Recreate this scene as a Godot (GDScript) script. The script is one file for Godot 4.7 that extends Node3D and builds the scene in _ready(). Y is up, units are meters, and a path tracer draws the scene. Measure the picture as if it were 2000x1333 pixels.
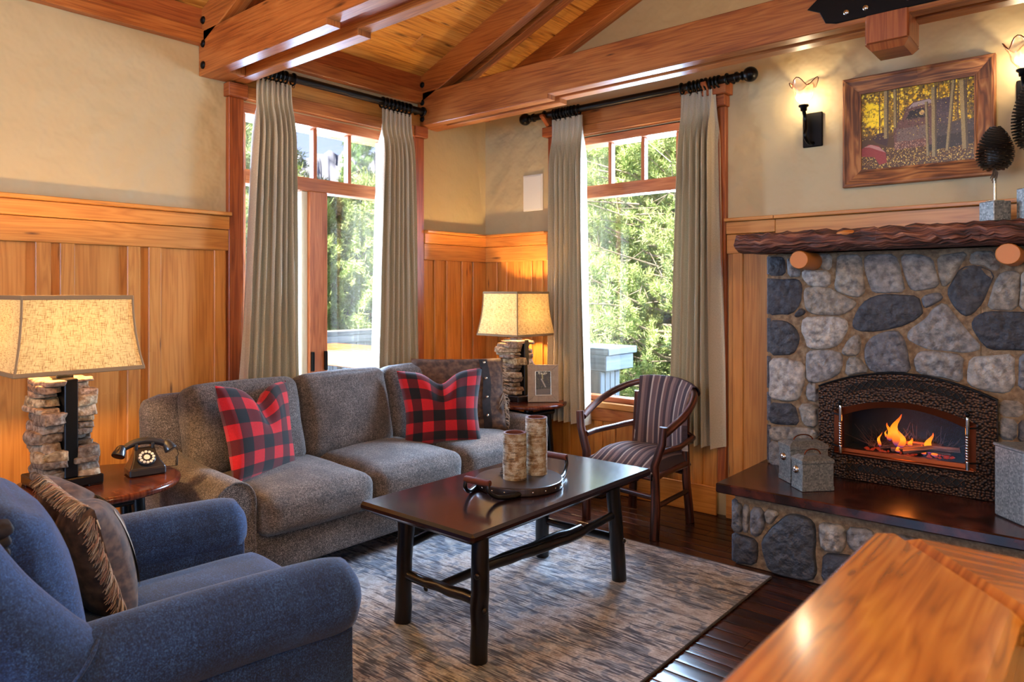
extends Node3D

const XL := -3.787    # plane of the left (window) wall
const ZB := -4.129    # plane of the back (fireplace) wall
const XR := 2.23
const ZF := 4.0
var rng := RandomNumberGenerator.new()
var M := {}
var taken := {}


func _ready() -> void:
	rng.seed = 77
	view_and_light()
	make_materials()
	build_shell()
	build_trusses()
	build_windows()
	build_fireplace()
	build_sofa()
	build_armchair()
	build_coffee_table()
	build_side_chair()
	build_end_tables()
	build_curtains()
	build_wall_things()
	build_small_things()
	build_counter_and_rug()
	build_outside()
	build_unseen_chandeliers()


func view_and_light() -> void:
	var cam := Camera3D.new()
	cam.name = "camera"
	cam.near = 0.05
	cam.far = 4000.0
	cam.projection = Camera3D.PROJECTION_FRUSTUM
	cam.size = 0.05 * 1333.0 / 1400.0
	cam.frustum_offset = Vector2(0.0, -96.5 / 1400.0 * 0.05)
	cam.position = Vector3(0, 1.35, 0)
	cam.rotation_degrees = Vector3(0, 40.4, 0)
	var lens := CameraAttributesPhysical.new()
	lens.frustum_focal_length = 24.0
	lens.exposure_aperture = 4.5
	lens.frustum_focus_distance = 3.0
	cam.attributes = lens
	add_child(cam)
	cam.current = true
	var env := Environment.new()
	var sky := Sky.new()
	var sm := ProceduralSkyMaterial.new()
	sm.sky_top_color = Color(0.26, 0.42, 0.82)
	sm.sky_horizon_color = Color(0.78, 0.85, 0.98)
	sm.sky_curve = 0.5
	sm.ground_horizon_color = Color(0.5, 0.55, 0.5)
	sm.ground_bottom_color = Color(0.25, 0.27, 0.2)
	sm.sky_energy_multiplier = 1.25
	sm.sun_angle_max = 1.0
	sky.sky_material = sm
	env.background_mode = Environment.BG_SKY
	env.sky = sky
	env.tonemap_mode = Environment.TONE_MAPPER_LINEAR
	env.tonemap_exposure = 1.0
	env.sdfgi_enabled = true
	env.ssao_enabled = true
	env.ssil_enabled = true
	var we := WorldEnvironment.new()
	we.name = "world_environment"
	we.environment = env
	add_child(we)
	var sun := DirectionalLight3D.new()
	sun.name = "sun"
	sun.light_color = Color(1.0, 0.97, 0.91)
	sun.light_energy = 12.0
	sun.light_angular_distance = 0.5
	sun.shadow_enabled = true
	sun.look_at_from_position(Vector3(0.0, 9.0, 8.5), Vector3.ZERO, Vector3.UP)
	add_child(sun)
	# unseen soft area lamps at each opening, facing in, placed to strengthen the daylight
	area("unseen_daylight_lamp", Vector3(XL - 1.3, 1.85, -2.72), Vector3(-8, -90, 0), Vector2(1.7, 2.0), Color(0.70, 0.83, 1.0), 88.0)
	area("unseen_daylight_lamp", Vector3(-2.4, 1.85, ZB - 1.3), Vector3(-8, 180, 0), Vector2(1.7, 2.0), Color(0.72, 0.85, 1.0), 88.0)
	area("unseen_daylight_lamp", Vector3(XR - 0.12, 1.5, 0.9), Vector3(0, 90, 0), Vector2(1.8, 1.5), Color(0.72, 0.84, 1.0), 9.0)
	area("unseen_daylight_lamp", Vector3(-1.6, 1.6, ZF - 0.12), Vector3(0, 0, 0), Vector2(1.8, 1.6), Color(0.62, 0.78, 1.0), 16.0)


func area(called: String, at: Vector3, turn: Vector3, size: Vector2, color: Color, energy: float) -> void:
	var l := AreaLight3D.new()
	l.name = called
	l.area_size = size
	l.light_color = color
	l.light_energy = energy
	l.area_normalize_energy = true
	l.shadow_enabled = true
	l.area_range = 30.0
	l.position = at
	l.rotation_degrees = turn
	add_child(l, true)


func omni(called: String, at: Vector3, color: Color, energy: float, size: float, parent: Node = self) -> OmniLight3D:
	var l := OmniLight3D.new()
	l.name = called
	l.light_color = color
	l.light_energy = energy
	l.light_size = size
	l.omni_range = 30.0
	l.omni_attenuation = 2.0
	l.shadow_enabled = true
	l.position = at
	parent.add_child(l, true)
	return l


# ---------------------------------------------------------------- naming

func numbered(called: String) -> String:
	if not taken.has(called):
		taken[called] = 0
		return called
	taken[called] += 1
	return "%s_%03d" % [called, taken[called]]


func tag(o: Node, label: String, category: String, group := "", kind := "") -> void:
	o.set_meta("label", label)
	if category:
		o.set_meta("category", category)
	if group:
		o.set_meta("group", group)
	if kind:
		o.set_meta("kind", kind)


func thing(called: String, label: String, category: String, at := Vector3.ZERO, turn := 0.0, group := "", kind := "") -> Node3D:
	var o := Node3D.new()
	o.name = numbered(called)
	add_child(o)
	o.position = at
	o.rotation_degrees.y = turn
	tag(o, label, category, group, kind)
	return o


func part(called: String, mb: MB, mat: Material, parent: Node, label := "") -> MeshInstance3D:
	var o := MeshInstance3D.new()
	o.mesh = mb.commit()
	o.material_override = null
	if o.mesh.get_surface_count():
		o.mesh.surface_set_material(0, mat)
	if parent == self:
		o.name = numbered(called)
	else:
		o.name = called
	parent.add_child(o, true)
	if label:
		o.set_meta("label", label)
	return o


func solo(called: String, mb: MB, mat: Material, label: String, category: String, group := "", kind := "") -> MeshInstance3D:
	var o := part(called, mb, mat, self)
	tag(o, label, category, group, kind)
	return o


func stuff(o: Node) -> void:
	o.set_meta("kind", "stuff")


func tint(spread := 0.12, base := 1.0) -> Color:
	var k := base * (1.0 + rng.randf_range(-spread, spread))
	var w := rng.randf_range(-0.04, 0.04)
	return Color(k * (1 + w), k, k * (1 - w))


# one board (or any squared piece) as a mesh of its own
func board(called: String, parent: Node, mat: Material, a: Vector3, b: Vector3, grain := 0, bevel := 0.004, spread := 0.12) -> MeshInstance3D:
	var mb := MB.new()
	mb.col = tint(spread)
	mb.off = Vector2(rng.randf() * 5.0, rng.randf() * 5.0)
	mb.box(Transform3D(Basis(), (a + b) * 0.5), (b - a).abs(), bevel, grain)
	return part(called, mb, mat, parent)


# ---------------------------------------------------------------- mesh builder

class MB:
	var v := PackedVector3Array()
	var n := PackedVector3Array()
	var uv := PackedVector2Array()
	var c := PackedColorArray()
	var ix := PackedInt32Array()
	var col := Color.WHITE
	var off := Vector2.ZERO

	func vert(p: Vector3, nn: Vector3, t: Vector2) -> int:
		v.append(p)
		n.append(nn)
		uv.append(t + off)
		c.append(col)
		return v.size() - 1

	func tri(a: int, b: int, d: int) -> void:
		ix.append(a)
		ix.append(d)
		ix.append(b)

	# flat convex polygon, turned to face «out»; uv along axes ua, va in metres
	func poly(p: Array, out: Vector3, ua: Vector3, va: Vector3) -> void:
		var nn: Vector3 = (p[1] - p[0]).cross(p[2] - p[0])
		if nn.length() < 1e-12 and p.size() > 3:
			nn = (p[2] - p[0]).cross(p[3] - p[0])
		nn = nn.normalized()
		var q := p
		if nn.dot(out) < 0:
			nn = -nn
			q = p.duplicate()
			q.reverse()
		var first := v.size()
		for w in q:
			vert(w, nn, Vector2(w.dot(ua), w.dot(va)))
		for i in range(1, q.size() - 1):
			tri(first, first + i, first + i + 1)

	func box(T: Transform3D, size: Vector3, bevel := 0.0, grain := 0) -> void:
		var h := size * 0.5
		var b := minf(bevel, minf(h.x, minf(h.y, h.z)) * 0.9)
		var e := [T.basis.x, T.basis.y, T.basis.z]
		var hh := [h.x, h.y, h.z]
		var o := T.origin
		var P := func(axis: int, s: Array) -> Vector3:
			var r := o
			for k in 3:
				r += e[k] * (s[k] * (hh[k] - (0.0 if k == axis else b)))
			return r
		var g: Vector3 = e[grain].normalized()
		for a in 3:
			var i := (a + 1) % 3
			var j := (a + 2) % 3
			var ua: Vector3 = g if a != grain else e[i].normalized()
			var other: int = j if i == grain else i
			if a == grain:
				other = j
			var va: Vector3 = e[other].normalized()
			for s in [-1, 1]:
				var q := []
				for m in [[-1, -1], [1, -1], [1, 1], [-1, 1]]:
					var sg := [0, 0, 0]
					sg[a] = s
					sg[i] = m[0]
					sg[j] = m[1]
					q.append(P.call(a, sg))
				poly(q, e[a] * s, ua, va)
		if b <= 0.0:
			return
		for a in 3:
			var i := (a + 1) % 3
			var j := (a + 2) % 3
			for si in [-1, 1]:
				for sj in [-1, 1]:
					var s0 := [0, 0, 0]
					s0[i] = si
					s0[j] = sj
					var s1 := s0.duplicate()
					s0[a] = -1
					s1[a] = 1
					poly([P.call(i, s0), P.call(i, s1), P.call(j, s1), P.call(j, s0)], e[i] * si + e[j] * sj, g, e[i if i != grain else j].normalized())
		for x in [-1, 1]:
			for y in [-1, 1]:
				for z in [-1, 1]:
					var s := [x, y, z]
					poly([P.call(0, s), P.call(1, s), P.call(2, s)], e[0] * x + e[1] * y + e[2] * z, g, e[1])

	# smooth grid of rows of points; normal = across-columns x along-rows
	func grid(P: Array, closed := false, flip := false, unit := false) -> void:
		var R := P.size()
		var C: int = P[0].size()
		var first := v.size()
		var U := PackedFloat32Array()
		var W := PackedFloat32Array()
		U.resize(R)
		W.resize(C)
		var mid := int(R / 2)
		var cm := int(C / 4)
		for i in range(1, R):
			U[i] = U[i - 1] + (P[i][cm] - P[i - 1][cm]).length()
		for j in range(1, C):
			W[j] = W[j - 1] + (P[mid][j] - P[mid][j - 1]).length()
		for i in R:
			var i0 := maxi(i - 1, 0)
			var i1 := mini(i + 1, R - 1)
			for j in C:
				var j0 := j - 1
				var j1 := j + 1
				if closed:
					if j0 < 0:
						j0 = C - 2
					if j1 > C - 1:
						j1 = 1
				else:
					j0 = maxi(j0, 0)
					j1 = mini(j1, C - 1)
				var di: Vector3 = P[i1][j] - P[i0][j]
				var dj: Vector3 = P[i][j1] - P[i][j0]
				var nn := dj.cross(di)
				if nn.length_squared() < 1e-16:
					var k := i1 if i == i0 else i0
					dj = P[k][j1] - P[k][j0]
					nn = dj.cross(di)
					if nn.length_squared() < 1e-16:
						nn = Vector3.UP
				nn = nn.normalized()
				if flip:
					nn = -nn
				vert(P[i][j], nn, Vector2(float(i) / (R - 1), float(j) / (C - 1)) if unit else Vector2(U[i], W[j]))
		for i in R - 1:
			for j in C - 1:
				var a := first + i * C + j
				var b := a + 1
				var d := a + C
				var f := d + 1
				if flip:
					tri(a, d, b)
					tri(b, d, f)
				else:
					tri(a, b, d)
					tri(b, f, d)

	# round bar along a path; radii one number or one per point
	func tube(path: Array, radii, sides := 10, caps := true, wob := 0.0, wseed := 0) -> void:
		var rows := []
		var u := Vector3.ZERO
		var N := path.size()
		var fr := RandomNumberGenerator.new()
		fr.seed = 991 + wseed
		var ph := fr.randf() * 10.0
		var ends := []
		for i in N:
			var t: Vector3 = (path[mini(i + 1, N - 1)] - path[maxi(i - 1, 0)]).normalized()
			if u == Vector3.ZERO:
				u = t.cross(Vector3.UP if absf(t.y) < 0.9 else Vector3.RIGHT).normalized()
			else:
				u = (u - t * u.dot(t)).normalized()
			var w := t.cross(u)
			var r: float = radii if (radii is float or radii is int) else radii[i]
			var ring := PackedVector3Array()
			for k in sides + 1:
				var a := TAU * (k % sides) / sides
				var rr := r
				if wob > 0.0:
					rr *= 1.0 + wob * (sin(a * 2 + ph + i * 0.9) * 0.6 + sin(a * 3 - ph * 2 + i * 1.7) * 0.4)
				ring.append(path[i] + (u * cos(a) + w * sin(a)) * rr)
			rows.append(ring)
			ends.append(t)
		grid(rows, true)
		if caps:
			for e in [0, N - 1]:
				var q := []
				for k in sides:
					q.append(rows[e][k])
				var o: Vector3 = ends[e] * (-1.0 if e == 0 else 1.0)
				var ax: Vector3 = (q[0] - path[e]).normalized()
				poly(q, o, ax, o.cross(ax))

	func lathe(prof: Array, sides := 20, T := Transform3D(), unit := false, a0 := 0.0, a1 := TAU) -> void:
		var rows := []
		for p in prof:
			var ring := PackedVector3Array()
			for k in sides + 1:
				var a := a0 + (a1 - a0) * k / sides
				ring.append(T * Vector3(p.x * cos(a), p.y, -p.x * sin(a)))
			rows.append(ring)
		grid(rows, a1 - a0 > 6.28, false, unit)

	# outline (counter-clockwise in x,y) pushed from z=0 to z=depth, edge rounded by «bevel» on the z=depth side
	func prism(outline: PackedVector2Array, depth: float, T := Transform3D(), bevel := 0.0, back := true) -> void:
		var o := outline
		if Geometry2D.is_polygon_clockwise(o):
			o = o.duplicate()
			o.reverse()
		var top := o
		if bevel > 0.0:
			var ins := Geometry2D.offset_polygon(o, -bevel, Geometry2D.JOIN_MITER)
			if ins.size() == 1 and ins[0].size() == o.size():
				var best := 0
				for k in o.size():
					if ins[0][k].distance_to(o[0]) < ins[0][best].distance_to(o[0]):
						best = k
				top = PackedVector2Array()
				for k in o.size():
					top.append(ins[0][(best + k) % o.size()])
				if Geometry2D.is_polygon_clockwise(top):
					top = o
		var zs := depth - (bevel if top != o else 0.0)
		var g := T.basis.x.normalized()
		var u := T.basis.y.normalized()
		var w := T.basis.z.normalized()
		var tr := Geometry2D.triangulate_polygon(top)
		for s in ([1, -1] if back else [1]):
			var ring: PackedVector2Array = top if s == 1 else o
			if s == -1 and top != o:
				tr = Geometry2D.triangulate_polygon(o)
			for k in range(0, tr.size(), 3):
				var q := []
				for m in 3:
					var p := ring[tr[k + m]]
					q.append(T * Vector3(p.x, p.y, depth if s == 1 else 0.0))
				poly(q, w * s, g, u)
		for k in o.size():
			var a := o[k]
			var b := o[(k + 1) % o.size()]
			var e := b - a
			if e.length() < 1e-6:
				continue
			var out := T.basis * Vector3(e.y, -e.x, 0)
			var along := (T.basis * Vector3(e.x, e.y, 0)).normalized()
			poly([T * Vector3(a.x, a.y, 0), T * Vector3(b.x, b.y, 0), T * Vector3(b.x, b.y, zs), T * Vector3(a.x, a.y, zs)], out, along, w)
			if top != o:
				var a2 := top[k]
				var b2 := top[(k + 1) % o.size()]
				poly([T * Vector3(a.x, a.y, zs), T * Vector3(b.x, b.y, zs), T * Vector3(b2.x, b2.y, depth), T * Vector3(a2.x, a2.y, depth)], out.normalized() + w, along, w)

	# soft box: rounded edges of radius r, faces puffed out by «puff» metres per axis
	func cushion(T: Transform3D, size: Vector3, r: float, puff: Vector3, N := 10, lump := 0.0, lseed := 0) -> void:
		var first := v.size()
		var h := size * 0.5
		var core := Vector3(maxf(h.x - r, 0.001), maxf(h.y - r, 0.001), maxf(h.z - r, 0.001))
		var nzz := FastNoiseLite.new()
		nzz.seed = lseed
		nzz.frequency = 4.0
		for a in 3:
			var i := (a + 1) % 3
			var j := (a + 2) % 3
			for s in [-1, 1]:
				var base := v.size()
				for y in N + 1:
					for x in N + 1:
						var q := Vector3.ZERO
						q[a] = s
						var fx := -1.0 + 2.0 * x / N
						var fy := -1.0 + 2.0 * y / N
						# crowd the samples towards the edges
						q[i] = sin(fx * PI * 0.5) * 0.5 + fx * 0.5
						q[j] = sin(fy * PI * 0.5) * 0.5 + fy * 0.5
						var p := q * h
						var inner := Vector3(clampf(p.x, -core.x, core.x), clampf(p.y, -core.y, core.y), clampf(p.z, -core.z, core.z))
						var d := p - inner
						if d.length() > 1e-9:
							p = inner + d.normalized() * r
						var k := Vector3((1 - q.y * q.y) * (1 - q.z * q.z), (1 - q.x * q.x) * (1 - q.z * q.z), (1 - q.x * q.x) * (1 - q.y * q.y))
						p += Vector3(puff.x * k.x * q.x, puff.y * k.y * q.y, puff.z * k.z * q.z)
						if lump > 0.0:
							p += p.normalized() * nzz.get_noise_3dv(p) * lump
						vert(T * p, Vector3.ZERO, Vector2(p[i], p[j]))
				for y in N:
					for x in N:
						var k0 := base + y * (N + 1) + x
						if s == 1:
							tri(k0, k0 + 1, k0 + N + 1)
							tri(k0 + 1, k0 + N + 2, k0 + N + 1)
						else:
							tri(k0, k0 + N + 1, k0 + 1)
							tri(k0 + 1, k0 + N + 1, k0 + N + 2)
		weld(first)

	# throw pillow lying in x,y with thickness along z; ears, pinched edges, chop dent at the top
	func pillow(T: Transform3D, w: float, hgt: float, thick: float, dent := 0.0, N := 22, ears := 0.06, scale_uv := 1.0) -> void:
		for s in [1, -1]:
			var rows := []
			var first := v.size()
			for j in N + 1:
				var ring := PackedVector3Array()
				for i in N + 1:
					var a := -1.0 + 2.0 * i / N
					var b := -1.0 + 2.0 * j / N
					a = a * 0.6 + sin(a * PI * 0.5) * 0.4
					b = b * 0.6 + sin(b * PI * 0.5) * 0.4
					var x := a * w * 0.5 * (1.0 - ears * (1.0 - b * b))
					var y := b * hgt * 0.5 * (1.0 - ears * (1.0 - a * a))
					var t := thick * 0.5 * pow(maxf((1 - a * a) * (1 - b * b), 0.0), 0.42)
					if dent > 0.0:
						var up := smoothstep(-0.3, 1.0, b)
						var k := exp(-pow(a / 0.42, 2.0) * 1.6)
						y -= dent * up * k * (1.0 - 0.35 * absf(a))
						t *= 1.0 - 0.55 * up * exp(-pow(a / 0.16, 2.0))
						t += 0.02 * up * exp(-pow((absf(a) - 0.33) / 0.14, 2.0)) * (1 - b * b)
						x += a * 0.03 * up
					ring.append(T * Vector3(x, y, s * t))
				rows.append(ring)
			grid(rows, false, s == -1)
			var m := first
			for j in N + 1:
				for i in N + 1:
					uv[m] = Vector2(float(i) / N * w, float(j) / N * hgt) * scale_uv + off
					m += 1

	# smooth normals over everything added since «first», joining points that coincide
	func weld(first: int) -> void:
		var at := {}
		var who := PackedInt32Array()
		var sums: Array[Vector3] = []
		for k in range(first, v.size()):
			var key := Vector3i(v[k] * 4000.0)
			if not at.has(key):
				at[key] = sums.size()
				sums.append(Vector3.ZERO)
			who.append(at[key])
		for t in range(0, ix.size(), 3):
			if ix[t] < first:
				continue
			var f := (v[ix[t + 2]] - v[ix[t]]).cross(v[ix[t + 1]] - v[ix[t]])
			for m in 3:
				sums[who[ix[t + m] - first]] += f
		for k in range(first, v.size()):
			var s := sums[who[k - first]]
			n[k] = s.normalized() if s.length_squared() > 1e-20 else Vector3.UP

	func commit() -> ArrayMesh:
		var m := ArrayMesh.new()
		if v.size() == 0:
			return m
		var a := []
		a.resize(Mesh.ARRAY_MAX)
		a[Mesh.ARRAY_VERTEX] = v
		a[Mesh.ARRAY_NORMAL] = n
		a[Mesh.ARRAY_TEX_UV] = uv
		a[Mesh.ARRAY_COLOR] = c
		a[Mesh.ARRAY_INDEX] = ix
		m.add_surface_from_arrays(Mesh.PRIMITIVE_TRIANGLES, a)
		return m


# ---------------------------------------------------------------- computed textures

func fbm(nseed: int, freq: float, oct := 3, kind := FastNoiseLite.TYPE_SIMPLEX_SMOOTH) -> FastNoiseLite:
	var f := FastNoiseLite.new()
	f.seed = nseed
	f.noise_type = kind
	f.frequency = freq
	f.fractal_octaves = oct
	return f


# seamless noise made w x h and stretched to W x H: streaks where the two differ
func field(nseed: int, w: int, h: int, W: int, H: int, freq := 0.03, oct := 3) -> PackedByteArray:
	var im := fbm(nseed, freq, oct).get_seamless_image(w, h, false, false, 0.25, true)
	if w != W or h != H:
		im.resize(W, H, Image.INTERPOLATE_CUBIC)
	return im.get_data()


func picture(W: int, H: int, d: PackedByteArray) -> ImageTexture:
	return ImageTexture.create_from_image(Image.create_from_data(W, H, false, Image.FORMAT_RGB8, d))


func ramp3(t: float, a: Color, b: Color, d: Color) -> Color:
	return a.lerp(b, clampf(t * 2.0, 0, 1)).lerp(d, clampf(t * 2.0 - 1.0, 0, 1))


# u along the grain, v across; v holds about «rings» growth lines
func wood_tex(nseed: int, dark: Color, mid: Color, light: Color, rings: float, contrast: float, knots: int, N := 512) -> ImageTexture:
	var s1 := field(nseed, 48, 256, N, N, 0.025, 3)
	var s2 := field(nseed + 1, 24, 512, N, N, 0.06, 4)
	var s3 := field(nseed + 2, 128, 128, N, N, 0.02, 3)
	var d := PackedByteArray()
	d.resize(N * N * 3)
	var lut := []
	for k in 256:
		lut.append(ramp3(k / 255.0, dark, mid, light))
	var kr := RandomNumberGenerator.new()
	kr.seed = nseed
	var kn := []
	for k in knots:
		kn.append([kr.randf() * N, kr.randf() * N, kr.randf_range(4.0, 9.0) * N / 512.0])
	var o := 0
	for y in N:
		var fy := float(y) / N
		for x in N:
			var q := y * N + x
			var a := s1[q] / 255.0
			var ring := sin((fy * rings + a * 3.2) * TAU)
			var t := 0.5 + contrast * (0.30 * ring * absf(ring) + 0.55 * (s2[q] / 255.0 - 0.5) + 0.7 * (s3[q] / 255.0 - 0.5))
			var cc: Color = lut[clampi(int(t * 255.0), 0, 255)]
			d[o] = cc.r8
			d[o + 1] = cc.g8
			d[o + 2] = cc.b8
			o += 3
	for k in kn:
		var R: float = k[2]
		for yy in range(-int(R * 3), int(R * 3) + 1):
			for xx in range(-int(R * 5), int(R * 5) + 1):
				var rr := Vector2(xx / (R * 1.5), yy / R).length()
				if rr > 3.0:
					continue
				var w := 0.75 * exp(-rr * rr * 1.3) + 0.18 * maxf(0.0, cos(rr * 7.0)) * exp(-rr * 0.9)
				var q := (posmod(int(k[1]) + yy, N) * N + posmod(int(k[0]) + xx, N)) * 3
				d[q] = int(lerpf(d[q], dark.r8 * 0.45, w))
				d[q + 1] = int(lerpf(d[q + 1], dark.g8 * 0.4, w))
				d[q + 2] = int(lerpf(d[q + 2], dark.b8 * 0.4, w))
	return picture(N, N, d)


# heathered cloth: threads of three colours in a plain weave
func weave_tex(nseed: int, a: Color, b: Color, e: Color, N := 256, streak := 0.5) -> ImageTexture:
	var r := RandomNumberGenerator.new()
	r.seed = nseed
	var bl := field(nseed, 64, 64, N, N, 0.05, 2)
	var warp := PackedFloat32Array()
	var weft := PackedFloat32Array()
	for k in N:
		warp.append(r.randf())
		weft.append(r.randf())
	var d := PackedByteArray()
	d.resize(N * N * 3)
	var o := 0
	for y in N:
		for x in N:
			var over := ((x >> 1) + (y >> 1)) & 1
			var t := (warp[x] if over else weft[y]) * streak + r.randf() * (1.0 - streak)
			t = clampf(t + (bl[y * N + x] / 255.0 - 0.5) * 0.25, 0, 1)
			var cc := ramp3(t, a, b, e)
			if over == 0:
				cc = cc.darkened(0.12)
			d[o] = cc.r8
			d[o + 1] = cc.g8
			d[o + 2] = cc.b8
			o += 3
	return picture(N, N, d)


# mottled surface from one isotropic field and fine grain
func mottle_tex(nseed: int, a: Color, b: Color, e: Color, freq := 0.02, grain := 0.15, N := 256, contrast := 1.4, w := 0, h := 0) -> ImageTexture:
	var f := field(nseed, w if w else N, h if h else N, N, N, freq, 5)
	var r := RandomNumberGenerator.new()
	r.seed = nseed
	var d := PackedByteArray()
	d.resize(N * N * 3)
	var o := 0
	for q in N * N:
		var t := clampf(0.5 + (f[q] / 255.0 - 0.5) * contrast + (r.randf() - 0.5) * grain, 0, 1)
		var cc := ramp3(t, a, b, e)
		d[o] = cc.r8
		d[o + 1] = cc.g8
		d[o + 2] = cc.b8
		o += 3
	return picture(N, N, d)


func grey_tex(f: PackedByteArray, N: int) -> ImageTexture:
	return ImageTexture.create_from_image(Image.create_from_data(N, N, false, Image.FORMAT_L8, f))


# buffalo check: one period; red where both threads are red, black where both are black
func plaid_tex(N := 128) -> ImageTexture:
	var r := RandomNumberGenerator.new()
	r.seed = 5
	var red := Color(0.78, 0.03, 0.07)
	var blk := Color(0.025, 0.025, 0.035)
	var d := PackedByteArray()
	d.resize(N * N * 3)
	var o := 0
	for y in N:
		for x in N:
			var bx := x < N / 2
			var by := y < N / 2
			var twill := ((x + y) >> 1) & 1
			var cc := red if (bx if twill else by) else blk
			if bx != by:
				cc = cc.lerp(Color(0.28, 0.02, 0.04), 0.55)
			cc = cc.darkened(r.randf() * 0.22)
			if bx and by and r.randf() < 0.25:
				cc = cc.lightened(0.08)
			d[o] = cc.r8
			d[o + 1] = cc.g8
			d[o + 2] = cc.b8
			o += 3
	return picture(N, N, d)


# striped knit of the side chair, u across the stripes
func stripe_tex(W := 256, H := 64) -> ImageTexture:
	var cols := [Color(0.30, 0.23, 0.24), Color(0.58, 0.47, 0.43), Color(0.42, 0.33, 0.33), Color(0.26, 0.20, 0.22), Color(0.80, 0.73, 0.67), Color(0.44, 0.35, 0.35), Color(0.66, 0.55, 0.50), Color(0.30, 0.24, 0.26), Color(0.76, 0.67, 0.60), Color(0.48, 0.36, 0.34)]
	var wid := [2, 2, 2, 2, 1, 3, 1, 3, 1, 2]
	var seq := []
	for k in cols.size():
		for m in wid[k]:
			seq.append(cols[k])
	var r := RandomNumberGenerator.new()
	r.seed = 11
	var d := PackedByteArray()
	d.resize(W * H * 3)
	var o := 0
	for y in H:
		for x in W:
			var s := float(x) / W * seq.size()
			var cc: Color = seq[int(s)]
			var knit := absf(fmod(y / 4.0 + absf(fmod(s, 1.0) - 0.5) * 1.4, 1.0) - 0.5)
			cc = cc.darkened(knit * 0.55).darkened(r.randf() * 0.12)
			d[o] = cc.r8
			d[o + 1] = cc.g8
			d[o + 2] = cc.b8
			o += 3
	return picture(W, H, d)


# distressed rug: broken dark lines running along u over beige with slate medallions
func rug_tex(N := 1024) -> ImageTexture:
	var s1 := field(301, 40, 512, N, N, 0.09, 3)
	var s2 := field(302, 90, 1024, N, N, 0.20, 3)
	var bl := field(303, 256, 256, N, N, 0.018, 4)
	var bm := field(304, 512, 512, N, N, 0.05, 3)
	var sp := field(305, 512, 512, N, N, 0.3, 2)
	var d := PackedByteArray()
	d.resize(N * N * 3)
	var sand := Color(0.63, 0.595, 0.565)
	var pale := Color(0.83, 0.83, 0.84)
	var slate := Color(0.30, 0.36, 0.44)
	var dark := Color(0.19, 0.20, 0.25)
	var o := 0
	for y in N:
		var fy := float(y) / N
		for x in N:
			var fx := float(x) / N
			var q := y * N + x
			# medallion lattice
			var mx := absf(fmod(fx * 4.0 + 0.3, 1.0) - 0.5)
			var my := absf(fmod(fy * 5.0, 1.0) - 0.5)
			var med := sin((mx + my) * 19.0) * 0.5 + sin(atan2(my - 0.22, mx - 0.22) * 5.0 + (mx - my) * 14.0) * 0.5
			var wear := bl[q] / 255.0
			var cc := sand.lerp(pale, clampf(bm[q] / 255.0 * 1.5 - 0.25, 0, 1))
			var m := smoothstep(-0.15, 0.5, med * 0.7 + (bm[q] / 255.0 - 0.5) * 2.4 + (wear - 0.5) * 2.6)
			cc = cc.lerp(slate, m * 0.75 * (0.55 + 0.45 * sp[q] / 255.0))
			var line := smoothstep(0.50, 0.66, s1[q] / 255.0 * 0.45 + s2[q] / 255.0 * 0.55 + (wear - 0.5) * 0.10)
			cc = cc.lerp(dark, line * 0.68)
			var lite := smoothstep(0.56, 0.70, 1.0 - s2[q] / 255.0)
			cc = cc.lerp(pale, lite * 0.5)
			cc = cc.darkened((1.0 - sp[q] / 255.0) * 0.25)
			d[o] = cc.r8
			d[o + 1] = cc.g8
			d[o + 2] = cc.b8
			o += 3
	return picture(N, N, d)


# linen shade: warp and weft slubs
func linen_tex(N := 256) -> ImageTexture:
	var h := field(401, 20, 256, N, N, 0.22, 2)
	var w := field(402, 256, 20, N, N, 0.22, 2)
	var d := PackedByteArray()
	d.resize(N * N * 3)
	var lo := Color(0.60, 0.43, 0.21)
	var hi := Color(0.94, 0.80, 0.53)
	var o := 0
	for q in N * N:
		var t := 1.0 - 0.75 * smoothstep(0.58, 0.78, h[q] / 255.0) - 0.6 * smoothstep(0.60, 0.80, w[q] / 255.0)
		t += (h[q] / 255.0 - 0.5) * 0.3
		var cc := lo.lerp(hi, clampf(t, 0, 1))
		d[o] = cc.r8
		d[o + 1] = cc.g8
		d[o + 2] = cc.b8
		o += 3
	return picture(N, N, d)


# birch bark: pale with dark horizontal lenticels and blotches (u up the stem, v round it)
func birch_tex(N := 256) -> ImageTexture:
	var a := field(501, 256, 40, N, N, 0.10, 4)
	var b := field(502, 128, 128, N, N, 0.05, 4)
	var e := field(503, 256, 256, N, N, 0.25, 3)
	var d := PackedByteArray()
	d.resize(N * N * 3)
	var o := 0
	for y in N:
		for x in N:
			var q := y * N + x
			var cc := Color(0.80, 0.74, 0.62).lerp(Color(0.58, 0.42, 0.24), clampf(b[q] / 255.0 * 2.4 - 0.75, 0, 1))
			cc = cc.lerp(Color(0.10, 0.08, 0.06), smoothstep(0.64, 0.76, a[q] / 255.0 * 0.6 + e[q] / 255.0 * 0.4) * 0.8)
			cc = cc.lerp(Color(0.86, 0.83, 0.76), smoothstep(0.60, 0.75, 1.0 - a[q] / 255.0) * 0.6)
			cc = cc.darkened((1.0 - e[q] / 255.0) * 0.35)
			d[o] = cc.r8
			d[o + 1] = cc.g8
			d[o + 2] = cc.b8
			o += 3
	return picture(N, N, d)


func blot(im: Image, p: Vector2, r: float, cc: Color, soft := 0.5) -> void:
	for y in range(int(p.y - r), int(p.y + r) + 1):
		for x in range(int(p.x - r), int(p.x + r) + 1):
			if x < 0 or y < 0 or x >= im.get_width() or y >= im.get_height():
				continue
			var k := Vector2(x + 0.5, y + 0.5).distance_to(p) / maxf(r, 0.01)
			if k < 1.0:
				im.set_pixel(x, y, im.get_pixel(x, y).lerp(cc, 1.0 if k < 1.0 - soft else (1.0 - k) / soft))


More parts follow.
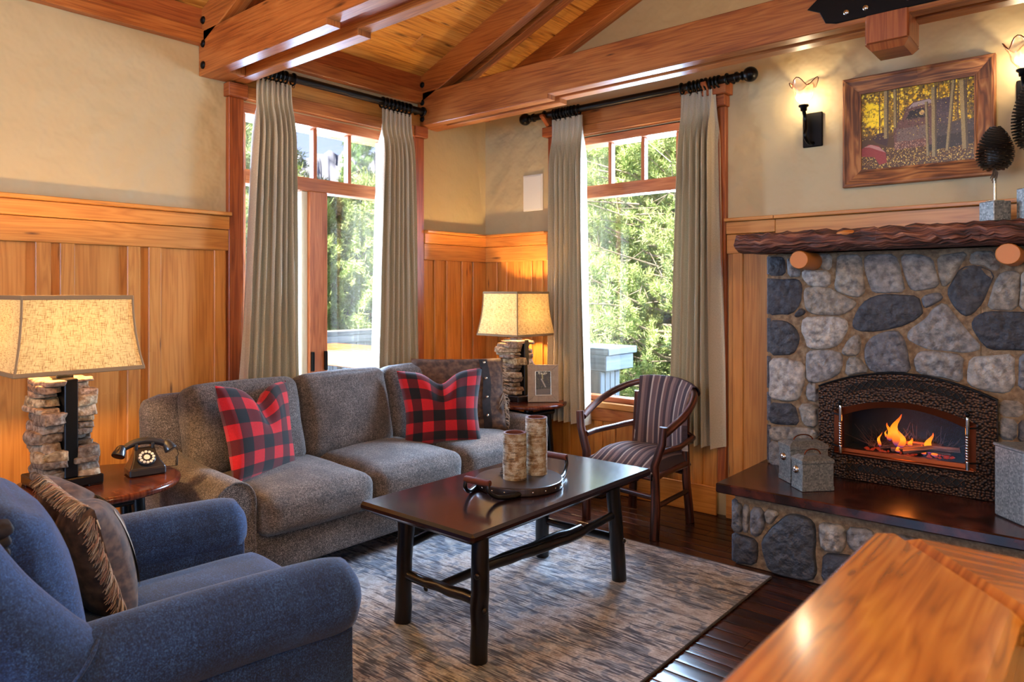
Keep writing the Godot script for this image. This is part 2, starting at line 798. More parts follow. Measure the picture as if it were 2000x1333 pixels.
func fill_shape(im: Image, pts: Array, cc: Color, grain := 0.1) -> void:
	var poly := PackedVector2Array()
	var lo := Vector2(1e9, 1e9)
	var hi := -lo
	for k in range(0, pts.size(), 2):
		var p := Vector2(pts[k] * im.get_width(), pts[k + 1] * im.get_height())
		poly.append(p)
		lo = lo.min(p)
		hi = hi.max(p)
	var r := RandomNumberGenerator.new()
	r.seed = int(pts[0] * 1000)
	for y in range(maxi(int(lo.y), 0), mini(int(hi.y) + 1, im.get_height())):
		for x in range(maxi(int(lo.x), 0), mini(int(hi.x) + 1, im.get_width())):
			if Geometry2D.is_point_in_polygon(Vector2(x + 0.5, y + 0.5), poly):
				im.set_pixel(x, y, cc.darkened(r.randf() * grain * 2.0).lightened(r.randf() * grain))


# the framed print: an old pick-up left among yellow aspens
func truck_print(W := 420, H := 300) -> ImageTexture:
	var im := Image.create(W, H, false, Image.FORMAT_RGB8)
	var r := RandomNumberGenerator.new()
	r.seed = 21
	for y in H:
		for x in W:
			var t := float(y) / H
			im.set_pixel(x, y, Color(0.50, 0.38, 0.08).lerp(Color(0.32, 0.21, 0.09), smoothstep(0.5, 0.62, t)))
	for k in 1500:
		var p := Vector2(r.randf() * W, r.randf() * H * 0.55)
		var w := r.randf()
		blot(im, p, r.randf_range(2, 7), [Color(0.95, 0.76, 0.10), Color(0.80, 0.60, 0.10), Color(0.98, 0.86, 0.28), Color(0.44, 0.35, 0.10), Color(0.30, 0.22, 0.08)][int(w * 5)])
	for k in 60:
		blot(im, Vector2(r.randf_range(0.02, 0.22) * W, r.randf_range(0.15, 0.45) * H), r.randf_range(5, 14), Color(1.0, 0.86, 0.12), 0.8)
	for k in 10:
		var x0 := r.randf() * W
		fill_shape(im, [x0 / W, 0, x0 / W + 0.008, 0, x0 / W + 0.012, 0.6, x0 / W - 0.002, 0.6], Color(0.34, 0.24, 0.12))
	# ground of fallen leaves
	for k in 1700:
		var p := Vector2(r.randf() * W, H * r.randf_range(0.74, 1.0))
		blot(im, p, r.randf_range(1, 3.5), [Color(0.74, 0.58, 0.20), Color(0.45, 0.29, 0.10), Color(0.25, 0.15, 0.07), Color(0.88, 0.76, 0.38)][r.randi() % 4])
	# bed, cab, bonnet, wings
	fill_shape(im, [0.66, 0.22, 0.80, 0.20, 0.82, 0.56, 0.66, 0.56], Color(0.27, 0.21, 0.23))
	fill_shape(im, [0.62, 0.52, 1.0, 0.50, 1.0, 0.66, 0.62, 0.70], Color(0.24, 0.19, 0.19))
	fill_shape(im, [0.62, 0.68, 1.0, 0.64, 1.0, 0.80, 0.62, 0.84], Color(0.12, 0.08, 0.06))
	fill_shape(im, [0.30, 0.52, 0.33, 0.44, 0.38, 0.40, 0.42, 0.26, 0.48, 0.20, 0.62, 0.18, 0.67, 0.24, 0.67, 0.76, 0.31, 0.78], Color(0.40, 0.25, 0.21))
	fill_shape(im, [0.43, 0.28, 0.48, 0.21, 0.62, 0.19, 0.66, 0.24, 0.50, 0.26], Color(0.66, 0.58, 0.56))
	fill_shape(im, [0.41, 0.41, 0.45, 0.31, 0.54, 0.29, 0.60, 0.30, 0.61, 0.41], Color(0.09, 0.06, 0.05))
	blot(im, Vector2(0.555 * W, 0.345 * H), 11, Color(0.83, 0.68, 0.38), 0.2)
	fill_shape(im, [0.33, 0.52, 0.60, 0.50, 0.60, 0.66, 0.33, 0.70], Color(0.46, 0.34, 0.28), 0.25)
	fill_shape(im, [0.10, 0.60, 0.15, 0.55, 0.22, 0.53, 0.26, 0.60, 0.24, 0.72, 0.14, 0.66], Color(0.24, 0.13, 0.12))
	fill_shape(im, [0.0, 0.72, 0.07, 0.67, 0.16, 0.70, 0.23, 0.80, 0.24, 0.93, 0.17, 0.95, 0.12, 0.84, 0.0, 0.82], Color(0.60, 0.17, 0.14))
	fill_shape(im, [0.02, 0.70, 0.09, 0.675, 0.17, 0.72, 0.23, 0.80, 0.16, 0.76, 0.08, 0.71], Color(0.76, 0.52, 0.48))
	for k in 260:
		blot(im, Vector2(r.randf_range(0.31, 0.62) * W, r.randf_range(0.68, 0.78) * H), r.randf_range(1, 3), [Color(0.80, 0.62, 0.50), Color(0.48, 0.28, 0.20)][r.randi() % 2])
	for k in 700:
		var q := Vector2(r.randf_range(0.30, 1.0), r.randf_range(0.20, 0.80))
		if q.x < 0.68 and q.y < 0.26:
			continue
		blot(im, Vector2(q.x * W, q.y * H), r.randf_range(1, 3.5), [Color(0.52, 0.40, 0.38), Color(0.16, 0.10, 0.09), Color(0.42, 0.26, 0.20), Color(0.60, 0.50, 0.36)][r.randi() % 4], 0.9)
	for k in 420:
		blot(im, Vector2(r.randf() * W, r.randf_range(0.05, 0.62) * H), r.randf_range(1, 3), [Color(0.20, 0.14, 0.05), Color(0.96, 0.82, 0.30), Color(0.14, 0.09, 0.05)][r.randi() % 3], 0.8)
	# aspen trunks standing before and behind
	for t in [[0.235, 0.0, 0.235, 0.62, 0.022], [0.315, 0.0, 0.32, 0.50, 0.016], [0.595, 0.22, 0.61, 0.90, 0.014], [0.66, 0.05, 0.665, 0.92, 0.022], [0.83, 0.0, 0.775, 0.86, 0.016], [0.90, 0.02, 0.925, 0.86, 0.026]]:
		fill_shape(im, [t[0] - t[4], t[1], t[0] + t[4], t[1], t[2] + t[4], t[3], t[2] - t[4], t[3]], Color(0.66, 0.55, 0.30), 0.2)
		fill_shape(im, [t[0] + t[4] * 0.3, t[1], t[0] + t[4], t[1], t[2] + t[4], t[3], t[2] + t[4] * 0.3, t[3]], Color(0.30, 0.22, 0.10), 0.2)
	return ImageTexture.create_from_image(im)


# the small standing photograph: a pale figure of water falling among dark rocks
func small_print(W := 96, H := 132) -> ImageTexture:
	var im := Image.create(W, H, false, Image.FORMAT_RGB8)
	var r := RandomNumberGenerator.new()
	r.seed = 4
	im.fill(Color(0.16, 0.13, 0.09))
	for k in 500:
		blot(im, Vector2(r.randf() * W, r.randf() * H), r.randf_range(1, 5), [Color(0.12, 0.09, 0.06), Color(0.24, 0.20, 0.12), Color(0.30, 0.27, 0.16)][r.randi() % 3])
	for k in 60:
		blot(im, Vector2(r.randf_range(0.2, 0.75) * W, r.randf_range(0.02, 0.14) * H), r.randf_range(1, 4), Color(0.75, 0.72, 0.6))
	fill_shape(im, [0.40, 0.12, 0.50, 0.12, 0.50, 0.33, 0.42, 0.33], Color(0.62, 0.58, 0.34))
	fill_shape(im, [0.34, 0.32, 0.42, 0.30, 0.70, 0.66, 0.62, 0.68], Color(0.62, 0.58, 0.52))
	fill_shape(im, [0.0, 0.76, 1.0, 0.72, 1.0, 1.0, 0.0, 1.0], Color(0.36, 0.30, 0.24))
	return ImageTexture.create_from_image(im)


func cell_tex(nseed: int, N: int, freq: float, ret: int) -> PackedByteArray:
	var f := FastNoiseLite.new()
	f.seed = nseed
	f.noise_type = FastNoiseLite.TYPE_CELLULAR
	f.frequency = freq
	f.fractal_type = FastNoiseLite.FRACTAL_NONE
	f.cellular_return_type = ret
	f.cellular_jitter = 0.75
	return f.get_seamless_image(N, N, false, false, 0.2, true).get_data()


# two-colour ramp over a byte field
func toned(f: PackedByteArray, N: int, a: Color, b: Color, e: Color) -> ImageTexture:
	var d := PackedByteArray()
	d.resize(N * N * 3)
	var o := 0
	for q in N * N:
		var cc := ramp3(f[q] / 255.0, a, b, e)
		d[o] = cc.r8
		d[o + 1] = cc.g8
		d[o + 2] = cc.b8
		o += 3
	return picture(N, N, d)


func mat(called: String, albedo: Color, rough: float, metal := 0.0) -> StandardMaterial3D:
	var m := StandardMaterial3D.new()
	m.resource_name = called
	m.albedo_color = albedo
	m.roughness = rough
	m.metallic = metal
	m.vertex_color_use_as_albedo = true
	M[called] = m
	return m


func textured(called: String, t: Texture2D, rough: float, su: float, sv: float, metal := 0.0) -> StandardMaterial3D:
	var m := mat(called, Color.WHITE, rough, metal)
	m.albedo_texture = t
	m.uv1_scale = Vector3(su, sv, 1)
	return m


func triplanar(m: StandardMaterial3D, s: float) -> StandardMaterial3D:
	m.uv1_triplanar = true
	m.uv1_scale = Vector3(s, s, s)
	return m


func relief(m: StandardMaterial3D, f: PackedByteArray, N: int, cm: float) -> StandardMaterial3D:
	m.heightmap_enabled = true
	m.heightmap_texture = grey_tex(f, N)
	m.heightmap_scale = cm
	return m


func make_materials() -> void:
	var pine := wood_tex(11, Color(0.62, 0.36, 0.13), Color(0.78, 0.51, 0.22), Color(0.86, 0.61, 0.31), 7.0, 0.5, 5)
	textured("pine", pine, 0.42, 0.55, 2.0).clearcoat_enabled = true
	M.pine.clearcoat = 0.25
	M.pine.clearcoat_roughness = 0.3
	var fir := wood_tex(31, Color(0.48, 0.24, 0.10), Color(0.66, 0.38, 0.17), Color(0.76, 0.49, 0.25), 12.0, 0.65, 3)
	textured("fir", fir, 0.40, 0.6, 2.4)
	var redfir := wood_tex(51, Color(0.46, 0.21, 0.09), Color(0.60, 0.31, 0.14), Color(0.68, 0.39, 0.19), 9.0, 0.8, 0, 256)
	textured("redfir", redfir, 0.40, 0.7, 2.4)
	var ceil := wood_tex(71, Color(0.64, 0.39, 0.14), Color(0.88, 0.62, 0.28), Color(0.94, 0.73, 0.40), 8.0, 0.75, 9)
	textured("ceiling", ceil, 0.38, 0.5, 2.0)
	var sash := wood_tex(91, Color(0.54, 0.27, 0.14), Color(0.70, 0.40, 0.23), Color(0.78, 0.49, 0.30), 10.0, 0.7, 0, 256)
	textured("sash", sash, 0.40, 0.8, 3.0)
	var gold := wood_tex(111, Color(0.50, 0.27, 0.07), Color(0.69, 0.42, 0.14), Color(0.79, 0.53, 0.21), 5.0, 0.75, 5)
	textured("counter", gold, 0.22, 0.9, 2.2).clearcoat_enabled = true
	M.counter.clearcoat = 0.8
	M.counter.clearcoat_roughness = 0.12
	var floor_t := wood_tex(131, Color(0.09, 0.04, 0.028), Color(0.22, 0.11, 0.07), Color(0.34, 0.19, 0.125), 14.0, 1.0, 2)
	textured("floor", floor_t, 0.26, 0.6, 2.5)
	var dark := wood_tex(151, Color(0.05, 0.02, 0.015), Color(0.13, 0.05, 0.035), Color(0.20, 0.085, 0.055), 10.0, 0.9, 1, 256)
	textured("tabletop", dark, 0.22, 0.8, 2.0).clearcoat_enabled = true
	M.tabletop.clearcoat = 0.3
	M.tabletop.clearcoat_roughness = 0.1
	textured("tray", wood_tex(155, Color(0.09, 0.065, 0.06), Color(0.17, 0.125, 0.11), Color(0.24, 0.18, 0.16), 7.0, 0.7, 0, 256), 0.3, 1.2, 2.4)
	textured("roundtop", wood_tex(161, Color(0.20, 0.07, 0.03), Color(0.34, 0.14, 0.07), Color(0.44, 0.21, 0.11), 9.0, 0.8, 0, 256), 0.2, 1.2, 2.4)
	textured("slab", mottle_tex(171, Color(0.09, 0.03, 0.02), Color(0.20, 0.075, 0.045), Color(0.30, 0.13, 0.085), 0.02, 0.08, 256, 1.5), 0.24, 1.2, 1.2)
	textured("log_dark", mottle_tex(181, Color(0.015, 0.012, 0.012), Color(0.04, 0.03, 0.03), Color(0.09, 0.06, 0.05), 0.05, 0.2, 128, 1.6, 24, 128), 0.28, 2.0, 6.0)
	textured("hickory", mottle_tex(183, Color(0.13, 0.055, 0.035), Color(0.26, 0.12, 0.08), Color(0.40, 0.22, 0.15), 0.06, 0.2, 128, 1.8, 20, 128), 0.32, 2.0, 6.0)
	textured("greywood", mottle_tex(185, Color(0.30, 0.31, 0.33), Color(0.42, 0.43, 0.45), Color(0.52, 0.53, 0.55), 0.05, 0.12, 128, 1.2, 20, 128), 0.7, 1.0, 4.0)
	textured("teak", mottle_tex(187, Color(0.42, 0.22, 0.07), Color(0.54, 0.32, 0.13), Color(0.62, 0.41, 0.20), 0.05, 0.1, 128, 1.2, 20, 128), 0.6, 1.0, 4.0)
	var pl := field(201, 256, 256, 256, 256, 0.018, 4)
	relief(triplanar(mat("plaster", Color(0.715, 0.64, 0.48), 0.62), 0.9), pl, 256, 1.1)
	triplanar(textured("tweed", weave_tex(211, Color(0.10, 0.085, 0.075), Color(0.31, 0.275, 0.255), Color(0.66, 0.61, 0.57), 256, 0.15), 0.95, 1, 1), 1.7)
	M.tweed.rim_enabled = true
	M.tweed.rim = 0.2
	M.tweed.rim_tint = 0.4
	triplanar(textured("denim", weave_tex(221, Color(0.02, 0.055, 0.13), Color(0.055, 0.165, 0.34), Color(0.25, 0.42, 0.63), 256, 0.25), 0.92, 1, 1), 1.9)
	M.denim.rim_enabled = true
	M.denim.rim = 0.2
	M.denim.rim_tint = 0.6
	textured("plaid", plaid_tex(), 0.95, 1.0 / 0.118, 1.0 / 0.118)
	M.plaid.rim_enabled = true
	M.plaid.rim = 0.3
	textured("stripe", stripe_tex(), 0.95, 1.0, 1.0)
	triplanar(textured("suede", mottle_tex(231, Color(0.17, 0.105, 0.065), Color(0.30, 0.20, 0.135), Color(0.42, 0.31, 0.22), 0.03, 0.06, 256, 1.8), 0.85, 1, 1), 3.0)
	M.suede.rim_enabled = true
	M.suede.rim = 0.15
	triplanar(textured("suede_dark", mottle_tex(233, Color(0.07, 0.05, 0.05), Color(0.125, 0.10, 0.10), Color(0.18, 0.15, 0.15), 0.04, 0.06, 128, 1.5), 0.8, 1, 1), 4.0)
	textured("rug", rug_tex(), 0.97, 1.0, 1.0)
	textured("curtain", mottle_tex(241, Color(0.68, 0.62, 0.51), Color(0.745, 0.685, 0.575), Color(0.80, 0.745, 0.64), 0.2, 0.2, 128, 0.8), 0.8, 4.0, 4.0)
	M.curtain.rim_enabled = true
	M.curtain.rim = 0.25
	M.curtain.backlight_enabled = true
	M.curtain.backlight = Color(0.20, 0.19, 0.16)
	var lin := linen_tex()
	textured("linen", lin, 0.9, 5.5, 5.5)
	M.linen.backlight_enabled = true
	M.linen.backlight = Color(0.32, 0.32, 0.32)
	mat("linen_trim", Color(0.55, 0.44, 0.30), 0.9)
	var st := field(251, 256, 256, 256, 256, 0.025, 5)
	relief(triplanar(textured("stone", mottle_tex(253, Color(0.50, 0.49, 0.50), Color(0.76, 0.75, 0.74), Color(0.95, 0.93, 0.90), 0.03, 0.30, 256, 1.3), 0.72, 1, 1), 2.6), st, 256, 1.6)
	relief(triplanar(textured("mortar", mottle_tex(255, Color(0.36, 0.28, 0.20), Color(0.46, 0.37, 0.27), Color(0.55, 0.46, 0.35), 0.05, 0.25, 128, 1.2), 0.95, 1, 1), 4.0), st, 256, 0.5)
	relief(triplanar(textured("slate", mottle_tex(257, Color(0.42, 0.32, 0.23), Color(0.62, 0.52, 0.41), Color(0.78, 0.70, 0.60), 0.05, 0.2, 128, 1.7), 0.8, 1, 1), 6.0), st, 256, 0.5)
	var bk := field(261, 40, 200, 256, 256, 0.06, 5)
	relief(textured("bark", toned(bk, 256, Color(0.09, 0.045, 0.03), Color(0.37, 0.19, 0.125), Color(0.76, 0.52, 0.38)), 0.7, 1.4, 2.6), bk, 256, 2.5)
	relief(textured("birch", birch_tex(), 0.7, 3.2, 3.2), field(503, 256, 256, 256, 256, 0.25, 3), 256, 0.25)
	mat("birch_core", Color(0.36, 0.16, 0.09), 0.8)
	mat("cut_end", Color(0.74, 0.44, 0.18), 0.5)
	mat("bronze", Color(0.035, 0.030, 0.028), 0.34, 0.6)
	mat("black_steel", Color(0.045, 0.042, 0.04), 0.42, 0.7)
	mat("lamp_black", Color(0.018, 0.017, 0.018), 0.3)
	mat("bakelite", Color(0.006, 0.006, 0.007), 0.08).clearcoat_enabled = true
	mat("chrome", Color(0.75, 0.74, 0.72), 0.16, 1.0)
	mat("copper", Color(0.42, 0.20, 0.10), 0.34, 0.9)
	mat("ivory", Color(0.85, 0.78, 0.66), 0.4)
	mat("white", Color(0.86, 0.83, 0.78), 0.5)
	var ham := cell_tex(271, 256, 0.075, FastNoiseLite.RETURN_DISTANCE)
	var inv := PackedByteArray()
	inv.resize(ham.size())
	for k in ham.size():
		inv[k] = 255 - ham[k]
	relief(textured("hammered", toned(inv, 256, Color(0.02, 0.016, 0.014), Color(0.16, 0.10, 0.065), Color(0.42, 0.29, 0.19)), 0.42, 4.2, 4.2, 0.7), inv, 256, -0.6)  # highlights on the dimples and dark gaps are painted into the colour
	var spangle := cell_tex(281, 256, 0.07, FastNoiseLite.RETURN_CELL_VALUE)
	triplanar(textured("galvanized", toned(spangle, 256, Color(0.38, 0.38, 0.37), Color(0.47, 0.47, 0.45), Color(0.58, 0.57, 0.54)), 0.42, 1, 1, 0.5), 8.0)
	textured("barnwood", wood_tex(291, Color(0.36, 0.20, 0.10), Color(0.56, 0.34, 0.17), Color(0.70, 0.48, 0.27), 9.0, 1.2, 3, 256), 0.6, 1.2, 3.0)
	textured("truck_print", truck_print(), 0.35, 1.0, 1.0)
	textured("small_print", small_print(), 0.45, 1.0, 1.0)
	triplanar(textured("frame_linen", weave_tex(297, Color(0.50, 0.43, 0.36), Color(0.64, 0.56, 0.47), Color(0.76, 0.69, 0.59), 128), 0.8, 1, 1), 6.0)
	mat("fringe", Color(0.27, 0.19, 0.12), 0.9)
	mat("cone", Color(0.27, 0.21, 0.16), 0.45)
	mat("brass_rod", Color(0.80, 0.76, 0.66), 0.22, 0.9)
	mat("cord", Color(0.02, 0.02, 0.02), 0.5)
	mat("soot_and_slot_dark", Color(0.02, 0.017, 0.015), 0.9)
	var gl := mat("glass", Color(0.2, 0.22, 0.22, 0.01), 0.0)
	gl.transparency = BaseMaterial3D.TRANSPARENCY_ALPHA
	gl.vertex_color_use_as_albedo = false
	gl.metallic_specular = 0.5
	var dg := gl.duplicate()
	dg.resource_name = "door_glass"
	dg.metallic_specular = 0.2
	M["door_glass"] = dg
	var ag := mat("amber_glass", Color(0.95, 0.72, 0.52, 0.42), 0.12)
	ag.transparency = BaseMaterial3D.TRANSPARENCY_ALPHA
	ag.vertex_color_use_as_albedo = false
	var bulb := mat("bulb", Color(1, 0.9, 0.7), 0.5)
	bulb.emission_enabled = true
	bulb.emission = Color(1.0, 0.82, 0.55)
	bulb.emission_energy_multiplier = 6.0
	var fl := mat("flame", Color(0, 0, 0), 1.0)
	fl.emission_enabled = true
	var g := Gradient.new()
	g.offsets = PackedFloat32Array([0.0, 0.08, 0.22, 0.45, 0.75, 1.0])
	g.colors = PackedColorArray([Color(0.12, 0.08, 0.35), Color(0.5, 0.2, 0.35), Color(1.0, 0.42, 0.08), Color(1.0, 0.62, 0.14), Color(1.0, 0.52, 0.06), Color(0.9, 0.28, 0.02)])
	var gt := GradientTexture2D.new()
	gt.gradient = g
	gt.width = 64
	gt.height = 4
	fl.emission_texture = gt
	fl.emission_energy_multiplier = 1.5
	fl.emission_operator = BaseMaterial3D.EMISSION_OP_MULTIPLY
	fl.emission = Color.WHITE
	fl.texture_repeat = false
	var em := mat("ember", Color(0.03, 0.01, 0.01), 0.9)
	em.emission_enabled = true
	em.emission = Color(0.9, 0.22, 0.05)
	em.emission_energy_multiplier = 0.35
	mat("needles", Color(0.60, 0.66, 0.47), 0.6).backlight_enabled = true
	M.needles.backlight = Color(0.50, 0.60, 0.36)
	textured("trunk", mottle_tex(321, Color(0.10, 0.08, 0.065), Color(0.17, 0.14, 0.115), Color(0.24, 0.20, 0.17), 0.06, 0.2, 128, 1.6, 128, 32), 0.9, 1.0, 3.0)
	mat("twig", Color(0.52, 0.47, 0.42), 0.9)
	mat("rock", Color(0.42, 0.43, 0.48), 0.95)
	textured("greywood_shaded", mottle_tex(189, Color(0.20, 0.23, 0.25), Color(0.27, 0.30, 0.32), Color(0.34, 0.37, 0.39), 0.05, 0.12, 128, 1.0, 20, 128), 0.7, 1.0, 4.0)  # greywood darkened for the railing stub, offsetting the strong lamp light on it
	triplanar(textured("meadow", mottle_tex(331, Color(0.22, 0.26, 0.12), Color(0.36, 0.40, 0.20), Color(0.48, 0.48, 0.28), 0.03, 0.3, 128, 1.4), 0.95, 1, 1), 0.3)
	mat("hazed_forest", Color(0.42, 0.50, 0.42), 0.95)  # distance haze is mixed into this pale green


# ---------------------------------------------------------------- the room

func slab(mb: MB, a: Vector3, b: Vector3, bevel := 0.0, grain := 0) -> void:
	mb.box(Transform3D(Basis(), (a + b) * 0.5), (b - a).abs(), bevel, grain)


func roof_y(x: float) -> float:      # underside of the ceiling boards
	return 3.31 + 0.40 * (x + 2.64) if x < -0.78 else 3.31 + 0.40 * (-0.78 * 2 - x + 2.64)


func build_shell() -> void:
	# floor: hand-scraped planks running along the fireplace wall
	var fl := thing("floor", "dark hand-scraped wooden plank floor showing around the rug and under the chair", "floor", Vector3.ZERO, 0, "", "structure")
	var sub := MB.new()
	slab(sub, Vector3(XL - 0.15, -0.14, ZB - 0.15), Vector3(XR + 0.15, -0.016, ZF + 0.15))
	part("subfloor", sub, M.floor, fl)
	var z := ZB
	var row := 0
	while z < 1.2:
		var w := 0.083
		var x := XL - rng.randf() * 1.2
		while x < 0.6:
			var L := rng.randf_range(1.5, 2.6)
			var mb := MB.new()
			mb.col = tint(0.22)
			mb.off = Vector2(rng.randf() * 4, rng.randf() * 4)
			var xa := maxf(x, XL)
			var xb := minf(x + L - 0.002, 0.6)
			# scraped top: two shallow hollows across the plank
			var rows := []
			for k in 3:
				var xx := lerpf(xa, xb, k / 2.0)
				var ring := PackedVector3Array()
				for s in [[0.0, -0.005], [0.003, -0.0005], [0.022, -0.0026], [0.041, -0.0002], [0.060, -0.0026], [0.079, -0.0005], [0.082, -0.005]]:
					ring.append(Vector3(xx, s[1], z + w - s[0]))
				rows.append(ring)
			mb.grid(rows)
			part("plank", mb, M.floor, fl)
			x += L
		z += w
		row += 1
	var rest := MB.new()
	slab(rest, Vector3(0.6, -0.016, ZB), Vector3(XR, 0, ZF))
	slab(rest, Vector3(XL, -0.016, 1.2), Vector3(0.6, 0, ZF))
	part("plank", rest, M.floor, fl)

	# left wall
	var wl := thing("wall_left", "left wall, pale plaster above golden wainscot, with the tall window", "wall", Vector3.ZERO, 0, "", "structure")
	var p := MB.new()
	var T := 0.16
	slab(p, Vector3(XL - T, -0.14, -2.09), Vector3(XL, 3.0, ZF + T))
	slab(p, Vector3(XL - T, -0.14, ZB - T), Vector3(XL, 3.0, -3.36))
	slab(p, Vector3(XL - T, 2.42, -3.36), Vector3(XL, 3.0, -2.09))
	slab(p, Vector3(XL - T, -0.14, -3.36), Vector3(XL, 0.10, -2.09))
	part("plaster", p, M.plaster, wl)
	# back wall with its gable
	var wb := thing("wall_back", "back wall, beige plaster gable above wainscot, behind the fireplace", "wall", Vector3.ZERO, 0, "", "structure")
	p = MB.new()
	slab(p, Vector3(XL, -0.14, ZB - T), Vector3(-3.06, 2.9, ZB))
	slab(p, Vector3(-1.95, -0.14, ZB - T), Vector3(XR + T, 2.9, ZB))
	slab(p, Vector3(-3.06, 2.42, ZB - T), Vector3(-1.95, 2.9, ZB))
	slab(p, Vector3(-3.06, -0.14, ZB - T), Vector3(-1.95, 0.60, ZB))
	p.prism(PackedVector2Array([Vector2(XL - T, 2.9), Vector2(XR + T, 2.9), Vector2(-0.78, 4.12)]), T, Transform3D(Basis(), Vector3(0, 0, ZB - T)))
	part("plaster", p, M.plaster, wb)
	var wr := thing("wall_right", "right-hand wall of the room, beyond the picture", "wall", Vector3.ZERO, 0, "", "structure")
	p = MB.new()
	slab(p, Vector3(XR, -0.14, ZB), Vector3(XR + T, 3.0, -0.1))
	slab(p, Vector3(XR, -0.14, 1.9), Vector3(XR + T, 3.0, ZF))
	slab(p, Vector3(XR, -0.14, -0.1), Vector3(XR + T, 0.7, 1.9))
	slab(p, Vector3(XR, 2.3, -0.1), Vector3(XR + T, 3.0, 1.9))
	part("plaster", p, M.plaster, wr)
	var wf := thing("wall_front", "wall behind the camera, plaster gable with a window", "wall", Vector3.ZERO, 0, "", "structure")
	p = MB.new()
	slab(p, Vector3(XL, -0.14, ZF), Vector3(-2.6, 2.9, ZF + T))
	slab(p, Vector3(-0.6, -0.14, ZF), Vector3(XR + T, 2.9, ZF + T))
	slab(p, Vector3(-2.6, -0.14, ZF), Vector3(-0.6, 0.7, ZF + T))
	slab(p, Vector3(-2.6, 2.4, ZF), Vector3(-0.6, 2.9, ZF + T))
	p.prism(PackedVector2Array([Vector2(XL - T, 2.9), Vector2(XR + T, 2.9), Vector2(-0.78, 4.12)]), T, Transform3D(Basis(), Vector3(0, 0, ZF)))
	part("plaster", p, M.plaster, wf)

	# wainscot of the left wall: wide panels, pairs of battens, two-tier frieze and cap
	var pieces := [["left", 0], ["back", 1]]
	var put := func(parent: Node, side: int, called: String, s0: float, s1: float, y0: float, y1: float, d0: float, d1: float, grain: int, mt: Material) -> void:
		if side == 0:   # s is z on the left wall
			board(called, parent, mt, Vector3(XL + d0, y0, s0), Vector3(XL + d1, y1, s1), grain if grain == 1 else 2, 0.003, 0.10)
		else:
			board(called, parent, mt, Vector3(s0, y0, ZB + d0), Vector3(s1, y1, ZB + d1), grain if grain == 1 else 0, 0.003, 0.10)
	# runs along each wall: [side, from, to, list of batten starts, panel top]
	var pairs := []
	for k in range(-3, 3):
		pairs.append(-1.97 + 0.0 + k * 0.0)
	var run := func(parent: Node, side: int, s0: float, s1: float, bats: Array, top: float, frieze: bool) -> void:
		var edges := [s0]
		for b in bats:
			edges.append(b + 0.031)
		edges.append(s1)
		for k in edges.size() - 1:
			if edges[k + 1] - edges[k] > 0.012:
				put.call(parent, side, "panel", edges[k] + 0.0015, edges[k + 1] - 0.0015, 0.14, top, 0.001, 0.014, 1, M.pine)
		for b in bats:
			put.call(parent, side, "batten", b, b + 0.062, 0.14, top, 0.0145, 0.032, 1, M.pine)
		put.call(parent, side, "base_board", s0, s1, 0.0, 0.17, 0.033, 0.048, 0, M.pine)
		if frieze:
			put.call(parent, side, "frieze_board", s0, s1, top - 0.002, 1.69, 0.001, 0.036, 0, M.pine)
			put.call(parent, side, "rail_board", s0, s1, 1.692, 1.764, 0.001, 0.046, 0, M.pine)
			put.call(parent, side, "rail_cap", s0, s1, 1.765, 1.785, 0.001, 0.075, 0, M.pine)
	run.call(wl, 0, -1.998, 0.9, [-1.98, -1.635, -1.533, -1.237, -1.138, -0.80, -0.70, -0.36, -0.26, 0.1, 0.2, 0.55], 1.578, true)
	run.call(wl, 0, ZB + 0.001, -3.452, [-4.02, -3.90, -3.74, -3.62], 1.578, true)
	run.call(wb, 1, XL + 0.0145, -3.152, [-3.70, -3.60, -3.36, -3.26], 1.578, true)
	run.call(wb, 1, -1.80, -1.506, [-1.765], 1.578, true)
	put.call(wb, 1, "rail_board", -1.505, 1.6, 1.664, 1.764, 0.001, 0.046, 0, M.pine)
	put.call(wb, 1, "rail_cap", -1.505, 1.6, 1.765, 1.785, 0.001, 0.075, 0, M.pine)
	run.call(wb, 1, -3.15, -1.86, [-3.02, -2.75, -2.65, -2.38, -2.28, -2.02], 0.50, false)

	# floor register under the right window
	var fv := thing("floor_vent", "small slotted metal floor vent in the planks below the right window", "floor vent", Vector3(-2.74, 0.0, -3.99))
	board("frame", fv, M.bronze, Vector3(-0.155, 0.001, -0.055), Vector3(0.155, 0.006, 0.055), 0, 0.002, 0.0)
	for k in 9:
		board("slat", fv, M.copper, Vector3(-0.14 + k * 0.032, 0.0065, -0.045), Vector3(-0.123 + k * 0.032, 0.0095, 0.045), 2, 0.001, 0.0)

	# ceiling: tongue-and-groove boards on the two slopes, unseen roof slab above to keep light out
	var ce := thing("ceiling", "vaulted ceiling of golden pine tongue-and-groove boards", "ceiling", Vector3.ZERO, 0, "", "structure")
	var ang := atan(0.40)
	var up := Vector3(cos(ang), sin(ang), 0)
	var nn := Vector3(-sin(ang), cos(ang), 0)
	var start := Vector3(XL - 0.02, roof_y(XL - 0.02), 0)
	var L := (-0.78 - start.x) / cos(ang)
	var w := 0.138
	var k := 0
	while k * w < L:
		var cuts := [ZB - 0.1, ZB + 0.55 + fmod(k * 1.37, 2.3), ZF + 0.1]
		for m in 2:
			var mb := MB.new()
			mb.col = tint(0.32)
			mb.off = Vector2(rng.randf() * 5, rng.randf() * 5)
			var o := start + up * ((k + 0.5) * w) + nn * 0.011
			o.z = (cuts[m] + cuts[m + 1]) * 0.5
			mb.box(Transform3D(Basis(up, nn, Vector3(0, 0, 1)), o), Vector3(w - 0.001, 0.022, cuts[m + 1] - cuts[m] - 0.001), 0.0105, 2)
			part("ceiling_board", mb, M.ceiling, ce)
		k += 1
	var rs := MB.new()
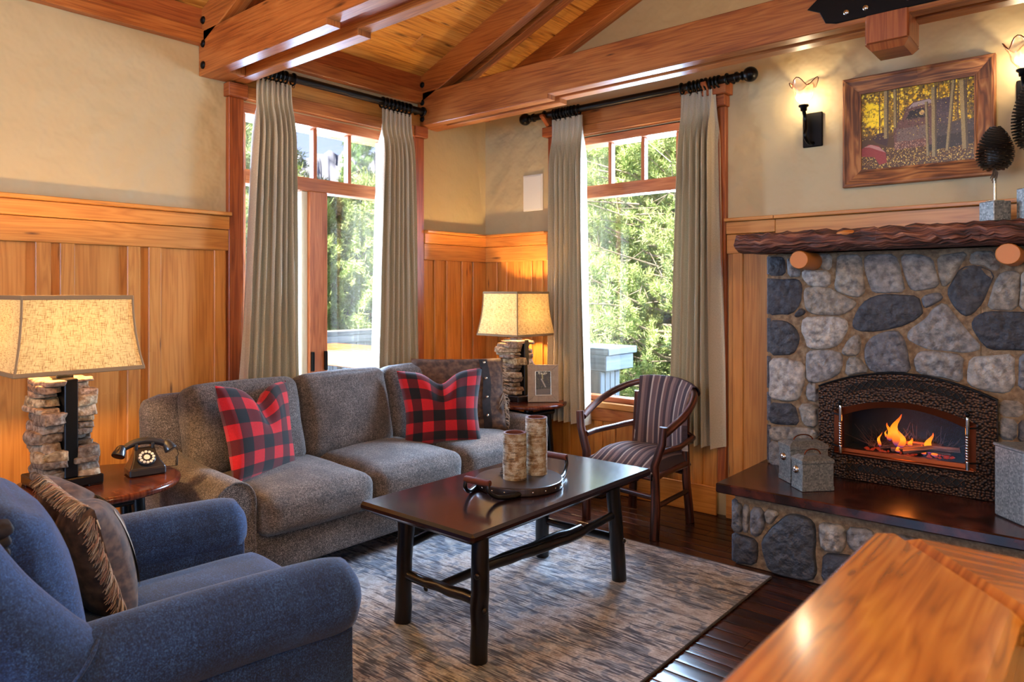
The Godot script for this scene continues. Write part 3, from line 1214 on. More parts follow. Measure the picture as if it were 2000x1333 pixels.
	for s in [-1, 1]:
		var u2 := Vector3(cos(ang), sin(ang) * -s, 0)
		var n2 := Vector3(sin(ang) * s, cos(ang), 0)
		var c0 := Vector3(-0.78 + s * 1.95, 4.06 - 0.40 * 1.95 + 0.115, (ZB + ZF) * 0.5)
		rs.box(Transform3D(Basis(u2, n2, Vector3(0, 0, 1)), c0), Vector3(4.25, 0.14, ZF - ZB + 0.7), 0, 0)
	part("unseen_roof", rs, M.ceiling, ce)
	# right slope, unseen: one plain soffit
	var so := MB.new()
	var u3 := Vector3(cos(ang), -sin(ang), 0)
	so.box(Transform3D(Basis(u3, Vector3(sin(ang), cos(ang), 0), Vector3(0, 0, 1)), Vector3((XR - 0.78) * 0.5, roof_y((XR - 0.78) * 0.5) + 0.012, 0)), Vector3((XR + 0.78) / cos(ang), 0.02, ZF - ZB), 0, 2)
	part("ceiling_board", so, M.ceiling, ce)

	# eave beam along the top of the left wall
	var ev := thing("trim_1", "two-tier wooden eave beam along the top of the left wall", "beam", Vector3.ZERO, 0, "", "structure")
	board("lower_board", ev, M.fir, Vector3(XL, 2.672, ZB), Vector3(XL + 0.055, 2.752, ZF), 2)
	board("upper_board", ev, M.redfir, Vector3(XL, 2.754, ZB), Vector3(XL + 0.035, 2.90, ZF), 2)


func build_trusses() -> void:
	for t in 2:
		var zn: float = [-1.846, -3.419][t]     # near face
		var zf: float = [-2.087, -3.612][t]     # far face
		var pt := 0.072
		var tr := thing("roof_truss", ["near timber roof truss, its doubled tie beam running out of the top edge", "timber roof truss in front of the fireplace wall, its tie beam above the curtain rods"][t], "roof truss", Vector3.ZERO, 0, "timber trusses under the vaulted ceiling")
		for side in 2:
			var a: float = zn - pt if side == 0 else zf
			var b: float = zn if side == 0 else zf + pt
			var mb := MB.new()
			mb.col = tint(0.08)
			mb.off = Vector2(rng.randf() * 4, rng.randf() * 4)
			# tie beam plank, cut back 28 mm along its middle
			var prof := PackedVector2Array([Vector2(XL, 2.512), Vector2(-2.627, 2.512), Vector2(-2.627, 2.540), Vector2(1.067, 2.540), Vector2(1.067, 2.512), Vector2(XR, 2.512), Vector2(XR, 2.746), Vector2(XL, 2.746)])
			mb.prism(prof, b - a, Transform3D(Basis(), Vector3(0, 0, a)), 0.004)
			part("tie_beam_plank", mb, M.fir, tr)
			for s in [-1, 1]:
				var rb := MB.new()
				rb.col = tint(0.08, 0.92)
				rb.off = Vector2(rng.randf() * 4, rng.randf() * 4)
				var x0: float = XL if s < 0 else XR
				var x1 := -0.78
				var y0 := roof_y(x0)
				var y1 := roof_y(x1)
				rb.prism(PackedVector2Array([Vector2(x0, y0 - 0.19), Vector2(x1, y1 - 0.19), Vector2(x1, y1), Vector2(x0, y0)]), b - a, Transform3D(Basis(), Vector3(0, 0, a)), 0.004)
				part("rafter_plank", rb, M.fir, tr)
		var core := MB.new()
		slab(core, Vector3(XL, 2.566, zf + pt + 0.001), Vector3(XR, 2.745, zn - pt - 0.001), 0.002)
		part("web_board", core, M.redfir, tr)
		var rc := MB.new()
		for s in [-1, 1]:
			var x0: float = XL if s < 0 else XR
			var o := PackedVector2Array([Vector2(x0, roof_y(x0) - 0.135), Vector2(-0.78, roof_y(-0.78) - 0.135), Vector2(-0.78, roof_y(-0.78) - 0.005), Vector2(x0, roof_y(x0) - 0.005)])
			rc.prism(o, zn - zf - 2 * pt - 0.002, Transform3D(Basis(), Vector3(0, 0, zf + pt + 0.001)))
		part("rafter_web", rc, M.redfir, tr)
		board("spacer_block", tr, M.fir, Vector3(XL, 2.5125, zf + pt + 0.001), Vector3(-3.60, 2.566, zn - pt - 0.001), 0)
		# king post with a chamfered foot
		var kp := MB.new()
		var kz: float = (zn + zf) * 0.5
		var hw := 0.087
		var hd: float = (zn - zf) * 0.5 + 0.006
		kp.off = Vector2(rng.randf() * 3, rng.randf() * 3)
		kp.box(Transform3D(Basis(), Vector3(-0.777, (2.435 + 3.9) * 0.5, kz)), Vector3(hw * 2, 3.9 - 2.435, hd * 2), 0.008, 1)
		var rows := []
		for q in [[2.435, 1.0], [2.408, 0.86]]:
			var ring := PackedVector3Array()
			for m in [[-1, 1], [1, 1], [1, -1], [-1, -1], [-1, 1]]:
				ring.append(Vector3(-0.777 + m[0] * (hw - (1.0 - q[1]) * 0.16), q[0], kz + m[1] * (hd - (1.0 - q[1]) * 0.16)))
			rows.append(ring)
		for m in 4:
			kp.poly([rows[0][m], rows[0][m + 1], rows[1][m + 1], rows[1][m]], (rows[0][m] + rows[0][m + 1]) * 0.5 - Vector3(-0.777, 2.5, kz), Vector3.UP, Vector3.RIGHT)
		kp.poly([rows[1][0], rows[1][1], rows[1][2], rows[1][3]], Vector3.DOWN, Vector3.RIGHT, Vector3.BACK)
		part("king_post", kp, M.redfir, tr)
		# steel strap across the joint, notched like an arrow tail
		var sp := MB.new()
		sp.prism(PackedVector2Array([Vector2(-1.11, 2.655), Vector2(-1.055, 2.628), Vector2(-1.03, 2.575), Vector2(-0.985, 2.562), Vector2(-0.569, 2.562), Vector2(-0.524, 2.575), Vector2(-0.50, 2.628), Vector2(-0.444, 2.655), Vector2(-0.50, 2.70), Vector2(-0.524, 2.742), Vector2(-1.03, 2.742), Vector2(-1.055, 2.70)]), 0.007, Transform3D(Basis(), Vector3(0, 0, zn + 0.0005)), 0.002)
		var strap := part("steel_strap", sp, M.black_steel, tr)
		for bx in [-0.94, -0.86, -0.69, -0.61]:
			for by in [2.60, 2.70]:
				part("bolt", bolt(Vector3(bx, by, zn + 0.007), Vector3(0, 0, 1), 0.013), M.chrome, strap)
		for q in [2.56, 2.675, 2.80]:
			part("bolt", bolt(Vector3(-3.735, q, zn), Vector3(0, 0, 1), 0.021), M.black_steel, tr)
	# rafter against the gable
	var gr := thing("trim_2", "gable rafter running up against the plaster of the back wall", "rafter", Vector3.ZERO, 0, "", "structure")
	var g := MB.new()
	for s in [-1, 1]:
		var x0: float = XL if s < 0 else XR
		g.prism(PackedVector2Array([Vector2(x0, roof_y(x0) - 0.15), Vector2(-0.78, roof_y(-0.78) - 0.15), Vector2(-0.78, roof_y(-0.78)), Vector2(x0, roof_y(x0))]), 0.10, Transform3D(Basis(), Vector3(0, 0, ZB)), 0.004)
	part("rafter_plank", g, M.fir, gr)


# dome-headed bolt pointing along d
func bolt(at: Vector3, d: Vector3, r: float) -> MB:
	var mb := MB.new()
	var u := d.cross(Vector3.UP if absf(d.y) < 0.9 else Vector3.RIGHT).normalized()
	mb.lathe([Vector2(r, 0), Vector2(r, r * 0.18), Vector2(r * 0.8, r * 0.42), Vector2(r * 0.42, r * 0.6), Vector2(0.0, r * 0.66)], 12, Transform3D(Basis(u, d, u.cross(d)), at))
	return mb


func build_windows() -> void:
	# window_1: glazed door set in the left wall, transom lights over it
	var w1 := thing("window_1", "tall left window with transom panes above and glazed doors below", "window", Vector3.ZERO, 0, "", "structure")
	var xo := XL - 0.06        # plane of the glass
	var fr := func(called: String, y0: float, y1: float, z0: float, z1: float, x0: float, x1: float, grain: int, mt: Material) -> void:
		board(called, w1, mt, Vector3(x0, y0, z0), Vector3(x1, y1, z1), grain, 0.004, 0.06)
	var Z0 := -2.09
	var Z1 := -3.36
	fr.call("casing", 0.0, 2.43, -1.998, -2.088, XL, XL + 0.038, 1, M.redfir)
	fr.call("casing", 0.0, 2.43, -3.362, -3.45, XL, XL + 0.038, 1, M.redfir)
	fr.call("casing_block", 2.43, 2.505, -1.985, -2.10, XL, XL + 0.065, 2, M.redfir)
	fr.call("casing_block", 2.43, 2.505, -3.35, -3.465, XL, XL + 0.065, 2, M.redfir)
	fr.call("head_board", 2.506, 2.60, -2.0, -3.45, XL, XL + 0.030, 2, M.pine)
	fr.call("head_moulding", 2.43, 2.505, -2.10, -3.35, XL, XL + 0.05, 2, M.fir)
	fr.call("head_jamb", 2.365, 2.43, Z0, Z1, XL - 0.15, XL, 2, M.sash)
	fr.call("side_jamb", 0.10, 2.365, Z0, Z0 - 0.03, XL - 0.15, XL, 1, M.sash)
	fr.call("side_jamb", 0.10, 2.365, Z1 + 0.03, Z1, XL - 0.15, XL, 1, M.sash)
	fr.call("transom_bar", 1.968, 2.05, Z0 - 0.03, Z1 + 0.03, XL - 0.11, XL - 0.012, 2, M.sash)
	for z in [-2.345, -2.605, -2.865, -3.125]:
		fr.call("mullion", 2.05, 2.365, z + 0.013, z - 0.013, xo - 0.025, xo + 0.025, 1, M.sash)
	fr.call("centre_post", 0.10, 1.968, -2.545, -2.675, XL - 0.11, XL - 0.008, 1, M.sash)
	fr.call("door_stile", 0.10, 1.968, -2.502, -2.545, xo - 0.03, xo + 0.03, 1, M.ivory)
	fr.call("door_stile", 0.10, 1.968, -2.675, -2.687, xo - 0.03, xo + 0.03, 1, M.greywood)
	fr.call("bottom_rail", 0.10, 0.34, Z0 - 0.03, Z1 + 0.03, xo - 0.03, xo + 0.03, 2, M.sash)
	fr.call("sill", 0.06, 0.10, Z0, Z1, XL - 0.16, XL + 0.03, 2, M.sash)
	var edges := [Z0 - 0.03, -2.345, -2.605, -2.865, -3.125, Z1 + 0.03]
	for k in 5:
		glass("pane", w1, Vector3(xo - 0.002, 2.05, edges[k] - 0.012), Vector3(xo + 0.002, 2.365, edges[k + 1] + 0.012))
	glass("pane", w1, Vector3(xo - 0.002, 0.34, Z0 - 0.03), Vector3(xo + 0.002, 1.968, -2.502))
	glass("pane", w1, Vector3(xo - 0.002, 0.34, -2.687), Vector3(xo + 0.002, 1.968, Z1 + 0.03))
	var lev := MB.new()
	for z in [-2.56, -2.655]:
		slab(lev, Vector3(XL - 0.008, 0.86, z - 0.01), Vector3(XL + 0.012, 0.98, z + 0.01), 0.004)
	part("door_pull", lev, M.bronze, w1)

	# window_2: single light with transom panes in the back wall
	var w2 := thing("window_2", "right window beside the fireplace with three transom panes and deep sill", "window", Vector3.ZERO, 0, "", "structure")
	var zo := ZB - 0.06
	var f2 := func(called: String, x0: float, x1: float, y0: float, y1: float, z0: float, z1: float, grain: int, mt: Material) -> void:
		board(called, w2, mt, Vector3(x0, y0, z0), Vector3(x1, y1, z1), grain, 0.004, 0.06)
	var X0 := -3.06
	var X1 := -1.95
	f2.call("casing", X1 + 0.0, -1.86, 0.50, 2.46, ZB, ZB + 0.030, 1, M.redfir)
	f2.call("casing", -1.858, -1.805, 0.17, 2.46, ZB, ZB + 0.040, 1, M.redfir)
	f2.call("casing", -3.15, X0, 0.50, 2.46, ZB, ZB + 0.030, 1, M.redfir)
	f2.call("casing_block", -1.95, -1.795, 2.46, 2.525, ZB, ZB + 0.075, 0, M.redfir)
	f2.call("casing_block", -1.93, -1.775, 2.526, 2.60, ZB, ZB + 0.10, 0, M.redfir)
	f2.call("casing_block", -3.17, -3.06, 2.46, 2.525, ZB, ZB + 0.075, 0, M.redfir)
	f2.call("head_board", -3.06, X1, 2.50, 2.60, ZB, ZB + 0.028, 0, M.fir)
	f2.call("head_moulding", -3.06, X1, 2.43, 2.50, ZB, ZB + 0.05, 0, M.fir)
	f2.call("head_jamb", X0, X1, 2.37, 2.43, ZB - 0.15, ZB, 0, M.sash)
	f2.call("side_jamb", X0, X0 + 0.03, 0.60, 2.37, ZB - 0.15, ZB, 1, M.sash)
	f2.call("side_jamb", X1 - 0.03, X1, 0.60, 2.37, ZB - 0.15, ZB, 1, M.sash)
	f2.call("transom_bar", X0 + 0.03, X1 - 0.03, 2.0, 2.085, ZB - 0.11, ZB - 0.012, 0, M.sash)
	for x in [-2.922, -2.667, -2.412, -2.157]:
		f2.call("mullion", x - 0.013, x + 0.013, 2.085, 2.37, zo - 0.025, zo + 0.025, 1, M.sash)
	f2.call("bottom_rail", X0 + 0.03, X1 - 0.03, 0.60, 0.635, zo - 0.03, ZB - 0.004, 0, M.sash)
	f2.call("sill", X0 - 0.04, X1 + 0.04, 0.56, 0.60, ZB - 0.15, ZB + 0.045, 0, M.pine)
	f2.call("apron", X0 - 0.02, X1 + 0.02, 0.47, 0.559, ZB + 0.001, ZB + 0.036, 0, M.fir)
	var ex := [X0 + 0.03, -2.922, -2.667, -2.412, -2.157, X1 - 0.03]
	for k in 5:
		glass("pane", w2, Vector3(ex[k], 2.085, zo - 0.002), Vector3(ex[k + 1], 2.37, zo + 0.002))
	glass("pane", w2, Vector3(X0 + 0.03, 0.635, zo - 0.002), Vector3(X1 - 0.03, 2.0, zo + 0.002))
	# wooden arms that carry the right rod's ends
	for x in [-1.90, -3.12]:
		var arm := MB.new()
		arm.prism(PackedVector2Array([Vector2(0.0, 2.50), Vector2(0.05, 2.53), Vector2(0.105, 2.575), Vector2(0.125, 2.585), Vector2(0.125, 2.60), Vector2(0.0, 2.60)]), 0.035, Transform3D(Basis(Vector3(0, 0, 1), Vector3.UP, Vector3(-1, 0, 0)), Vector3(x + 0.017, 0, ZB + 0.02)), 0.003)
		part("rod_corbel", arm, M.redfir, w2)

	# windows out of the picture that light the room from behind the camera
	var w3 := thing("window_3", "unseen plain window in the right-hand wall, placed to light the room", "window", Vector3.ZERO, 0, "", "structure")
	glass("pane", w3, Vector3(XR + 0.06, 0.7, -0.1), Vector3(XR + 0.065, 2.3, 1.9))
	board("frame_post", w3, M.sash, Vector3(XR + 0.03, 0.7, 0.87), Vector3(XR + 0.1, 2.3, 0.93), 1)
	var w4 := thing("window_4", "unseen plain window behind the camera, placed to light the room", "window", Vector3.ZERO, 0, "", "structure")
	glass("pane", w4, Vector3(-2.6, 0.7, ZF + 0.06), Vector3(-0.6, 2.4, ZF + 0.065))
	board("frame_post", w4, M.sash, Vector3(-1.63, 0.7, ZF + 0.03), Vector3(-1.57, 2.4, ZF + 0.1), 1)


func glass(called: String, parent: Node, a: Vector3, b: Vector3) -> void:
	var mb := MB.new()
	slab(mb, a, b)
	part(called, mb, M.glass, parent)


# ---------------------------------------------------------------- fireplace

# a rounded field stone from its outline (x, y pairs), face turned to +z
func stone_mesh(kind: String, o: Array, z: float, zback: float) -> MB:
	var mb := MB.new()
	var base: Color = {"k": Color(0.065, 0.066, 0.078), "d": Color(0.19, 0.185, 0.195), "g": Color(0.36, 0.34, 0.32), "b": Color(0.41, 0.36, 0.295), "l": Color(0.52, 0.475, 0.42)}[kind]
	var t := rng.randf_range(0.85, 1.15)
	mb.col = Color(base.r * t, base.g * t, base.b * t)
	var poly := PackedVector2Array()
	for k in range(0, o.size(), 2):
		poly.append(Vector2(o[k], o[k + 1]))
	if Geometry2D.is_polygon_clockwise(poly):
		poly.reverse()
	# cut the corners once so that the outline is worn round
	var soft := PackedVector2Array()
	for k in poly.size():
		var a := poly[k]
		var b := poly[(k + 1) % poly.size()]
		var e := (b - a).length()
		var cut := minf(0.22, 0.018 / maxf(e, 0.01))
		soft.append(a.lerp(b, cut))
		if e > 0.09:
			soft.append(a.lerp(b, 0.5) + Vector2(rng.randf_range(-1, 1), rng.randf_range(-1, 1)) * 0.003)
		soft.append(b.lerp(a, cut))
	var grown := Geometry2D.offset_polygon(soft, 0.0045, Geometry2D.JOIN_ROUND)
	if grown.size() == 1:
		soft = grown[0]
		if Geometry2D.is_polygon_clockwise(soft):
			soft.reverse()
	var ce := Vector2.ZERO
	for q in soft:
		ce += q
	ce /= soft.size()
	var lift := rng.randf_range(-0.006, 0.012)
	var tx := rng.randf_range(-0.06, 0.06)
	var ty := rng.randf_range(-0.06, 0.06)
	var rows := []
	var first := mb.v.size()
	for q in [[0.0, zback - z], [0.0, -0.020], [0.004, -0.007], [0.012, -0.001], [0.35, 0.003], [0.7, 0.004], [1.0, 0.004]]:
		var ring := PackedVector3Array()
		for k in soft.size() + 1:
			var p := soft[k % soft.size()]
			var d := ce - p
			var f: float = q[0] if q[0] >= 0.3 else minf(q[0] / maxf(d.length(), 0.01), 0.25)
			var s := p + d * f
			var bump := 0.0
			if q[1] > -0.003:
				bump = lift + (s.x - ce.x) * tx + (s.y - ce.y) * ty + sin(s.x * 61.0 + s.y * 23.0) * 0.0018 + sin(s.y * 83.0 - s.x * 37.0) * 0.0015
			elif q[1] > -0.015:
				bump = lift * 0.6
			ring.append(Vector3(s.x, s.y, z + q[1] + bump))
		rows.append(ring)
	mb.grid(rows, true)
	return mb


func build_fireplace() -> void:
	var fp := thing("fireplace", "broad fieldstone fireplace surround of grey and near-black stones in tan mortar", "fireplace")
	var zs := -3.93
	var body := MB.new()
	# mortar body with a hole for the firebox
	slab(body, Vector3(-1.497, 0.40, ZB + 0.003), Vector3(-1.13, 1.553, zs - 0.013), 0.004)
	slab(body, Vector3(-0.50, 0.40, ZB + 0.003), Vector3(-0.16, 1.553, zs - 0.013), 0.004)
	slab(body, Vector3(-1.13, 0.83, ZB + 0.003), Vector3(-0.50, 1.553, zs - 0.013))
	part("mortar", body, M.mortar, fp)
	var st := func(kind: String, o: Array) -> void:
		part("stone", stone_mesh(kind, o, zs, zs - 0.06), M.stone, fp)
	st.call("k", [-1.493, 1.542, -1.413, 1.540, -1.399, 1.513, -1.396, 1.440, -1.493, 1.438])
	st.call("g", [-1.388, 1.545, -1.341, 1.474, -1.319, 1.463, -1.321, 1.430, -1.383, 1.431])
	st.call("k", [-1.493, 1.420, -1.330, 1.418, -1.307, 1.384, -1.316, 1.286, -1.364, 1.227, -1.490, 1.221])
	st.call("k", [-1.350, 1.224, -1.316, 1.262, -1.290, 1.246, -1.302, 1.225, -1.341, 1.211])
	st.call("l", [-1.307, 1.463, -1.240, 1.464, -1.165, 1.456, -1.165, 1.374, -1.268, 1.379, -1.306, 1.424])
	st.call("b", [-1.232, 1.551, -1.156, 1.546, -1.160, 1.463, -1.213, 1.471])
	st.call("b", [-1.127, 1.542, -1.015, 1.538, -1.005, 1.420, -0.995, 1.349, -1.028, 1.319, -1.122, 1.346, -1.143, 1.371, -1.132, 1.478])
	st.call("g", [-0.995, 1.537, -0.857, 1.536, -0.826, 1.418, -0.812, 1.349, -0.958, 1.344, -0.975, 1.387, -1.000, 1.475])
	st.call("b", [-1.268, 1.375, -1.175, 1.372, -1.122, 1.341, -1.036, 1.297, -1.044, 1.272, -1.101, 1.229, -1.252, 1.229, -1.290, 1.257, -1.299, 1.320, -1.296, 1.363])
	st.call("k", [-1.059, 1.178, -1.033, 1.256, -0.988, 1.311, -0.918, 1.338, -0.756, 1.328, -0.740, 1.271, -0.737, 1.240, -0.812, 1.185, -0.898, 1.159, -0.968, 1.148, -1.033, 1.151])
	st.call("l", [-1.302, 1.211, -1.127, 1.218, -1.085, 1.205, -1.077, 1.161, -1.101, 1.110, -1.127, 1.070, -1.197, 1.046, -1.279, 1.048, -1.293, 1.102, -1.313, 1.141])
	st.call("k", [-1.484, 1.192, -1.399, 1.191, -1.347, 1.158, -1.321, 1.106, -1.330, 1.060, -1.358, 1.009, -1.481, 0.999])
	st.call("g", [-1.282, 1.033, -1.164, 1.044, -1.103, 1.026, -1.111, 0.931, -1.175, 0.887, -1.230, 0.868, -1.285, 0.870, -1.288, 0.964])
	st.call("b", [-1.109, 1.034, -1.075, 1.103, -1.028, 1.132, -1.015, 1.100, -1.026, 1.025, -1.090, 1.021])
	st.call("d", [-0.998, 1.070, -0.968, 1.115, -0.918, 1.143, -0.850, 1.158, -0.821, 1.122, -0.807, 1.075, -0.787, 0.955, -0.963, 0.942, -0.995, 0.994])
	st.call("b", [-1.080, 1.008, -1.026, 1.014, -0.975, 0.944, -1.033, 0.929, -1.090, 0.913])
	st.call("g", [-0.830, 1.532, -0.755, 1.532, -0.695, 1.509, -0.682, 1.442, -0.665, 1.375, -0.764, 1.353, -0.792, 1.365, -0.825, 1.471])
	st.call("b", [-0.675, 1.522, -0.550, 1.538, -0.580, 1.476, -0.602, 1.425, -0.637, 1.376, -0.657, 1.379, -0.670, 1.442])
	st.call("b", [-0.533, 1.537, -0.445, 1.536, -0.424, 1.467, -0.441, 1.443, -0.491, 1.472, -0.548, 1.485])
	st.call("k", [-0.576, 1.465, -0.512, 1.475, -0.445, 1.435, -0.466, 1.374, -0.491, 1.299, -0.533, 1.244, -0.565, 1.233, -0.610, 1.283, -0.637, 1.349, -0.608, 1.410])
	st.call("b", [-0.445, 1.391, -0.418, 1.440, -0.353, 1.443, -0.352, 1.373, -0.362, 1.267, -0.474, 1.270, -0.457, 1.339])
	st.call("d", [-0.743, 1.326, -0.668, 1.348, -0.650, 1.318, -0.700, 1.283, -0.731, 1.271])
	st.call("g", [-0.805, 1.117, -0.797, 1.159, -0.718, 1.224, -0.695, 1.265, -0.646, 1.302, -0.597, 1.230, -0.550, 1.161, -0.493, 1.087, -0.550, 1.064, -0.709, 1.070, -0.755, 1.089])
	st.call("k", [-0.537, 1.194, -0.520, 1.233, -0.474, 1.259, -0.317, 1.256, -0.289, 1.173, -0.309, 1.090, -0.466, 1.082, -0.506, 1.130])
	st.call("g", [-0.778, 1.008, -0.755, 1.055, -0.709, 1.063, -0.569, 1.051, -0.573, 0.922, -0.637, 0.939, -0.759, 0.952])
	st.call("l", [-0.543, 1.042, -0.372, 1.067, -0.368, 0.932, -0.396, 0.886, -0.466, 0.889, -0.553, 0.912])
	st.call("d", [-0.350, 1.069, -0.289, 1.077, -0.289, 0.915, -0.354, 0.909])
	st.call("b", [-0.342, 1.443, -0.289, 1.445, -0.289, 1.268, -0.350, 1.269])
	st.call("g", [-0.332, 1.527, -0.282, 1.530, -0.282, 1.456, -0.332, 1.458])
	st.call("l", [-1.482, 0.978, -1.399, 0.988, -1.297, 0.966, -1.294, 0.874, -1.326, 0.769, -1.381, 0.753, -1.409, 0.757, -1.484, 0.762])
	st.call("k", [-1.484, 0.737, -1.348, 0.741, -1.321, 0.633, -1.446, 0.620, -1.486, 0.630])
	st.call("b", [-1.326, 0.743, -1.229, 0.753, -1.232, 0.628, -1.298, 0.635])
	st.call("g", [-1.282, 0.864, -1.227, 0.857, -1.227, 0.763, -1.285, 0.773])
	st.call("b", [-1.486, 0.599, -1.353, 0.616, -1.227, 0.615, -1.227, 0.569, -1.335, 0.527, -1.484, 0.535])
	st.call("g", [-1.486, 0.525, -1.353, 0.515, -1.227, 0.560, -1.227, 0.359, -1.484, 0.392])
	st.call("b", [-0.428, 0.853, -0.339, 0.854, -0.339, 0.785, -0.428, 0.782])
	st.call("g", [-0.428, 0.774, -0.361, 0.770, -0.364, 0.677, -0.428, 0.676])
	st.call("d", [-0.353, 0.770, -0.295, 0.774, -0.295, 0.671, -0.357, 0.670])
	st.call("g", [-0.429, 0.666, -0.364, 0.667, -0.295, 0.663, -0.295, 0.517, -0.429, 0.494])
	# side of the chimney breast that looks along the wall
	for q in [[0.41, 0.62], [0.63, 0.80], [0.81, 1.0], [1.01, 1.21], [1.22, 1.43], [1.44, 1.55]]:
		var sd := MB.new()
		sd.col = Color(0.11, 0.11, 0.13) * rng.randf_range(0.6, 1.8)
		sd.col.a = 1.0
		slab(sd, Vector3(-1.502, q[0], ZB + 0.02), Vector3(-1.47, q[1], zs - 0.012), 0.008)
		part("stone", sd, M.stone, fp)
	# raised base under the hearth
	var hb := MB.new()
	slab(hb, Vector3(-1.465, 0.0, ZB + 0.05), Vector3(0.0, 0.35, -3.43), 0.004)
	part("mortar", hb, M.mortar, fp)
	var sb := func(kind: String, o: Array) -> void:
		part("base_stone", stone_mesh(kind, o, -3.41, -3.46), M.stone, fp)
	sb.call("d", [-1.469, 0.302, -1.426, 0.301, -1.424, 0.167, -1.471, 0.161])
	sb.call("g", [-1.418, 0.300, -1.392, 0.298, -1.399, 0.169, -1.420, 0.168])
	sb.call("d", [-1.376, 0.297, -1.323, 0.298, -1.312, 0.225, -1.342, 0.163, -1.377, 0.166])
	sb.call("b", [-1.315, 0.300, -1.238, 0.301, -1.297, 0.221])
	sb.call("k", [-1.205, 0.294, -1.159, 0.303, -1.107, 0.297, -1.079, 0.267, -1.083, 0.132, -1.073, 0.057, -1.093, 0.013, -1.188, 0.004, -1.289, 0.009, -1.319, 0.090, -1.326, 0.148, -1.282, 0.213, -1.252, 0.244])
	sb.call("k", [-1.469, 0.146, -1.418, 0.148, -1.353, 0.138, -1.349, 0.076, -1.360, 0.021, -1.465, 0.006])
	sb.call("b", [-1.056, 0.290, -0.950, 0.295, -0.946, 0.213, -0.969, 0.169, -1.046, 0.167, -1.059, 0.236])
	sb.call("g", [-0.942, 0.289, -0.845, 0.303, -0.814, 0.256, -0.892, 0.184, -0.937, 0.211])
	sb.call("k", [-1.042, 0.147, -0.963, 0.161, -0.908, 0.167, -0.924, 0.095, -0.989, 0.026, -1.049, 0.028])
	sb.call("d", [-0.80, 0.30, -0.62, 0.30, -0.60, 0.16, -0.78, 0.17])
	sb.call("g", [-0.88, 0.15, -0.62, 0.15, -0.60, 0.01, -0.88, 0.01])
	sb.call("k", [-0.59, 0.30, -0.30, 0.30, -0.28, 0.01, -0.58, 0.01])
	sb.call("b", [-0.27, 0.30, -0.02, 0.30, -0.01, 0.01, -0.26, 0.01])
	for q in [[0.01, 0.15], [0.165, 0.32]]:
		var sd := MB.new()
		sd.col = Color(0.14, 0.16, 0.20)
		slab(sd, Vector3(-1.478, q[0], -3.95), Vector3(-1.45, q[1], -3.415), 0.008)
		part("base_stone", sd, M.stone, fp)

	# hearth slab
	var hs := MB.new()
	hs.box(Transform3D(Basis(), Vector3(-0.76, 0.375, -3.66)), Vector3(1.56, 0.048, 0.58), 0.006)
	hs.box(Transform3D(Basis(), Vector3(-1.512, 0.375, -4.03)), Vector3(0.056, 0.048, 0.19), 0.004)
	solo("hearth_slab", hs, M.slab, "thick polished dark red-brown slab along the raised hearth", "hearth")

	# log mantel with its two round supports
	var mt := thing("mantel", "rough bark-faced half-log mantel shelf across the top of the fireplace", "mantel")
	var mb := MB.new()
	var rows := []
	var nz2 := fbm(9, 3.0, 3)
	for i in 56:
		var x := lerpf(-1.575, -0.02, i / 55.0)
		var ring := PackedVector3Array()
		var prof := [[-3.94, 1.562], [-3.80, 1.556], [-3.735, 1.560], [-3.695, 1.575], [-3.676, 1.60], [-3.682, 1.63], [-3.70, 1.652], [-3.745, 1.660], [-3.86, 1.660], [-4.06, 1.660], [-4.06, 1.562], [-3.94, 1.562]]
		for k in prof.size():
			var p: Array = prof[k]
			var am := 0.016 if k > 1 and k < 8 else 0.003
			ring.append(Vector3(x, p[1] + nz2.get_noise_2d(x * 5.0, k * 0.6) * am, p[0] + nz2.get_noise_2d(x * 5.0 + 40, k * 0.7) * am * 1.3))
		rows.append(ring)
	mb.grid(rows, true, true)
	for e in [0, 55]:
		var q := []
		for k in 11:
			q.append(rows[e][k])
		mb.poly(q, Vector3(-1 if e == 0 else 1, 0, 0), Vector3.UP, Vector3.BACK)
	part("bark_log", mb, M.bark, mt)
	var bare := MB.new()
	var br := []
	for i in 8:
		var ring := PackedVector3Array()
		for j in 9:
			var a := -1.0 + 2.0 * j / 8.0
			var b := -1.0 + 2.0 * i / 7.0
			ring.append(Vector3(-1.02 + a * 0.045 * sqrt(maxf(1 - b * b * 0.7, 0)), 1.633 + b * 0.016, -3.672 - 0.022 * (a * a + b * b)))
		br.append(ring)
	bare.grid(br, false)
	part("bare_patch", bare, M.cut_end, mt, "patch where the bark is gone")
	for x in [-1.25, -0.372]:
		var lg := MB.new()
		lg.tube([Vector3(x, 1.510, -3.935), Vector3(x, 1.510, -3.80), Vector3(x, 1.512, -3.722), Vector3(x, 1.512, -3.716)], [0.047, 0.047, 0.047, 0.043], 20, true, 0.015, int(x * 10))
		part("support_log", lg, M.cut_end, mt, "sawn end of a round support log")
	build_insert()


func arch(x0: float, x1: float, y0: float, ys: float, yt: float, n: int) -> Array:
	# outline from bottom left clockwise: left side, arched top, right side, bottom; n points on each of the four
	var o := []
	for k in n:
		o.append(Vector2(x0, lerpf(y0, ys, float(k) / n)))
	for k in n * 2:
		var t := float(k) / (n * 2)
		o.append(Vector2(lerpf(x0, x1, t), ys + (yt - ys) * (1.0 - pow(2.0 * t - 1.0, 2.0))))
	for k in n:
		o.append(Vector2(x1, lerpf(ys, y0, float(k) / n)))
	for k in n * 2:
		o.append(Vector2(lerpf(x1, x0, float(k) / (n * 2)), y0))
	return o


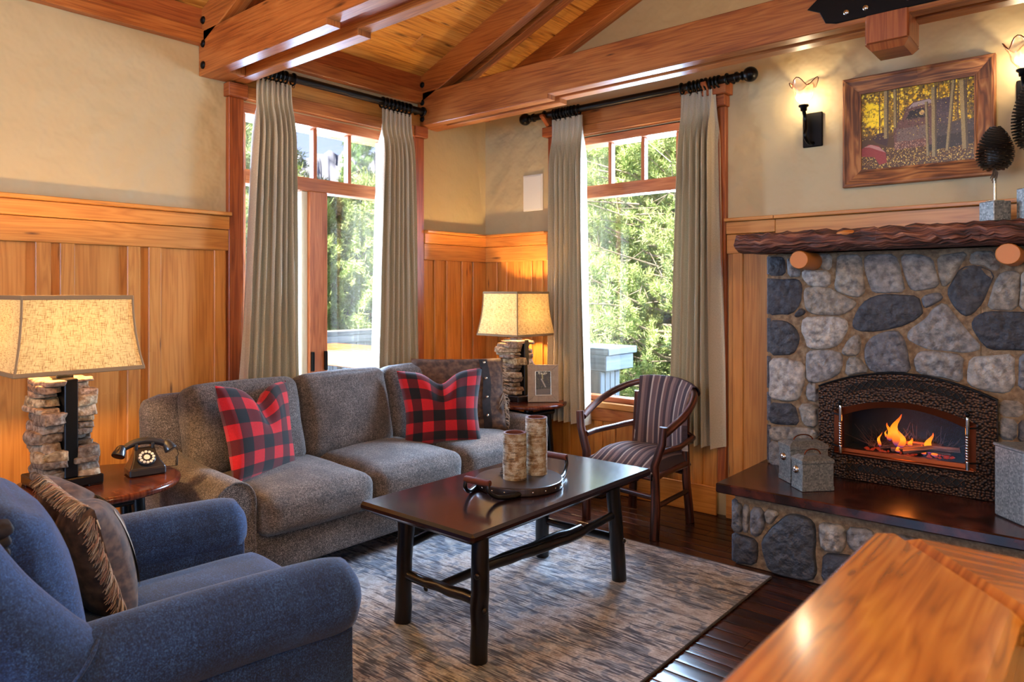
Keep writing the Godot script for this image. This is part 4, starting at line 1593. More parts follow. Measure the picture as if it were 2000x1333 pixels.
func ring_plate(mb: MB, a: Array, b: Array, za: float, zb: float, depth: float) -> void:
	# flat band between outline a (outer) and b (inner) with outer and inner edges
	for k in a.size():
		var m := (k + 1) % a.size()
		mb.poly([Vector3(a[k].x, a[k].y, za), Vector3(a[m].x, a[m].y, za), Vector3(b[m].x, b[m].y, zb), Vector3(b[k].x, b[k].y, zb)], Vector3(0, 0, 1), Vector3.RIGHT, Vector3.UP)
		var oa := Vector3(a[k].y - a[m].y, a[m].x - a[k].x, 0)
		mb.poly([Vector3(a[k].x, a[k].y, za), Vector3(a[m].x, a[m].y, za), Vector3(a[m].x, a[m].y, za - depth), Vector3(a[k].x, a[k].y, za - depth)], oa, Vector3.RIGHT, Vector3.BACK)
		mb.poly([Vector3(b[k].x, b[k].y, zb), Vector3(b[m].x, b[m].y, zb), Vector3(b[m].x, b[m].y, zb - depth), Vector3(b[k].x, b[k].y, zb - depth)], -oa, Vector3.RIGHT, Vector3.BACK)


func build_insert() -> void:
	var ins := thing("fireplace_insert", "arched gas fireplace insert with hammered dark metal surround, burning in the stonework", "fireplace insert")
	var z := -3.87
	var outer := arch(-1.20, -0.428, 0.402, 0.860, 0.952, 10)
	var inner := arch(-1.125, -0.508, 0.528, 0.742, 0.812, 10)
	var mb := MB.new()
	ring_plate(mb, outer, inner, z, z, 0.05)
	part("surround", mb, M.hammered, ins)
	var rim := MB.new()
	var pth := []
	for q in outer.slice(10, 31):
		pth.append(Vector3(q.x, q.y, z + 0.001))
	rim.tube(pth, 0.005, 6)
	part("rim", rim, M.black_steel, ins)
	var dr := MB.new()
	var inner2 := arch(-1.088, -0.552, 0.552, 0.718, 0.782, 10)
	ring_plate(dr, inner, inner2, z - 0.004, z - 0.012, 0.03)
	part("door_frame", dr, M.copper, ins)
	# louvred openings above and below the door: flat black sheet coloured as the unlit slot, under a lattice of diagonal bars
	for s in 2:
		var bk := MB.new()
		var lt := MB.new()
		var n := 15
		var pts := []
		for k in n + 1:
			var t := float(k) / n
			var x := lerpf(-1.068, -0.552, t)
			var lo: float = 0.4315 + 0.0 if s == 0 else 0.820 + 0.052 * (1.0 - pow(2.0 * t - 1.0, 2.0))
			pts.append([x, lo + 0.012, lo + 0.050])
		for k in n:
			var a: Array = pts[k]
			var b: Array = pts[k + 1]
			bk.poly([Vector3(a[0], a[1], z + 0.0012), Vector3(b[0], b[1], z + 0.0012), Vector3(b[0], b[2], z + 0.0012), Vector3(a[0], a[2], z + 0.0012)], Vector3(0, 0, 1), Vector3.RIGHT, Vector3.UP)
			lt.tube([Vector3(a[0], a[1], z + 0.003), Vector3(b[0], b[2], z + 0.003)], 0.0022, 5)
			lt.tube([Vector3(a[0], a[2], z + 0.003), Vector3(b[0], b[1], z + 0.003)], 0.0022, 5)
		var g := part("vent_slot_dark", bk, M.soot_and_slot_dark, ins)
		part("lattice", lt, M.hammered, g)
	# firebox
	var fb := MB.new()
	var x0 := -1.10
	var x1 := -0.54
	var zb := -4.10
	fb.poly([Vector3(x0, 0.53, zb), Vector3(x1, 0.53, zb), Vector3(x1, 0.83, zb), Vector3(x0, 0.83, zb)], Vector3(0, 0, 1), Vector3.RIGHT, Vector3.UP)
	fb.poly([Vector3(x0, 0.53, zb), Vector3(x0, 0.53, z - 0.02), Vector3(x0, 0.83, z - 0.02), Vector3(x0, 0.83, zb)], Vector3(1, 0, 0), Vector3.UP, Vector3.BACK)
	fb.poly([Vector3(x1, 0.53, zb), Vector3(x1, 0.53, z - 0.02), Vector3(x1, 0.83, z - 0.02), Vector3(x1, 0.83, zb)], Vector3(-1, 0, 0), Vector3.UP, Vector3.BACK)
	fb.poly([Vector3(x0, 0.54, zb), Vector3(x1, 0.54, zb), Vector3(x1, 0.54, z - 0.02), Vector3(x0, 0.54, z - 0.02)], Vector3(0, 1, 0), Vector3.RIGHT, Vector3.BACK)
	fb.poly([Vector3(x0, 0.83, zb), Vector3(x1, 0.83, zb), Vector3(x1, 0.83, z - 0.02), Vector3(x0, 0.83, z - 0.02)], Vector3(0, -1, 0), Vector3.RIGHT, Vector3.BACK)
	part("firebox", fb, M.soot_and_slot_dark, ins)
	# bottom lip of the door
	var lip := MB.new()
	lip.tube([Vector3(-1.115, 0.532, z + 0.012), Vector3(-0.82, 0.530, z + 0.014), Vector3(-0.515, 0.528, z + 0.012)], 0.009, 8)
	part("door_lip", lip, M.copper, ins)
	# twisted side bars with ball tops and hinge pins
	for x in [-1.084, -0.537]:
		var h := MB.new()
		h.tube([Vector3(x, 0.535, z + 0.035), Vector3(x, 0.57, z + 0.035), Vector3(x, 0.575, z + 0.035)], [0.008, 0.008, 0.005], 8)
		for k in 9:
			h.lathe([Vector2(0.004, 0), Vector2(0.0075, 0.006), Vector2(0.004, 0.012)], 8, Transform3D(Basis(Vector3(0, 0, 1), 0.25), Vector3(x, 0.578 + k * 0.0125, z + 0.035)))
		h.tube([Vector3(x, 0.69, z + 0.035), Vector3(x, 0.70, z + 0.035), Vector3(x, 0.765, z + 0.035), Vector3(x, 0.775, z + 0.035)], [0.005, 0.009, 0.008, 0.005], 8)
		var bar := part("door_bar", h, M.chrome, ins)
		var bl := MB.new()
		bl.lathe([Vector2(0, -0.013), Vector2(0.009, -0.009), Vector2(0.013, 0), Vector2(0.009, 0.009), Vector2(0, 0.015)], 12, Transform3D(Basis(), Vector3(x, 0.788, z + 0.035)))
		part("finial", bl, M.black_steel, bar)
		for y in [0.565, 0.725]:
			var pin := MB.new()
			pin.tube([Vector3(x, y, z + 0.033), Vector3(x + (0.05 if x > -0.8 else -0.05), y + 0.003, z + 0.004)], 0.004, 6)
			part("hinge_strap", pin, M.black_steel, bar)
	# burning logs, twigs and embers
	var rr := RandomNumberGenerator.new()
	rr.seed = 3
	for k in 4:
		var lg := MB.new()
		var a := Vector3(-1.0 + k * 0.06, 0.56, -4.04 + k * 0.03)
		var b := Vector3(-0.70 + k * 0.04, 0.58 + 0.02 * (k % 2), -4.0 + 0.02 * k)
		lg.tube([a, a.lerp(b, 0.5) + Vector3(0, 0.012, 0), b], [0.018, 0.016, 0.013], 8, true, 0.1, k)
		part("fire_log", lg, M.bark, ins)
	var tw := MB.new()
	for k in 150:
		var p := Vector3(rr.randf_range(-1.0, -0.64), 0.56, rr.randf_range(-4.06, -3.98))
		var d := Vector3(rr.randf_range(-1.2, 1.2), rr.randf_range(0.3, 1.0), rr.randf_range(-0.3, 0.3)).normalized() * rr.randf_range(0.04, 0.14)
		tw.tube([p, p + d * 0.5 + Vector3(rr.randf_range(-0.01, 0.01), 0, 0), p + d], [0.0024, 0.0017, 0.0008], 4, false)
	var twigs := part("kindling", tw, M.bark, ins)
	stuff(twigs)
	var em := MB.new()
	for k in 60:
		var p := Vector3(rr.randf_range(-1.0, -0.62), 0.545, rr.randf_range(-4.05, -3.93))
		em.lathe([Vector2(0, -0.004), Vector2(rr.randf_range(0.006, 0.012), 0.003), Vector2(0, 0.011)], 5, Transform3D(Basis(), p))
	stuff(part("ember_bed", em, M.ember, ins))
	# flames: leaning, flattened tongues
	for f in [[-0.860, 0.575, 0.165, 0.026, 0.3], [-0.835, 0.570, 0.10, 0.022, -0.6], [-0.885, 0.600, 0.09, 0.018, -0.5], [-0.935, 0.565, 0.075, 0.009, 0.4], [-0.905, 0.615, 0.04, 0.006, 0.2], [-0.795, 0.585, 0.045, 0.012, 0.8], [-0.715, 0.560, 0.105, 0.020, 0.5], [-0.690, 0.550, 0.055, 0.016, 1.2], [-0.735, 0.552, 0.05, 0.013, -0.9], [-0.85, 0.548, 0.05, 0.014, 1.0]]:
		var fm := MB.new()
		var rows := []
		for i in 11:
			var t := i / 10.0
			var w: float = f[3] * (pow(sin(PI * pow(t, 0.62) * 0.98 + 0.02), 0.9) + 0.03)
			w *= 1.0 - 0.45 * t
			var cx: float = f[0] + sin(t * 7.0 + f[4] * 3.0) * f[2] * 0.075 * (0.4 + t) + f[4] * t * t * f[2] * 0.18
			var ring := PackedVector3Array()
			for k in 9:
				var a := TAU * (k % 8) / 8.0
				ring.append(Vector3(cx + cos(a) * w, f[1] + t * f[2], -3.965 - sin(a) * w * 0.55))
			rows.append(ring)
		fm.grid(rows, true, false, true)
		part("flame", fm, M.flame, ins)
	omni("fire_glow", Vector3(-0.83, 0.64, -3.955), Color(1.0, 0.52, 0.2), 0.055, 0.04)
	var dgm := MB.new()
	slab(dgm, Vector3(-1.10, 0.545, z - 0.024), Vector3(-0.54, 0.80, z - 0.021))
	part("door_glass", dgm, M.door_glass, ins)


# ---------------------------------------------------------------- seating and tables

func soft(called: String, parent: Node, m: Material, T: Transform3D, size: Vector3, r: float, puff: Vector3, lump := 0.004, N := 12) -> MeshInstance3D:
	var mb := MB.new()
	mb.cushion(T, size, r, puff, N, lump, rng.randi() % 1000)
	return part(called, mb, m, parent)


func tilt(axis: Vector3, deg: float, at: Vector3) -> Transform3D:
	return Transform3D(Basis(axis, deg_to_rad(deg)), at)


func build_sofa() -> void:
	var s := thing("sofa", "long grey-brown tweed three-seat sofa under the left window", "sofa")
	soft("base", s, M.tweed, tilt(Vector3.UP, 0, Vector3(-3.24, 0.205, -2.555)), Vector3(0.76, 0.21, 1.90), 0.02, Vector3.ZERO, 0.002)
	soft("back_frame", s, M.tweed, tilt(Vector3(0, 0, 1), 4, Vector3(-3.545, 0.48, -2.555)), Vector3(0.15, 0.74, 2.20), 0.07, Vector3(0.01, 0, 0), 0.003, 14)
	var zs := [-1.640, -2.262, -2.884, -3.472]
	for k in 3:
		var zc: float = (zs[k] + zs[k + 1]) * 0.5
		var wd: float = zs[k] - zs[k + 1] - 0.006
		soft("seat_cushion", s, M.tweed, tilt(Vector3(0, 0, 1), -2.0, Vector3(-3.11, 0.377, zc)), Vector3(0.64, 0.185, wd), 0.062, Vector3(0.012, 0.030, 0.004), 0.006, 14)
	var zb := [-1.585, -2.20, -2.80, -3.46]
	for k in 3:
		var zc: float = (zb[k] + zb[k + 1]) * 0.5
		var wd: float = zb[k] - zb[k + 1] - 0.004
		soft("back_cushion", s, M.tweed, tilt(Vector3(0, 0, 1), 14, Vector3(-3.40, 0.665, zc)), Vector3(0.17, 0.46, wd), 0.06, Vector3(0.045, 0.006, 0.0), 0.007, 14)
	for side in 2:
		var zi: float = -1.635 if side == 0 else -3.478
		var dz: float = 0.20 if side == 0 else -0.20
		var mb := MB.new()
		var rows := []
		var front := []
		for i in 16:
			var t := i / 15.0
			var x := lerpf(-3.59, -2.825, t)
			var yt := 0.552 + 0.030 * (1.0 - t) + (0.05 * pow(1.0 - t, 5.0) if side == 0 else 0.0)
			var ring := PackedVector3Array()
			var cs := [[0.0, 0.10]]
			for k in 15:
				var a := PI * k / 14.0
				cs.append([0.5 - 0.5 * cos(a) * (1.0 + 0.10 * sin(a * 0.5)), yt - 0.105 + 0.105 * sin(a)])
			cs.append([1.0, yt - 0.16])
			cs.append([0.93, yt - 0.22])
			cs.append([0.92, 0.10])
			var rd := 1.0 - 0.10 * pow(t, 24.0)
			for c in cs:
				ring.append(Vector3(x, 0.10 + (c[1] - 0.10) * (0.9 + 0.1 * rd), zi + dz * (0.46 + (c[0] - 0.46) * rd)))
			rows.append(ring)
			front = ring
		mb.grid(rows, false, side == 1)
		mb.poly(Array(front), Vector3(1, 0, 0), Vector3.BACK, Vector3.UP)
		part("arm", mb, M.tweed, s)
		var pp := []
		for k in range(0, front.size()):
			pp.append(front[k] + Vector3(0.0, 0, 0))
		var pm := MB.new()
		pm.tube(pp, 0.0045, 6, false)
		part("piping", pm, M.tweed, s)
	for x in [-3.52, -2.93]:
		for z in [-1.58, -3.53]:
			var f := MB.new()
			f.lathe([Vector2(0.022, 0.010), Vector2(0.030, 0.10)], 12, Transform3D(Basis(), Vector3(x, 0.0, z)))
			part("foot", f, M.lamp_black, s)
	# check pillows
	throw_pillow("check_pillow", "red and black buffalo check pillow at the lamp end of the sofa", pillow_frame(Vector3(-3.185, 0.680, -1.855), Vector3(0.91, 0.24, -0.36), -4.0), 0.45, 0.46, 0.15, 0.085)
	throw_pillow("check_pillow", "red and black buffalo check pillow leaning on the brown buttoned pillow", pillow_frame(Vector3(-3.08, 0.665, -2.975), Vector3(0.80, 0.28, 0.60), 1.0), 0.455, 0.45, 0.15, 0.075)
	# buttoned brown pillow with tied ends
	var bp := thing("button_pillow", "large brown suede pillow with a buttoned band and frayed ties, right end of sofa", "pillow")
	var T := pillow_frame(Vector3(-3.205, 0.695, -3.25), Vector3(0.81, 0.28, 0.52), -1.0)
	var mb := MB.new()
	mb.pillow(T, 0.60, 0.47, 0.15, 0.0, 22, 0.03)
	part("cover", mb, M.suede, bp)
	var bd := MB.new()
	var rows := []
	for j in 15:
		var b := -0.96 + 1.92 * j / 14.0
		var ring := PackedVector3Array()
		for i in 5:
			var x := 0.135 + 0.055 * i / 4.0 + 0.006 * sin(b * 5.0)
			var a := x / 0.30
			ring.append(T * Vector3(x, b * 0.229, 0.075 * pow(maxf((1 - a * a) * (1 - b * b), 0.0), 0.42) + 0.004 + 0.002 * sin(b * 9.0)))
		rows.append(ring)
	bd.grid(rows)
	var band := part("button_band", bd, M.suede_dark, bp, "darker band sewn down the pillow")
	for b in [0.86, 0.40, -0.12, -0.62]:
		var x := 0.163
		var a := x / 0.30
		var p := T * Vector3(x, b * 0.229, 0.075 * pow((1 - a * a) * (1 - b * b), 0.42) + 0.005)
		part("button", bolt(p, T.basis.z, 0.0085), M.brass_rod, band, "pale metal button")
	var fr := MB.new()
	var r2 := RandomNumberGenerator.new()
	r2.seed = 8
	for k in 46:
		var y := r2.randf_range(-0.20, 0.22)
		var p := T * Vector3(0.285 + r2.randf() * 0.015, y, r2.randf_range(-0.01, 0.03))
		var q := p + T.basis.x * r2.randf_range(0.01, 0.035) + T.basis.z * r2.randf_range(0.0, 0.03) + Vector3(0, r2.randf_range(-0.06, 0.0), 0)
		fr.tube([p, p.lerp(q, 0.5) + T.basis.x * 0.012, q], [0.0022, 0.0018, 0.001], 4, false)
	for k in 9:
		var p := T * Vector3(0.28, -0.02 + r2.randf_range(-0.03, 0.03), 0.03)
		var q := p + T.basis.x * r2.randf_range(-0.05, 0.05) + T.basis.z * 0.03 + Vector3(0, -r2.randf_range(0.06, 0.12), 0)
		fr.tube([p, p.lerp(q, 0.5) + T.basis.z * 0.02, q], [0.0025, 0.002, 0.0012], 4, false)
	stuff(part("frayed_ties", fr, M.frame_linen, bp))


# pillow axes: z = the face's normal, y = up along the pillow, spun by «roll» degrees
func pillow_frame(at: Vector3, normal: Vector3, roll: float) -> Transform3D:
	var nn := normal.normalized()
	var x := Vector3.UP.cross(nn).normalized()
	var y := nn.cross(x)
	return Transform3D(Basis(x, y, nn).rotated(nn, deg_to_rad(roll)), at)


func throw_pillow(called: String, label: String, T: Transform3D, w: float, hgt: float, th: float, dent: float) -> void:
	var mb := MB.new()
	mb.off = Vector2(rng.randf() * 0.05, 0.03)
	mb.pillow(T, w, hgt, th, dent, 26, 0.07)
	var o := thing(called, label, "pillow", Vector3.ZERO, 0, "")
	part("cover", mb, M.plaid, o)


func build_armchair() -> void:
	var c := thing("armchair", "deep blue upholstered armchair with rolled arms, nearest the camera at lower left", "armchair", Vector3(-2.115, 0, -0.80), -7.0)
	soft("base", c, M.denim, tilt(Vector3.UP, 0, Vector3(0, 0.18, -0.02)), Vector3(0.66, 0.22, 0.92), 0.03, Vector3.ZERO, 0.002)
	soft("seat_cushion", c, M.denim, tilt(Vector3.RIGHT, 2.0, Vector3(0, 0.355, -0.14)), Vector3(0.585, 0.16, 0.78), 0.055, Vector3(0.0, 0.030, 0.02), 0.003)
	soft("back_cushion", c, M.denim, tilt(Vector3.RIGHT, 15.0, Vector3(0.0, 0.625, 0.255)), Vector3(0.57, 0.44, 0.19), 0.075, Vector3(0.0, 0.02, 0.045), 0.005, 14)
	for s in [-1, 1]:
		# outer side panel with the inner arm wall
		soft("arm_panel", c, M.denim, tilt(Vector3(0, 0, 1), 0, Vector3(s * 0.375, 0.285, -0.03)), Vector3(0.135, 0.43, 0.92), 0.025, Vector3(0.004, 0, 0), 0.002)
		var mb := MB.new()
		# rolled arm top: an egg-shaped section carried from front to joint
		var rows := []
		var N := 22
		for i in 26:
			var t := i / 25.0
			var z := lerpf(-0.505, 0.20, t)
			var endr := sqrt(clampf(t * 25.0 / 2.5, 0.0, 1.0)) if t < 0.1 else 1.0
			var sw := 0.78 + 0.22 * endr
			if i == 0:
				sw = 0.55
			var yc := 0.503 + 0.010 * sin(t * PI)
			var ring := PackedVector3Array()
			for k in N + 1:
				var a := TAU * (k % N) / N
				var rx := 0.098 * sw
				var ry := 0.105 * sw
				ring.append(Vector3(s * 0.392 + cos(a) * rx, yc + sin(a) * ry, z - (0.0 if i > 0 else 0.0)))
			rows.append(ring)
		mb.grid(rows, true, true)
		mb.poly(Array(rows[0]).slice(0, N), Vector3(0, 0, -1), Vector3.RIGHT, Vector3.UP)
		part("arm_roll", mb, M.denim, c)
	# back roll: from one arm joint up, across the top and down to the other
	var path := []
	var rad := []
	for q in [[0.392, 0.500, 0.16], [0.392, 0.530, 0.21], [0.385, 0.60, 0.275], [0.375, 0.69, 0.345], [0.36, 0.78, 0.40], [0.32, 0.845, 0.435], [0.24, 0.875, 0.45], [0.12, 0.885, 0.455], [0.0, 0.887, 0.455]]:
		path.append(Vector3(q[0], q[1], q[2]))
	for k in range(7, -1, -1):
		path.append(Vector3(-path[k].x, path[k].y, path[k].z))
	var cv := Curve3D.new()
	for p in path:
		cv.add_point(p)
	for k in range(1, path.size() - 1):
		var tg: Vector3 = (path[k + 1] - path[k - 1]) * 0.17
		cv.set_point_in(k, -tg)
		cv.set_point_out(k, tg)
	var fine := []
	for k in 61:
		fine.append(cv.sample_baked(cv.get_baked_length() * k / 60.0, true))
		rad.append(0.100 if k > 3 and k < 57 else 0.1005)
	var rb := MB.new()
	rb.tube(fine, rad, 18)
	part("back_roll", rb, M.denim, c)
	for s in [0, 1]:
		var sm := MB.new()
		var pts := []
		var o: Vector3 = fine[2] if s == 0 else fine[58]
		var o2: Vector3 = fine[4] if s == 0 else fine[56]
		var ax := (o2 - o).normalized()
		var u := ax.cross(Vector3.RIGHT).normalized()
		for k in 25:
			pts.append(o + (u * cos(TAU * k / 24.0) + ax.cross(u) * sin(TAU * k / 24.0)) * 0.1015)
		sm.tube(pts, 0.005, 6, false)
		part("piping", sm, M.denim, c)
	# outer shell: side wings and back down to the floor skirt
	var sh := MB.new()
	var lo := []
	var rows2 := []
	for q in 2:
		rows2.append(PackedVector3Array())
	for k in range(2, 59):
		var p: Vector3 = fine[k]
		rows2[0].append(Vector3(p.x * 0.96, 0.08, minf(p.z + 0.02, 0.44)))
		rows2[1].append(Vector3(p.x * 1.06, p.y, p.z + 0.03))
	sh.grid(rows2, false, true)
	part("outer_back", sh, M.denim, c)
	var ib := MB.new()
	var rows3 := [PackedVector3Array(), PackedVector3Array()]
	for k in range(2, 59):
		var p: Vector3 = fine[k]
		rows3[0].append(Vector3(p.x * 0.82, 0.30, minf(p.z - 0.02, 0.36)))
		rows3[1].append(Vector3(p.x * 0.94, p.y, p.z - 0.06))
	ib.grid(rows3, false, false)
	part("inner_back", ib, M.denim, c)
	for x in [-0.33, 0.33]:
		for z in [-0.42, 0.34]:
			var f := MB.new()
			f.lathe([Vector2(0.02, 0.010), Vector2(0.028, 0.08)], 10, Transform3D(Basis(), Vector3(x, 0.0, z)))
			part("foot", f, M.lamp_black, c)
	# fringed pillow
	var fp := thing("fringed_pillow", "dark brown suede pillow with long tan fringe, standing in the blue armchair", "pillow")
	var T := pillow_frame(Vector3(-2.30, 0.600, -0.79), Vector3(0.06, 0.30, -1.0), 1.5)
	var pm := MB.new()
	pm.pillow(T, 0.43, 0.38, 0.19, 0.02, 22, 0.05)
	part("cover", pm, M.suede, fp)
	var pa := MB.new()
	pa.off = Vector2(0.3, 0.1)
	var prow := []
	for j in 9:
		var b := -0.62 + 1.24 * j / 8.0
		var ring := PackedVector3Array()
		for i in 9:
			var a := -0.66 + 1.32 * i / 8.0
			ring.append(T * Vector3(a * 0.215, b * 0.19, 0.095 * pow((1 - a * a) * (1 - b * b), 0.42) + 0.004))
		prow.append(ring)
	pa.grid(prow)
	part("front_panel", pa, M.frame_linen, fp, "pale embroidered panel on the front")
	var fg := MB.new()
	var rr := RandomNumberGenerator.new()
	rr.seed = 6
	for e in 3:
		for k in 520:
			var t := rr.randf_range(-1, 1)
			var b: Vector3
			var o: Vector3
			if e == 0:
				b = T * Vector3(t * 0.21, 0.188 - 0.010 * (1 - t * t), 0)
				o = T.basis.y
			else:
				var sx := 1.0 if e == 1 else -1.0
				b = T * Vector3(sx * (0.212 - 0.011 * (1 - t * t)), t * 0.186, 0)
				o = T.basis.x * sx
			fg.col = Color(0.33, 0.22, 0.14).lerp([Color(0.55, 0.43, 0.30), Color(0.10, 0.07, 0.05), Color(0.36, 0.16, 0.10)][rr.randi() % 3], rr.randf())
			var L := rr.randf_range(0.036, 0.066)
			var d := (o * 0.35 - T.basis.z * rr.randf_range(0.1, 0.9) + Vector3(rr.randf_range(-0.25, 0.25), rr.randf_range(-1.0, -0.35), rr.randf_range(-0.25, 0.25))).normalized()
			fg.tube([b, b + o * L * 0.30 + d * L * 0.30, b + o * L * 0.18 + d * L * 0.85], [0.0022, 0.0021, 0.0014], 3, false)
	var tint_m := mat("fringe_threads", Color.WHITE, 0.9)
	stuff(part("fringe", fg, tint_m, fp, "long tan and brown fringe"))
	# dark cloth tucked beside the back cushion
	var th := thing("folded_throw", "dark brown folded throw tucked beside the armchair's back cushion, at left picture edge", "throw")
	for k in 3:
		soft("fold", th, M.suede_dark, Transform3D(Basis(Vector3.UP, deg_to_rad(-7.0)).rotated(Vector3.RIGHT, 0.26), Vector3(-1.900 + 0.001 * k, 0.752 + k * 0.026, -0.385 - k * 0.006)), Vector3(0.070, 0.026, 0.22 - k * 0.008), 0.014, Vector3(0, 0.003, 0), 0.004, 8)


func log_path(a: Vector3, b: Vector3, bow: Vector3, n := 9, wig := 0.006, ls := 0) -> Array:
	var o := []
	var q := RandomNumberGenerator.new()
	q.seed = 50 + ls
	for k in n:
		var t := float(k) / (n - 1)
		var w := sin(PI * t)
		o.append(a.lerp(b, t) + bow * w + Vector3(q.randf_range(-wig, wig), q.randf_range(-wig, wig), q.randf_range(-wig, wig)) * minf(w * 3.0, 1.0))
	return o


func limb(called: String, parent: Node, m: Material, path: Array, r0: float, r1: float, sides := 10, ls := 0) -> MeshInstance3D:
	var mb := MB.new()
	mb.off = Vector2(rng.randf(), rng.randf())
	var rr := []
	for k in path.size():
		rr.append(lerpf(r0, r1, float(k) / (path.size() - 1)))
	mb.tube(path, rr, sides, true, 0.06, ls)
	return part(called, mb, m, parent)


func build_coffee_table() -> void:
	var t := thing("coffee_table", "low rectangular coffee table with dark polished top on black log legs", "coffee table")
	var mb := MB.new()
	mb.box(Transform3D(Basis(), Vector3(-2.085, 0.4625, -2.49)), Vector3(0.65, 0.035, 1.275), 0.011, 2)
	part("tabletop", mb, M.tabletop, t)
	var ap := MB.new()
	for x in [-2.36, -1.81]:
		ap.tube(log_path(Vector3(x, 0.436, -1.90), Vector3(x, 0.434, -3.07), Vector3(0, 0.003, 0), 12, 0.003, int(x * 100)), 0.014, 8, true, 0.12)
	for z in [-1.90, -3.07]:
		ap.tube(log_path(Vector3(-2.36, 0.436, z), Vector3(-1.81, 0.436, z), Vector3(0, 0, 0), 7, 0.002, int(z * 100)), 0.012, 8, true, 0.12)
	part("edge_rail", ap, M.log_dark, t)
	var tops := [Vector3(-1.80, 0.445, -1.935), Vector3(-2.225, 0.445, -1.945), Vector3(-1.80, 0.445, -2.835), Vector3(-2.22, 0.445, -2.84)]
	var feet := [Vector3(-1.775, 0.0105, -1.90), Vector3(-2.225, 0.0105, -1.930), Vector3(-1.780, 0.0105, -2.862), Vector3(-2.240, 0.0105, -2.870)]
	for k in 4:
		limb("leg", t, M.log_dark, log_path(feet[k], tops[k], Vector3(0.004, 0, 0.004), 8, 0.003, k), 0.034, 0.033, 12, k)
	limb("side_stretcher", t, M.log_dark, log_path(Vector3(-1.79, 0.335, -1.93), Vector3(-1.79, 0.32, -2.84), Vector3(0.006, -0.018, 0), 13, 0.007, 21), 0.020, 0.017, 10, 21)
	limb("side_stretcher", t, M.log_dark, log_path(Vector3(-2.225, 0.315, -1.94), Vector3(-2.225, 0.33, -2.85), Vector3(0, 0.012, 0), 13, 0.007, 22), 0.018, 0.018, 10, 22)
	limb("end_stretcher", t, M.log_dark, log_path(Vector3(-2.22, 0.205, -1.935), Vector3(-1.79, 0.222, -1.91), Vector3(0, 0.0, 0), 7, 0.003, 23), 0.020, 0.022, 10, 23)
	limb("end_stretcher", t, M.log_dark, log_path(Vector3(-2.235, 0.195, -2.865), Vector3(-1.79, 0.20, -2.855), Vector3(0, 0.0, 0), 7, 0.003, 24), 0.019, 0.019, 10, 24)
	limb("centre_stretcher", t, M.log_dark, log_path(Vector3(-2.0, 0.215, -1.92), Vector3(-2.0, 0.205, -2.86), Vector3(0, 0.01, 0), 11, 0.004, 25), 0.018, 0.018, 10, 25)
	for q in [[Vector3(-2.262, 0.33, -1.935), Vector3(-1, 0, 0.3)], [Vector3(-1.765, 0.325, -1.88), Vector3(0.3, 0, 1)], [Vector3(-1.745, 0.20, -1.90), Vector3(1, 0, 0.3)], [Vector3(-1.748, 0.20, -2.85), Vector3(1, 0, 0.2)], [Vector3(-2.05, 0.20, -1.895), Vector3(0, -0.3, 1)]]:
		part("knot_stub", bolt(q[0], q[1].normalized(), 0.011), M.log_dark, t)


